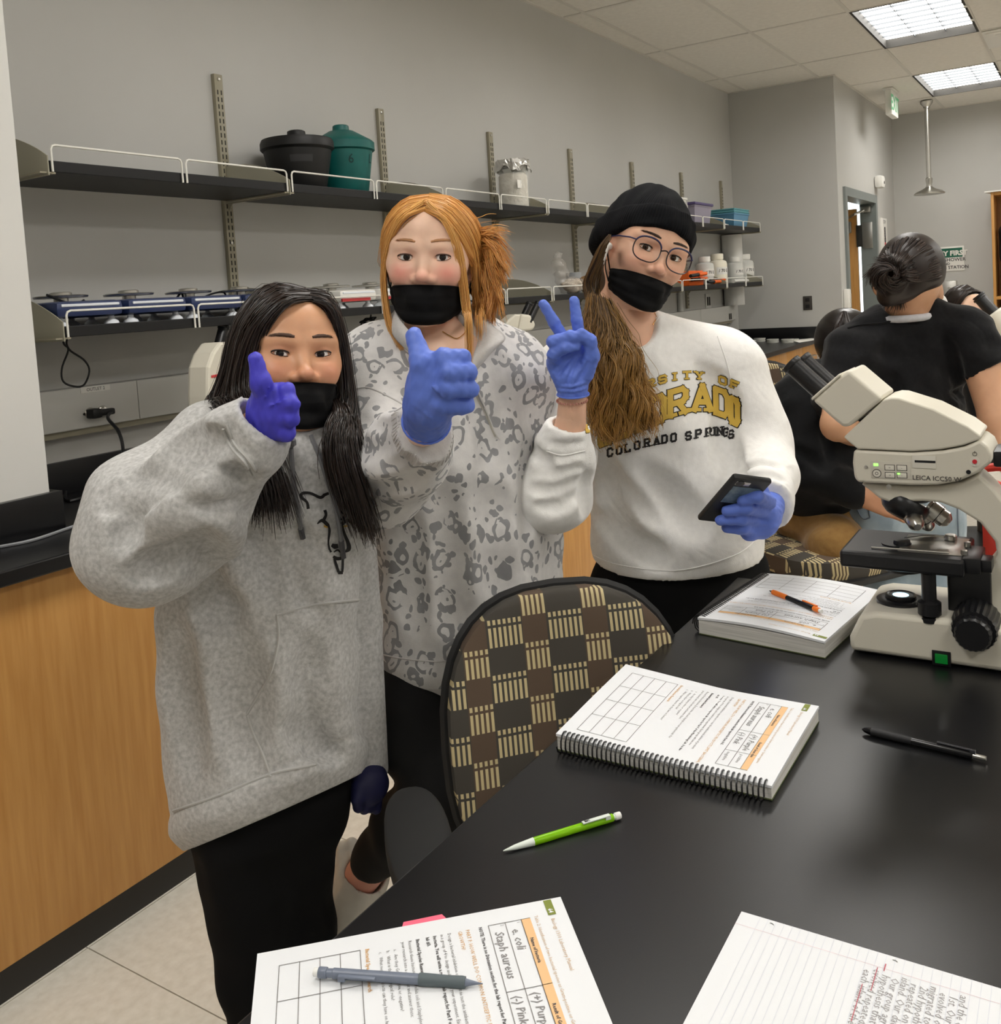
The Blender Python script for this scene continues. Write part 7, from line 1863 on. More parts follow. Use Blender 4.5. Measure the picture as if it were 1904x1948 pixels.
def chest_text(word, xs, ys, wd, hg, th, tilt, name, m, off, grow=0.0):
    mb = MB()
    def quad(a, b, w):
        a, b = np.array(a, float), np.array(b, float); t = b - a; L_ = np.linalg.norm(t); t = t / L_; n_ = np.array((-t[1], t[0])) * w / 2; a = a - t * w * .42; b = b + t * w * .42; K = max(2, int(L_ / 3))
        rows = []
        for i in range(K + 1):
            c = a + (b - a) * i / K; rows.append([cast(BV3, *(c + n_ * s), off) for s in (-1, -.3, .3, 1)])
        for i in range(K):
            for k in range(3):
                q = [rows[i][k], rows[i + 1][k], rows[i + 1][k + 1], rows[i][k + 1]]
                if all(p is not None for p in q) and max((q[0] - q[2]).length, (q[1] - q[3]).length) < .03: mb.add(q, [(0, 1, 2, 3)])
    for i, ch in enumerate(word):
        if ch == ' ': continue
        w, h_ = wd[i] if isinstance(wd, list) else wd, hg; t = th + grow; sl = tilt[i] if isinstance(tilt, list) else tilt
        ww, hh = w - th, h_ - th
        def mp(p): return (xs[i] + (p[0] - .5) * ww, ys[i] - (p[1] - .5) * hh + sl * (p[0] - .5) * ww)
        for st in LET[ch]:
            for k in range(len(st) - 1): quad(mp(st[k]), mp(st[k + 1]), t)
        for (sx, sy) in SERIF.get(ch, []):
            c = mp((sx, sy)); quad((c[0] - th * .95, c[1] - sl * th * .95), (c[0] + th * .95, c[1] + sl * th * .95), min(t, th * .62 + grow))
    if mb.v: tag(mb.build(name, m, sw, None), kind='stuff')
m_gold_p = mat('print_gold_white', (206, 172, 72), .7)
bxs = [1151, 1186, 1218, 1250, 1289, 1335, 1372, 1397]; bys = [820, 806, 792, 779, 765, 757, 766, 782]; bw = [36, 34, 30, 36, 40, 42, 34, 24]; bt = [-.35, -.35, -.35, -.35, -.3, 0, .35, .5]
chest_text('COLORADO', bxs, bys, bw, 56, 11, bt, 'print_colorado_outline', blk, .0010, 3.4); chest_text('COLORADO', bxs, bys, bw, 56, 11, bt, 'print_colorado', m_gold_p, .0018)
uxs = [1237 + (i - 5) * 23.0 for i in range(13)]; uys = [714 + .0026 * (x - 1315) ** 2 for x in uxs]; ut = [.0052 * (x - 1315) for x in uxs]
chest_text('UNIVERSITY OF', uxs, uys, 17, 17, 4.2, ut, 'print_university_outline', blk, .0010, 1.6); chest_text('UNIVERSITY OF', uxs, uys, 17, 17, 4.2, ut, 'print_university', m_gold_p, .0018)
cx_ = [1161, 1178, 1194, 1212, 1231, 1249, 1264, 1281, 1295, 1309, 1328, 1347, 1359, 1369, 1381, 1391]; cy_ = [860, 856, 852, 847, 842, 838, 835, 832, 830, 829, 825, 822, 820, 820, 822, 826]
chest_text('COLORADO SPRINGS', cx_, cy_, 13, 18, 4.0, -.2, 'print_colorado_springs', blk, .0014)
# beanie
def beanie_mat():
    m = mat('beanie_knit', (13, 14, 17), .95, var=.2, vscale=200, spec=.2); nt = m.node_tree; b = nt.nodes['Principled BSDF']; N = nt.nodes.new; L = nt.links.new
    g = N('ShaderNodeAttribute'); g.attribute_name = 'rib'
    sn = N('ShaderNodeMath'); sn.operation = 'SINE'; ml = N('ShaderNodeMath'); ml.operation = 'MULTIPLY'; ml.inputs[1].default_value = 110.0; L(g.outputs['Fac'], ml.inputs[0]); L(ml.outputs[0], sn.inputs[0])
    nz = N('ShaderNodeTexNoise'); nz.inputs['Scale'].default_value = 350; ad = N('ShaderNodeMath'); ad.operation = 'ADD'; L(sn.outputs[0], ad.inputs[0]); L(nz.outputs['Fac'], ad.inputs[1])
    bp = N('ShaderNodeBump'); bp.inputs['Strength'].default_value = .4; bp.inputs['Distance'].default_value = .0012; L(ad.outputs[0], bp.inputs['Height']); L(bp.outputs['Normal'], b.inputs['Normal']); return m
m_bean = beanie_mat()
def hatfield(grow, lo_shift):
    f = Field((-.13, -.17, -.12), (.13, .13, .17), .0035)
    f.ell((0, -.018, .036), (.083 + grow, .104 + grow, .088 + grow), .01).ell((0, -.050, .066), (.066 + grow, .070 + grow, .068 + grow), .05)
    f.ell((.02, -.070, .0), (.066 + grow, .055 + grow, .06 + grow), .05)
    return f
f = hatfield(.0, 0); f.plane((0, .09, .052), (0, .42, -1), .004); f.noise(.0022, .05, 5); bvv, bff = f.mesh()
crown = mesh_obj('beanie', xf(HM3, bvv), bff, m_bean, P3, 180); set_attr(crown, 'rib', np.arctan2(bvv[:, 0], bvv[:, 1] + .02))
f = hatfield(.0065, 0); f.plane((0, .09, .046), (0, .42, -1), .004); f.plane((0, .09, .101), (0, -.42, 1), .006); f.noise(.0015, .05, 6); bvv, bff = f.mesh()
cuff = mesh_obj('beanie_cuff', xf(HM3, bvv), bff, m_bean, crown, 180); set_attr(cuff, 'rib', np.arctan2(bvv[:, 0], bvv[:, 1] + .02))
# glasses: rounded rims, bridge, temples, clear lenses
gl = []
m_rim = mat('rim_tortoise', (48, 38, 44), .25); m_rimdk = mat('rim_blue', (40, 44, 84), .3)
m_lens = mat('lens_clear', (255, 255, 255), .02, trans=1.0, ior=1.05, alpha=.12)
GR = empty('glasses', HM3 @ Vector((0, .09, 0)), 'round clear lens glasses worn by the person in the black beanie', 'glasses')
lens_o = []
for s in (-1, 1):
    ring = []
    for k in range(40):
        a_ = 2 * math.pi * k / 40; c, si = math.cos(a_), math.sin(a_); x = .0272 * math.copysign(abs(c) ** .82, c); z = .0240 * math.copysign(abs(si) ** .82, si) * (1.0 if si < 0 else .92)
        ring.append(HM3 @ Vector((s * .0350 + x, .0945 - .25 * (x * s + .0) ** 2 * 40 * .2 - .0065 * ((x * s) > 0) * (x * s) / .0272, -.004 + z)))
    MB().tube(ring, .0013, 6, closed=True).build('rim', m_rim, GR)
    mb = MB(); n = len(ring); cpt = sum(ring, Vector()) / n; mb.add([cpt] + ring, [(0, 1 + i, 1 + (i + 1) % n) for i in range(n)]); lo_ = mb.build('lens', m_lens, GR, 180); md = lo_.modifiers.new('solid', 'SOLIDIFY'); md.thickness = .0012
    top = [r for r in ring if True]
    MB().tube([ring[k] + (HM3.to_3x3() @ Vector((0, .0006, .0008))) for k in range(2, 19)], .0017, 6).build('brow_line', m_rimdk, GR)
    MB().tube([HM3 @ Vector(p) for p in ((s * .0615, .088, .006), (s * .068, .070, .008), (s * .076, .03, .008), (s * .078, -.01, .006), (s * .077, -.03, -.01))], .0016, 6).build('temple', m_rimdk, GR)
MB().tube([HM3 @ p for p in smoothpath([(-.0085, .0955, .001), (0, .0985, .004), (.0085, .0955, .001)], 10)], .0014, 6).build('bridge', m_rim, GR)
# ear bud
eb = empty('ear_bud', HM3 @ Vector((.08, .004, -.008)), 'white wireless ear bud in the ear of the person in the beanie', 'ear bud')
MB().sphere((0, 0, 0), (.0075, .008, .008), Matrix.Translation(HM3 @ Vector((.081, .006, -.016)))).build('bud', m_white_plastic, eb)
MB().tube([HM3 @ Vector((.0835, .009, -.016)), HM3 @ Vector((.0845, .014, -.034)), HM3 @ Vector((.084, .017, -.054))], [.0036, .0032, .003], 10).build('stem', m_white_plastic, eb)
# necklace thread
BC = bvh_of(cv, cf); q = [cast(BC, x, y, .002) for x, y in catmull([(1243, 595), (1247, 605), (1240, 618)], 8)]; q = [p for p in q if p is not None]
if len(q) > 3: MB().tube(q, .0008, 5).build('necklace', m_gold, P3)
# peace sign glove
c0 = at(1088, 655, 1.655); f = Field(V3(c0) - .13, V3(c0) + .13, .0022)
f.cone(ctr(1089, 748, 1.672), ctr(1088, 715, 1.665), .0270, .0300, .012)
f.ell(ctr(1088, 697, 1.664), (.037, .017, .040), .012, Rm=A3)
for st, kn in (((1098, 722), (1104, 655)), ((1088, 722), (1078, 655)), ((1078, 722), (1060, 668)), ((1072, 722), (1053, 692))): f.cone(ctr(*st, 1.664), ctr(*kn, 1.662), .0155, .0135, .010)
f.chain([ctr(1104, 655, 1.66), ctr(1097, 608, 1.655), ctr(1092, 572, 1.655)], [.0115, .0102, .0088], .004)
f.chain([ctr(1077, 652, 1.66), ctr(1053, 612, 1.650), ctr(1034, 579, 1.645)], [.0115, .0102, .0090], .004)
f.chain([ctr(1060, 662, 1.655), ctr(1052, 650, 1.630), ctr(1085, 640, 1.622), ctr(1108, 643, 1.625)], [.0120, .0112, .0105, .0092], .004)
f.chain([ctr(1054, 690, 1.655), ctr(1053, 674, 1.632), ctr(1075, 661, 1.622), ctr(1096, 659, 1.628)], [.0125, .0110, .0102, .0088], .004)
f.chain([ctr(1112, 712, 1.655), ctr(1126, 678, 1.640), ctr(1122, 648, 1.628), ctr(1106, 634, 1.622)], [.0165, .0135, .0115, .0095], .005)
f.noise(.0005, .011, 6)
carve(f, [([(1072, 740), (1090, 700), (1100, 680)], .003, .004, .0), ([(1062, 715), (1078, 690), (1095, 675)], .0025, .004, .0), ([(1088, 748), (1105, 715), (1118, 690)], .003, .004, .0)])
carve(f, [([(1070, 735), (1088, 735), (1112, 728)], .0022, .003, 0.0), ([(1060, 742), (1090, 744), (1115, 738)], .0022, .003, 0.0)], 'add')
wd = V3((at(1089, 748, 1.672) - at(1088, 715, 1.665)).normalized()); bodypart_cut(f, V3(at(1090, 752, 1.673)), wd, .06)
glove_mesh(f, 'glove', m_glove, P3)
MB().tube([Vector(V3(at(1090, 750, 1.673))) + (Vector(wd).orthogonal().normalized() * math.cos(a_) + Vector(wd).cross(Vector(wd).orthogonal().normalized()) * math.sin(a_)) * .0285 for a_ in np.linspace(0, 2 * math.pi, 24, endpoint=False)], .0016, 6, closed=True).build('glove_cuff', m_glove, P3)
mb = MB(); rg_ = random.Random(2)
for k in range(30):
    a_ = 2 * math.pi * k / 30; c_ = at(1088, 762, 1.678); o1 = Vector(wd).orthogonal().normalized(); mb.sphere(tuple(c_ + (o1 * math.cos(a_) + Vector(wd).cross(o1) * math.sin(a_)) * .0268), .0022, None, 6, 5)
tag(mb.build('bead_bracelet', mat('bead_rose', (186, 130, 116), .3), P3), kind='stuff')
# phone
top_c, bot_c = at(1431, 910, 1.555), at(1362, 988, 1.655); long_ = (bot_c - top_c); PL = .142; long_ = long_.normalized()
wdir = (at(1468, 912, 1.56) - at(1394, 908, 1.55)); wdir = (wdir - long_ * wdir.dot(long_)).normalized(); nrm_ = long_.cross(wdir); nrm_ = nrm_ if nrm_.dot(CBACK) > 0 else -nrm_
pc0 = (top_c + bot_c) / 2; Mph = Matrix((wdir, -long_, wdir.cross(-long_))).transposed().to_4x4(); Mph.translation = pc0
sgn = 1 if wdir.cross(-long_).dot(CBACK) > 0 else -1
ph = empty('smartphone', pc0, 'black smartphone with a blue sticker held by the person in the white sweatshirt', 'phone')
MB().box((0, 0, 0), (.071, PL, .0105), Mph, .0045).build('case', mat('phone_black', (24, 25, 27), .45), ph)
MB().box((0, 0, -sgn * .0052), (.062, PL - .012, .002), Mph).build('screen', m_pupil, ph, None)
MB().lathe([(.0075, 0), (.0075, .0016), (.005, .0018)], Mph @ Matrix.Translation((-.018, PL / 2 - .014, sgn * .005)) @ Matrix.Rotation(0 if sgn > 0 else math.pi, 4, 'X'), 18).build('camera_bump', m_bp, ph)
MB().box((0, 0, sgn * .0053), (.026, .010, .0016), Mph @ Matrix.Translation((-.013, PL / 2 - .014, 0)), .002).build('camera_plate', m_steel, ph)
MB().box((.0, .022, sgn * .0056), (.05, .05, .0010), Mph).build('sticker', mat('sticker_blue', (70, 92, 112), .35, rgb2=(130, 150, 160), vscale=60, detail=6), ph, None)
# phone hand glove
c0 = at(1430, 980, 1.62); f = Field(V3(c0) - .13, V3(c0) + .13, .0024)
for tip, pp_, bs, d_ in (((1412, 952), (1440, 944), (1462, 955), 1.585), ((1382, 972), (1420, 966), (1458, 972), 1.600), ((1370, 990), (1410, 986), (1452, 990), 1.615), ((1382, 1004), (1412, 1004), (1445, 1005), 1.630)):
    f.chain([ctr(*bs, d_ + .045), ctr(*pp_, d_ - .004), ctr(*tip, d_ + .004)], [.0135, .0118, .0092], .004)
f.ell(ctr(1450, 985, 1.67), (.028, .034, .036), .015, Rm=A3).cone(ctr(1455, 975, 1.68), ctr(1464, 962, 1.70), .030, .027, .015).cone(ctr(1448, 990, 1.67), ctr(1425, 1012, 1.655), .022, .016, .012)
f.chain([ctr(1455, 955, 1.66), ctr(1448, 935, 1.63), ctr(1440, 918, 1.615)], [.015, .012, .009], .006)
f.noise(.0005, .012, 8); glove_mesh(f, 'glove', m_glove, P3)
# trousers and shoes
hA, hB_ = at(1205, 1125, 1.99), at(1375, 1100, 2.03)
trousers('trousers', [([hA, down(hA, .45), down(hA, .08)], [.098, .068, .05]), ([hB_, down(hB_, .45), down(hB_, .08)], [.098, .068, .05])], m_black_cloth, P3, hips=(at(1285, 1085, 2.0), (.165, .125, .14), A3), cut=.02)
for a_ in (hA, hB_):
    Ms_ = Matrix((frame_axes(8)[0] * -1, frame_axes(8)[1], Vector((0, 0, 1)))).transposed().to_4x4(); Ms_.translation = (a_.x, a_.y, 0); shoe(Ms_, mat('shoe_black', (28, 28, 30), .6), P3)
# hair: long wavy side pony tail with lighter ends
m_hair3 = hair_mat('hair_balayage', (44, 28, 18), (190, 142, 70), .38)
L3 = lambda x, y, z: HM3 @ Vector((x, y, z))
f = Field((-.13, -.15, -.16), (.13, .10, .08), .0035); f.ell((.004, -.042, -.015), (.068, .070, .072), .02).ell((.035, -.05, -.06), (.04, .045, .05), .03); f.ell((-.02, .09, -.03), (.075, .085, .1), .012, 'sub')
V, Fc = f.mesh(HM3); parts = [(V, Fc, .05)]
G = [[at(1160, 448, 1.82), at(1148, 465, 1.82), at(1135, 495, 1.83), at(1118, 535, 1.84), at(1130, 580, 1.83)], [at(1155, 455, 1.83), at(1138, 480, 1.83), at(1125, 515, 1.84), at(1115, 550, 1.84), at(1135, 585, 1.83)], [at(1150, 470, 1.86), at(1128, 510, 1.86), at(1118, 545, 1.86), at(1125, 570, 1.85), at(1140, 588, 1.83)], [at(1140, 520, 1.88), at(1135, 540, 1.88), at(1135, 560, 1.87), at(1140, 575, 1.85), at(1148, 590, 1.84)]]
parts.append(strand_part(G, 1300, .0012, 41, 12, (0, .25), jit=.004))
tl = [[at(1122, 560, 1.83), at(1112, 630, 1.80), at(1118, 700, 1.78), at(1122, 770, 1.78), at(1135, 835, 1.785)], [at(1130, 565, 1.81), at(1130, 630, 1.79), at(1138, 700, 1.77), at(1145, 780, 1.765), at(1160, 850, 1.775)], [at(1140, 570, 1.805), at(1152, 635, 1.78), at(1165, 700, 1.76), at(1178, 780, 1.755), at(1190, 840, 1.765)], [at(1150, 572, 1.81), at(1175, 640, 1.79), at(1195, 700, 1.77), at(1215, 770, 1.765), at(1235, 830, 1.775)], [at(1165, 588, 1.83), at(1190, 640, 1.81), at(1212, 700, 1.79), at(1232, 760, 1.785), at(1250, 815, 1.79)]]
back = [[p + ray(1180, 700) * .02 for p in g] for g in tl]
parts.append(strand_part(tl, 2200, .0012, 42, 30, (.0, .20), tip=.85, jit=.0032, clump=90, cj=.010, lenvar=.38, wave=.010, wl=.095, sides=3)); parts.append(strand_part(back, 1100, .0014, 43, 22, (.0, .12), tip=.35, jit=.008, lenvar=.25, wave=.006, wl=.09)); parts.append(strand_part(tl, 160, .0006, 44, 24, (.2, .6), tip=.4, jit=.018, lenvar=.3, wave=.009, wl=.08))
hair_obj(parts, m_hair3, P3)
bnd = MB().tube([at(1140, 582, 1.845) + (CRIGHT * math.cos(a_) * .018 + (CBACK * .9 + CUP * .3) * math.sin(a_) * .018) for a_ in np.linspace(0, 2 * math.pi, 20, endpoint=False)], .010, 8, closed=True).build('hair_tie', m_black_cloth, P3)
# ================================================================== background people and furniture
# ---- bench microscopes on the wall bench
def bench_scope(X, Y, rz, label, k=1.0):
    T = Matrix.Translation((X, Y, BT)) @ Matrix.Rotation(rz, 4, 'Z') @ Matrix.Scale(k, 4)
    o = empty('bench_microscope', (X, Y, BT), label, 'microscope', 'white microscopes on the wall bench')
    PZ = Matrix(((1, 0, 0, 0), (0, 0, -1, 0), (0, 1, 0, 0), (0, 0, 0, 1)))
    def pr(name, poly, w, m, bev=.012):
        q = MB().prism(poly, -w / 2, w / 2, T @ PZ).build(name, m, o, None); fixn(q); bevel_obj(q, bev * k, 2, 30); return q
    pr('base', [(-.12, 0), (.12, 0), (.12, .03), (.03, .05), (-.12, .06)], .16, m_ms)
    arc = [(-.06 - .055 * math.sin(t), .05 + .36 * t / math.pi * 1.0) for t in np.linspace(0.3, math.pi * .9, 12)]
    pr('arm', [(-.115, .05)] + [(-.115 - .02 * math.sin(t), .06 + .30 * t / math.pi) for t in np.linspace(0, math.pi, 8)] + [(-.08, .40), (-.03, .43), (.03, .425), (.05, .40), (.05, .345), (-.02, .34), (-.055, .28), (-.06, .05)], .07, m_ms)
    pr('head', [(-.03, .345), (.06, .345), (.085, .37), (.06, .42), (.0, .43)], .09, m_ms)
    for s in (-1, 1):
        a = T @ Vector((.05, s * .03, .385)); b = T @ Vector((.115, s * .032, .475)); M_, L = axisM(a, b)
        MB().lathe([(.016 * k, 0), (.016 * k, L * .9), (.018 * k, L * .92), (.018 * k, L), (.012 * k, L)], M_, 20).build('eyepiece', m_mb, o)
    MB().box((.02, 0, .17), (.13, .13, .015), T, .003).build('stage', m_mb, o)
    MB().lathe([(.03, .345), (.03, .32), (.015, .31)], T @ Matrix.Translation((.02, 0, 0)), 20).build('nosepiece', m_mb, o)
    MB().lathe([(.011, .32), (.012, .25), (.006, .235)], T @ Matrix.Translation((.02, 0, 0)), 16).build('objective', m_steel, o)
    for s in (-1, 1): MB().lathe([(.024, .035), (.024, .06), (.02, .065)], T @ Matrix.Translation((-.08, 0, .10)) @ Matrix.Rotation(s * math.pi / 2, 4, 'X'), 20).build('focus_knob', m_ms if s < 0 else m_mb, o)
    MB().box((-.08, -.036, .33), (.05, .002, .008), T @ Matrix.Translation((0, 0, 0)), .0005).build('red_streak', mat('trim_red', (196, 60, 62), .4), o)
    return o
q = ony(398, 740, 2.30); bench_scope(q.x + .04, 2.30, math.radians(20), 'white bench microscope half hidden behind the grey hoodie')
q = ony(985, 660, 2.30); bench_scope(q.x, 2.30, math.radians(-20), 'white bench microscope behind the leopard print shoulder')
# ---- second table with a microscope, at the right edge
t2 = empty('lab_table', (5.7, -.1, 0), 'black topped lab table further back at the right edge', 'table')
MB().box2((4.95, -.75, TT - .032), (6.5, .43, TT), bev=.003).build('table_top', MATS['table_black'], t2)
for x in (5.0, 6.44):
    for y in (-.69, .37): MB().box2((x - .025, y - .025, 0), (x + .025, y + .025, TT - .033)).build('leg', m_leg, t2, None)
MB().box2((4.99, .385, TT - .16), (6.45, .41, TT - .033)).build('apron', m_wood, t2, None)
MB().box2((4.96, -.7, TT - .16), (4.985, .385, TT - .033)).build('apron', m_wood, t2, None)
def far_scope(): 
    X = 5.15; p = lambda px, py: onx(px, py, X)
    o = empty('microscope', (X, .3, TT), 'ivory microscope with black eyepiece on the far table at the right edge', 'microscope')
    a, b = p(1862, 566), p(1893, 600); M_, L = axisM(b, a); MB().lathe([(.028, 0), (.028, L * .9), (.032, L * .92), (.032, L)], M_, 18).build('eyepiece', m_mb, o); M_.translation = Vector(b) + Vector((.07, .01, .01)); MB().lathe([(.028, 0), (.028, L * .9), (.032, L * .92), (.032, L)], M_, 18).build('eyepiece', m_mb, o)
    c = p(1915, 625); M_, L = axisM(c, p(1888, 596)); MB().lathe([(.06, -.05), (.065, 0), (.06, L * .9), (.045, L)], M_, 24).build('head', m_ms, o)
    MB().box((X + .02, c.y - .06, c.z - .1), (.1, .16, .16), bev=.02).build('body', m_ms, o); MB().box((X + .02, c.y - .12, (c.z - .1 + TT) / 2), (.09, .08, c.z - .1 - TT), bev=.01).build('arm', m_ms, o); MB().box((X + .02, c.y - .02, TT + .03), (.18, .26, .055), bev=.01).build('base', m_ms, o)
    return o
far_scope()
q = onz(1897, 722, TT); q.x = 5.06; q.y = .37
tag(MB().box((5.02, .36, TT + .035), (.1, .12, .07), bev=.01).build('slide_box', mat('box_grey', (196, 196, 192), .5), None), 'pale grey slide box on the far table corner', 'box')
tag(MB().box((5.12, .385, TT + .012), (.12, .06, .022), bev=.006).build('dark_case', m_black_plastic, None), 'small dark case on the far table corner', 'case')
# red bag on the near table behind the microscope
f = Field((1.60, -.16, TT - .01), (1.79, .16, TT + .30), .006); q = onx(1885, 915, 1.70)
f.cone((1.70, q.y + .0, TT + .05), (1.70, q.y - .13, TT + .05), .045, .045, .02).cone((1.70, q.y + .005, TT + .20), (1.70, q.y - .12, TT + .19), .030, .030, .03).cone((1.70, q.y + .0, TT + .05), (1.70, q.y + .005, TT + .20), .042, .030, .03).cone((1.70, q.y - .13, TT + .05), (1.70, q.y - .12, TT + .19), .042, .030, .03).cone((1.70, q.y - .065, TT + .06), (1.70, q.y - .065, TT + .19), .05, .035, .03).noise(.004, .07, 3); f.plane((0, 0, TT + .001), (0, 0, -1))
V, Fc = f.mesh(); rp = empty('red_pouch', (1.70, q.y - .07, TT), 'red soft pouch behind the ivory microscope at the right edge', 'pouch')
m_red = mat('red_nylon', (206, 62, 50), .5, bump=.2, bscale=60); mesh_obj('bag_body', V, Fc, m_red, rp, 180); BVr = bvh_of(V, Fc)
MB().tube([(1.70, q.y + .005, TT + .232), (1.70, q.y - .06, TT + .228), (1.70, q.y - .12, TT + .222)], .004, 8).build('zipper', m_dark, rp)
MB().tube(smoothpath([(1.70, q.y + .03, TT + .20), (1.69, q.y + .045, TT + .235), (1.69, q.y + .0, TT + .262), (1.69, q.y - .10, TT + .255), (1.70, q.y - .148, TT + .19)], 20), .007, 8).build('strap', m_red, rp)
# ---- standing person seen from behind
def relaxed_hand(wr, dirv, side, h=.004):
    """palm, four unequal curled fingers and a thumb, from the wrist along dirv"""
    d = Vector(dirv).normalized(); s = Vector(side).normalized(); s = (s - d * s.dot(d)).normalized(); n = d.cross(s); w = Vector(wr)
    f = Field(V3(w) - .2, V3(w) + .2, h)
    f.cone(V3(w - d * .02), V3(w + d * .02), .026, .026, .01)
    for k, L in enumerate((.072, .080, .074, .058)):
        o = s * (.030 - .020 * k); a = w + d * .085 + o; b = a + d * L * .5 + n * .012; c = b + d * L * .35 + n * .028
        f.cone(V3(w + d * .02 + o * .6), V3(a), .015, .0125, .010).chain([V3(a), V3(b), V3(c)], [.0110, .0098, .0082], .003)
    t0 = w + d * .03 + s * .024; t1 = t0 + d * .035 + s * .026; t2 = t1 + d * .03 + s * .006 + n * .006
    f.chain([V3(t0), V3(t1), V3(t2)], [.015, .0118, .0090], .005); return f.mesh()
P4 = empty('person', (2.75, .42, 0), 'person in a black t-shirt and pale jeans standing with back turned', 'person')
m_skin4 = skin_mat('skin_olive', (206, 158, 124), (196, 120, 98))
A4 = axes_np(0); D4 = 2.5
f = Field(V3(at(1735, 540, D4)) - .24, V3(at(1735, 540, D4)) + .2, .006)
f.ell(ctr(1732, 520, D4), (.074, .09, .10), .01, Rm=A4).cone(ctr(1728, 560, D4), ctr(1720, 640, D4 + .07), .055, .056, .03)
f.ell(ctr(1668, 540, D4), (.012, .02, .032), .006, Rm=A4).ell(ctr(1779, 545, D4 - .01), (.014, .018, .034), .006, Rm=A4).ell(ctr(1778, 560, D4 + .05), (.02, .03, .05), .02, Rm=A4)
b1 = f.mesh()
f = field_for([at(1880, 730, 2.45), at(1930, 900, 2.40), at(1560, 830, 2.5), at(1660, 720, 2.55)], .1, .009)
f.cone(ctr(1868, 690, 2.47), ctr(1898, 800, 2.42), .05, .043, .02).cone(ctr(1898, 800, 2.42), ctr(1930, 900, 2.36), .042, .03, .02)
f.cone(ctr(1600, 730, 2.52), ctr(1593, 808, 2.42), .046, .040, .02).cone(ctr(1593, 808, 2.42), ctr(1668, 850, 2.66), .040, .028, .02)
b2 = f.mesh(); b3 = underbody(.02, [(at(1718, 640, 2.56), at(1715, 950, 2.6), .08, .09)])
hd1 = relaxed_hand(at(1932, 905, 2.358), at(1950, 980, 2.34) - at(1930, 900, 2.36), -CRIGHT); hd2 = relaxed_hand(at(1668, 850, 2.66), at(1668, 850, 2.66) - at(1593, 808, 2.42), CUP)
vv, ff = joinm([b1, b2, b3, hd1, hd2]); bo = mesh_obj('body', vv, ff, m_skin4, P4, 180); set_attr(bo, 'blush', np.zeros(len(vv)))
m_tee = fabric('black_tee', (24, 24, 26), (18, 18, 20), 100, .9, .4, sheen=.1)
f = field_for([at(1560, 640, 2.5), at(1900, 640, 2.5), at(1720, 960, 2.55)], .16, .0085)
f.ell(ctr(1722, 690, 2.58), (.175, .10, .12), .05, Rm=A4).ell(ctr(1715, 800, 2.58), (.170, .115, .2), .06, Rm=A4).ell(ctr(1710, 900, 2.58), (.160, .115, .14), .05, Rm=A4)
f.cone(ctr(1625, 665, 2.56), ctr(1720, 625, 2.57), .07, .065, .05).cone(ctr(1720, 625, 2.57), ctr(1830, 630, 2.52), .065, .07, .05)
f.cone(ctr(1620, 670, 2.54), ctr(1592, 760, 2.5), .072, .068, .03).cone(ctr(1838, 645, 2.50), ctr(1880, 705, 2.47), .075, .068, .03)
f.cone(ctr(1680, 625, 2.55), ctr(1765, 612, 2.54), .062, .062, .04); f.noise(.003, .09, 9); carve(f, [([(1800, 640), (1815, 690), (1825, 740)], .012, .02, .0), ([(1640, 700), (1645, 780), (1650, 850)], .012, .03, .002), ([(1700, 720), (1705, 800), (1715, 880)], .010, .03, .002)])
f.cone(ctr(1728, 540, 2.5), ctr(1724, 572, 2.51), .062, .062, .008, 'sub'); f.plane(V3(at(1700, 945, 2.58)), (0, 0, -1))
cd = V3((at(1880, 705, 2.47) - at(1838, 645, 2.5)).normalized()); bodypart_cut(f, V3(at(1878, 705, 2.47)), cd, .11)
V, Fc = f.mesh(); tee = mesh_obj('t_shirt', V, Fc, m_tee, P4, 180); BV4 = bvh_of(V, Fc)
seam(BV4, [(1612, 625), (1640, 618), (1690, 612), (1740, 592), (1770, 582)], .003, 'neck_band', m_tee, tee, 30, .001)
uc = at(1720, 603, 2.525); MB().tube([uc + CRIGHT * .066 * math.cos(t) + (CBACK * .97 + CUP * .1) * .060 * math.sin(t) - CUP * .012 * math.sin(t) + CUP * .006 * math.cos(t) for t in np.linspace(0, 2 * math.pi, 28, endpoint=False)], .010, 8, closed=True).build('undershirt', fabric('grey_under', (196, 196, 200), None, 100), P4, 180)
m_jean = fabric('light_denim', (176, 192, 202), (140, 160, 176), 14, .9, .4, fine=600)
hA, hB_ = at(1665, 985, 2.58), at(1765, 985, 2.58)
tr = trousers('jeans', [([hA, down(hA, .45), down(hA, .08)], [.10, .075, .06]), ([hB_, down(hB_, .45), down(hB_, .08)], [.10, .075, .06])], m_jean, P4, h=.011, hips=(at(1715, 950, 2.6), (.165, .115, .12), A4), cut=.02)
BVj = bvh_of([v.co for v in tr.data.vertices], [tuple(p.vertices) for p in tr.data.polygons])
for pts_ in ([(1622, 950), (1640, 985), (1655, 985)], [(1655, 985), (1650, 955), (1645, 935)], [(1820, 960), (1822, 1010), (1824, 1060)]): seam(BVj, pts_, .002, 'jean_stitch', mat('denim_stitch', (110, 122, 134), .8), tr, 20, .001)
for a_ in (hA, hB_):
    Ms_ = Matrix((frame_axes(0)[0], frame_axes(0)[1] * -1, Vector((0, 0, 1)))).transposed().to_4x4(); Ms_.translation = (a_.x, a_.y, 0); shoe(Ms_, wsh, P4)
m_hair4 = hair_mat('hair_dark_brown', (26, 18, 15), (66, 50, 41), .45)
f = Field(V3(at(1732, 510, D4)) - .16, V3(at(1732, 510, D4)) + .16, .005)
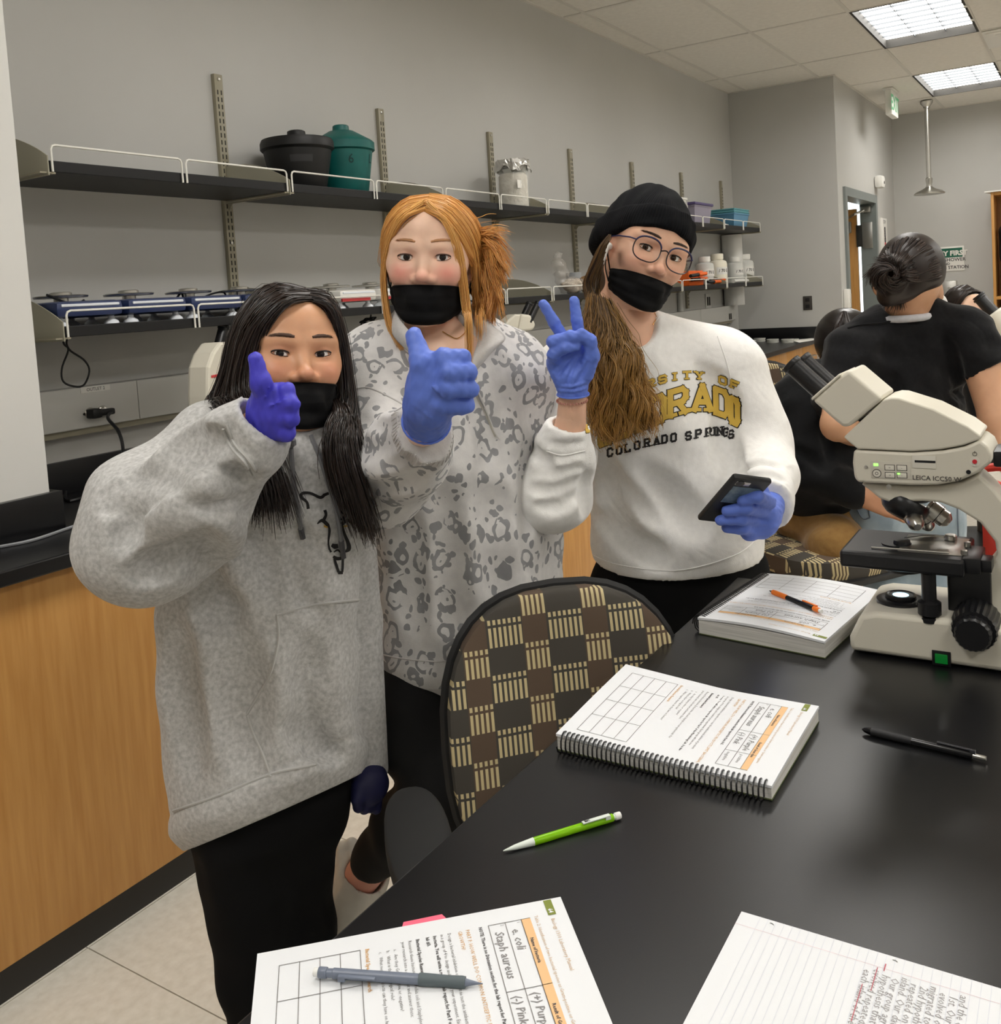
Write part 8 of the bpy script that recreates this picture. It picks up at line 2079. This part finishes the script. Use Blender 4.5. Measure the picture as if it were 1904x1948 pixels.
f.ell(ctr(1732, 512, D4 - .004), (.083, .10, .098), .01, Rm=A4).ell(ctr(1692, 522, D4 - .085), (.050, .040, .048), .012, Rm=A4).cone(ctr(1692, 562, D4 - .045), ctr(1725, 566, D4 - .04), .032, .03, .03)
f.plane(V3(at(1705, 584, D4)), V3(-CUP * 1.0 + CRIGHT * .42 + CBACK * .12), .02)
V, Fc = f.mesh(); parts = [(V, Fc, .15)]; BVh = bvh_of(V, Fc)
gs = []
for k in range(9):
    t = k / 8; st = [(1790, 560), (1794, 530), (1790, 500), (1775, 470), (1750, 452), (1725, 448), (1700, 458), (1682, 478), (1670, 505)][k]; en = (1690, 522); mid = ((st[0] * .5 + en[0] * .5), (st[1] * .5 + en[1] * .5) + (10 if k < 3 else -6 if k > 5 else 0))
    g = [cast(BVh, st[0] * .94 + 1730 * .06, st[1] * .94 + 515 * .06, .002), cast(BVh, st[0] * .7 + mid[0] * .3, st[1] * .7 + mid[1] * .3, .002), cast(BVh, *mid, .002), cast(BVh, mid[0] * .5 + en[0] * .5, mid[1] * .5 + en[1] * .5, .002), cast(BVh, en[0] + 3, en[1], .004)]
    if all(x is not None for x in g): gs.append(g)
parts.append(strand_part(gs, 900, .0014, 51, 14, (0, 1), jit=.002, clump=70, cj=.003))
bunc = at(1690, 522, D4 - .125); bun = []
for k in range(7):
    a_ = 2 * math.pi * k / 6; bun.append([bunc + (CRIGHT * math.cos(a_ + j * .9) + CUP * math.sin(a_ + j * .9)) * (.012 + .013 * j) + CBACK * (.014 - .012 * j) for j in range(4)])
parts.append(strand_part(bun, 420, .0013, 52, 12, (0, .8), jit=.004, clump=40, cj=.005))
wis = [[at(1690, 555, D4 - .06), at(1690, 575, D4 - .05), at(1680, 590, D4 - .04)], [at(1715, 560, D4 - .055), at(1720, 580, D4 - .045), at(1722, 590, D4 - .04)]]; parts.append(strand_part(wis, 70, .0008, 53, 8, (0, .6), jit=.006))
hair_obj(parts, m_hair4, P4)
MB().tube(smoothpath([at(1776, 530, D4 - .03), at(1774, 550, D4 - .03), at(1764, 575, D4 - .02), at(1768, 582, D4 + .0)], 12), .0016, 6).build('mask_loop', m_white_plastic, P4)
f = Field(V3(at(1775, 580, D4 + .06)) - .08, V3(at(1775, 580, D4 + .06)) + .08, .005); f.ell(ctr(1768, 580, D4 + .07), (.045, .05, .04), .01, Rm=A4); V, Fc = f.mesh(); mesh_obj('face_mask', V, Fc, m_white_plastic, P4, 180)
# ---- seated man in black jacket and khaki trousers, on a patterned chair
_bk = at(1540, 1000, 2.70); CH2 = (_bk.x, _bk.y)
chair(CH2, (-.55, -.83), 'patterned lab chair under the person in the black jacket', back_z=(.76, 1.20), seat_z=.72, arm_z=.92, ring=.26)
P5 = empty('person', (2.72, .70, 0), 'person in a black jacket and khaki trousers seated behind the white sweatshirt', 'person')
A5 = axes_np(30); jk = fabric('black_jacket_cloth', (20, 21, 23), (15, 16, 18), 100, .85, .4, sheen=.1)
f = field_for([at(1490, 730, 2.6), at(1640, 960, 2.5)], .17, .0085)
f.ell(ctr(1560, 800, 2.62), (.15, .12, .15), .05, Rm=A5).ell(ctr(1565, 900, 2.62), (.15, .13, .15), .06, Rm=A5)
f.cone(ctr(1512, 765, 2.60), ctr(1530, 880, 2.54), .07, .062, .03).cone(ctr(1530, 880, 2.54), ctr(1620, 935, 2.46), .060, .048, .03).cone(ctr(1625, 780, 2.66), ctr(1640, 900, 2.6), .07, .055, .03)
f.cone(ctr(1545, 735, 2.62), ctr(1600, 730, 2.64), .07, .06, .05)
f.noise(.004, .09, 12); carve(f, [([(1500, 850), (1540, 870), (1570, 900)], .010, .016, .0), ([(1560, 800), (1575, 850), (1580, 900)], .008, .016, .0)])
V, Fc = f.mesh(); mesh_obj('jacket', V, Fc, jk, P5, 180)
f = Field(V3(at(1605, 670, 2.76)) - .2, V3(at(1605, 670, 2.76)) + .2, .007)
f.ell(ctr(1612, 652, 2.76), (.07, .085, .095), .01, Rm=A5).ell(ctr(1622, 695, 2.74), (.045, .05, .04), .03, Rm=A5).cone(ctr(1600, 690, 2.78), ctr(1575, 750, 2.70), .05, .058, .03)
b1 = f.mesh(); b2 = underbody(.02, [(at(1570, 780, 2.64), at(1570, 930, 2.64), .06, .07)])
hd1 = relaxed_hand(at(1628, 938, 2.455), at(1660, 945, 2.43) - at(1620, 935, 2.46), CUP)
vv, ff = joinm([b1, b2, hd1]); bo = mesh_obj('body', vv, ff, m_skin4, P5, 180); set_attr(bo, 'blush', np.full(len(vv), .15))
f = Field(V3(at(1608, 645, 2.76)) - .15, V3(at(1608, 645, 2.76)) + .15, .006); f.ell(ctr(1608, 647, 2.765), (.079, .095, .096), .01, Rm=A5); f.ell(ctr(1640, 700, 2.70), (.07, .075, .07), .01, 'sub', Rm=A5); V, Fc = f.mesh(); BVh = bvh_of(V, Fc)
G = [[p for p in (cast(BVh, 1606 + .9 * dx * t, 592 + 95 * t, .002) for t in (.04, .25, .5, .75, .95)) if p is not None] for dx in (-52, -34, -16, 2, 20, 38)]; G = [g for g in G if len(g) == 5]
hair_obj([(V, Fc, .0)] + ([strand_part(G, 700, .002, 71, 10, (0, .9), jit=.005)] if len(G) > 1 else []), m_hair1, P5)
kh = fabric('khaki_twill', (150, 116, 66), (138, 104, 58), 60, .9, .4)
hA, hB_ = at(1550, 985, 2.66), at(1585, 970, 2.72); kA, kB_ = at(1590, 1040, 2.50), at(1625, 1000, 2.60)
fA = Vector((kA.x + .01, kA.y + .02, .36)); fB = Vector((kB_.x + .01, kB_.y + .02, .36))
f = field_for([hA, hB_, kA, kB_, fA, fB], .13, .010); f.ell(V3((hA + hB_) / 2), (.16, .13, .10), .04, Rm=A5); f.chain([V3(hA), V3(kA), V3(fA)], [.085, .072, .055], .03).chain([V3(hB_), V3(kB_), V3(fB)], [.085, .072, .055], .03); f.noise(.003, .08, 2)
V, Fc = f.mesh(); mesh_obj('khaki_trousers', V, Fc, kh, P5, 180)
for a_ in (fA, fB):
    Ms_ = Matrix.Rotation(math.radians(146), 4, 'Z'); Ms_.translation = (a_.x, a_.y, .275); shoe(Ms_, mat('shoe_black', (28, 28, 30), .6), P5)
# ---- dark haired head behind, and masked girl at the far microscope (both seated at the far table)
def seated_far(name_label, hx, hy, dep, cloth, yaw, mask, hairm):
    p = empty('person', (at(hx, hy, dep).x, at(hx, hy, dep).y, 0), name_label, 'person')
    HMx = head_frame(hx, hy, dep, yaw=yaw, pitch=12, roll=0, s=1.0)
    f = head_field(h=.005); v, fc = f.mesh()
    b2 = underbody(.02, [(HMx @ Vector((0, -.04, -.2)), Vector((at(hx, hy, dep).x, at(hx, hy, dep).y, .5)), .06, .08)])
    vv, ff = joinm([(xf(HMx, v), fc), b2]); bo = mesh_obj('body', vv, ff, m_skin2 if mask else m_skin4, p, 180); set_attr(bo, 'blush', np.concatenate([blush_of(v, (.3, .3, .3)), np.zeros(len(b2[0]))]))
    eyes(HMx, p, (40, 28, 20)); 
    if mask: face_mask(HMx, v, fc, p, zt=-.036)
    f = Field((-.13, -.15, -.20), (.13, .13, .14), .005); f.ell((0, -.018, .028), (.082, .104, .086), .01).ell((0, -.045, -.05), (.082, .07, .10), .04); f.ell((0, .105, -.025), (.066, .08, .09), .012, 'sub'); V, Fc = f.mesh(HMx); parts = [(V, Fc, .1)]
    G = [[HMx @ Vector((0, .05 - .03 * k, .10 + .012 * min(k, 2) - .008 * max(0, k - 2))), HMx @ Vector((s * .05, .05 - .03 * k, .09)), HMx @ Vector((s * .08, .035 - .03 * k, .02)), HMx @ Vector((s * .085, .02 - .03 * k, -.08)), HMx @ Vector((s * .08, .01 - .03 * k, -.15))] for s in (1,) for k in range(5)]
    G2 = [[HMx @ Vector((0, .05 - .03 * k, .10 + .012 * min(k, 2) - .008 * max(0, k - 2))), HMx @ Vector((-.05, .05 - .03 * k, .09)), HMx @ Vector((-.08, .035 - .03 * k, .02)), HMx @ Vector((-.085, .02 - .03 * k, -.08)), HMx @ Vector((-.08, .01 - .03 * k, -.15))] for k in range(5)]
    parts += [strand_part(G, 400, .0018, 61, 10, (0, .8), jit=.003), strand_part(G2, 400, .0018, 62, 10, (0, .8), jit=.003)]
    hair_obj(parts, hairm, p)
    b = at(hx, hy, dep); f = Field((b.x - .3, b.y - .32, .45), (b.x + .3, b.y + .32, b.z - .08), .014); A_ = axes_np(yaw)
    f.ell((b.x + .02, b.y + .01, b.z - .34), (.19, .12, .16), .05, Rm=A_).ell((b.x + .02, b.y + .01, b.z - .50), (.17, .12, .2), .05, Rm=A_)
    w, d, u = frame_axes(yaw)
    for s in (-1, 1): 
        sp = Vector((b.x, b.y, b.z - .28)) + w * s * .17; f.cone(V3(sp), V3(sp + Vector((0, 0, -.24)) + d * .04), .06, .05, .03)
    V, Fc = f.mesh(); mesh_obj('top', V, Fc, cloth, p, 180); return p
p7 = seated_far('person in a black mask looking into the far microscope', 1858, 592, 4.9, jk, 48, True, m_hair1)
for p_, lab in ((p7, 'dark stool under the person in the black mask'),):
    x, y = p_.location.x, p_.location.y; st = empty('lab_stool', (x, y, 0), lab, 'stool')
    MB().lathe([(.16, .44), (.18, .45), (.18, .48), (.15, .495)], Matrix.Translation((x, y, 0)), 24).build('seat', m_shell, st)
    MB().cyl((x, y, .05), (x, y, .44), .03, .03, 14).build('post', m_shell, st)
    MB().lathe([(.22, 0), (.22, .02), (.05, .05)], Matrix.Translation((x, y, 0)), 24).build('base', m_shell, st)
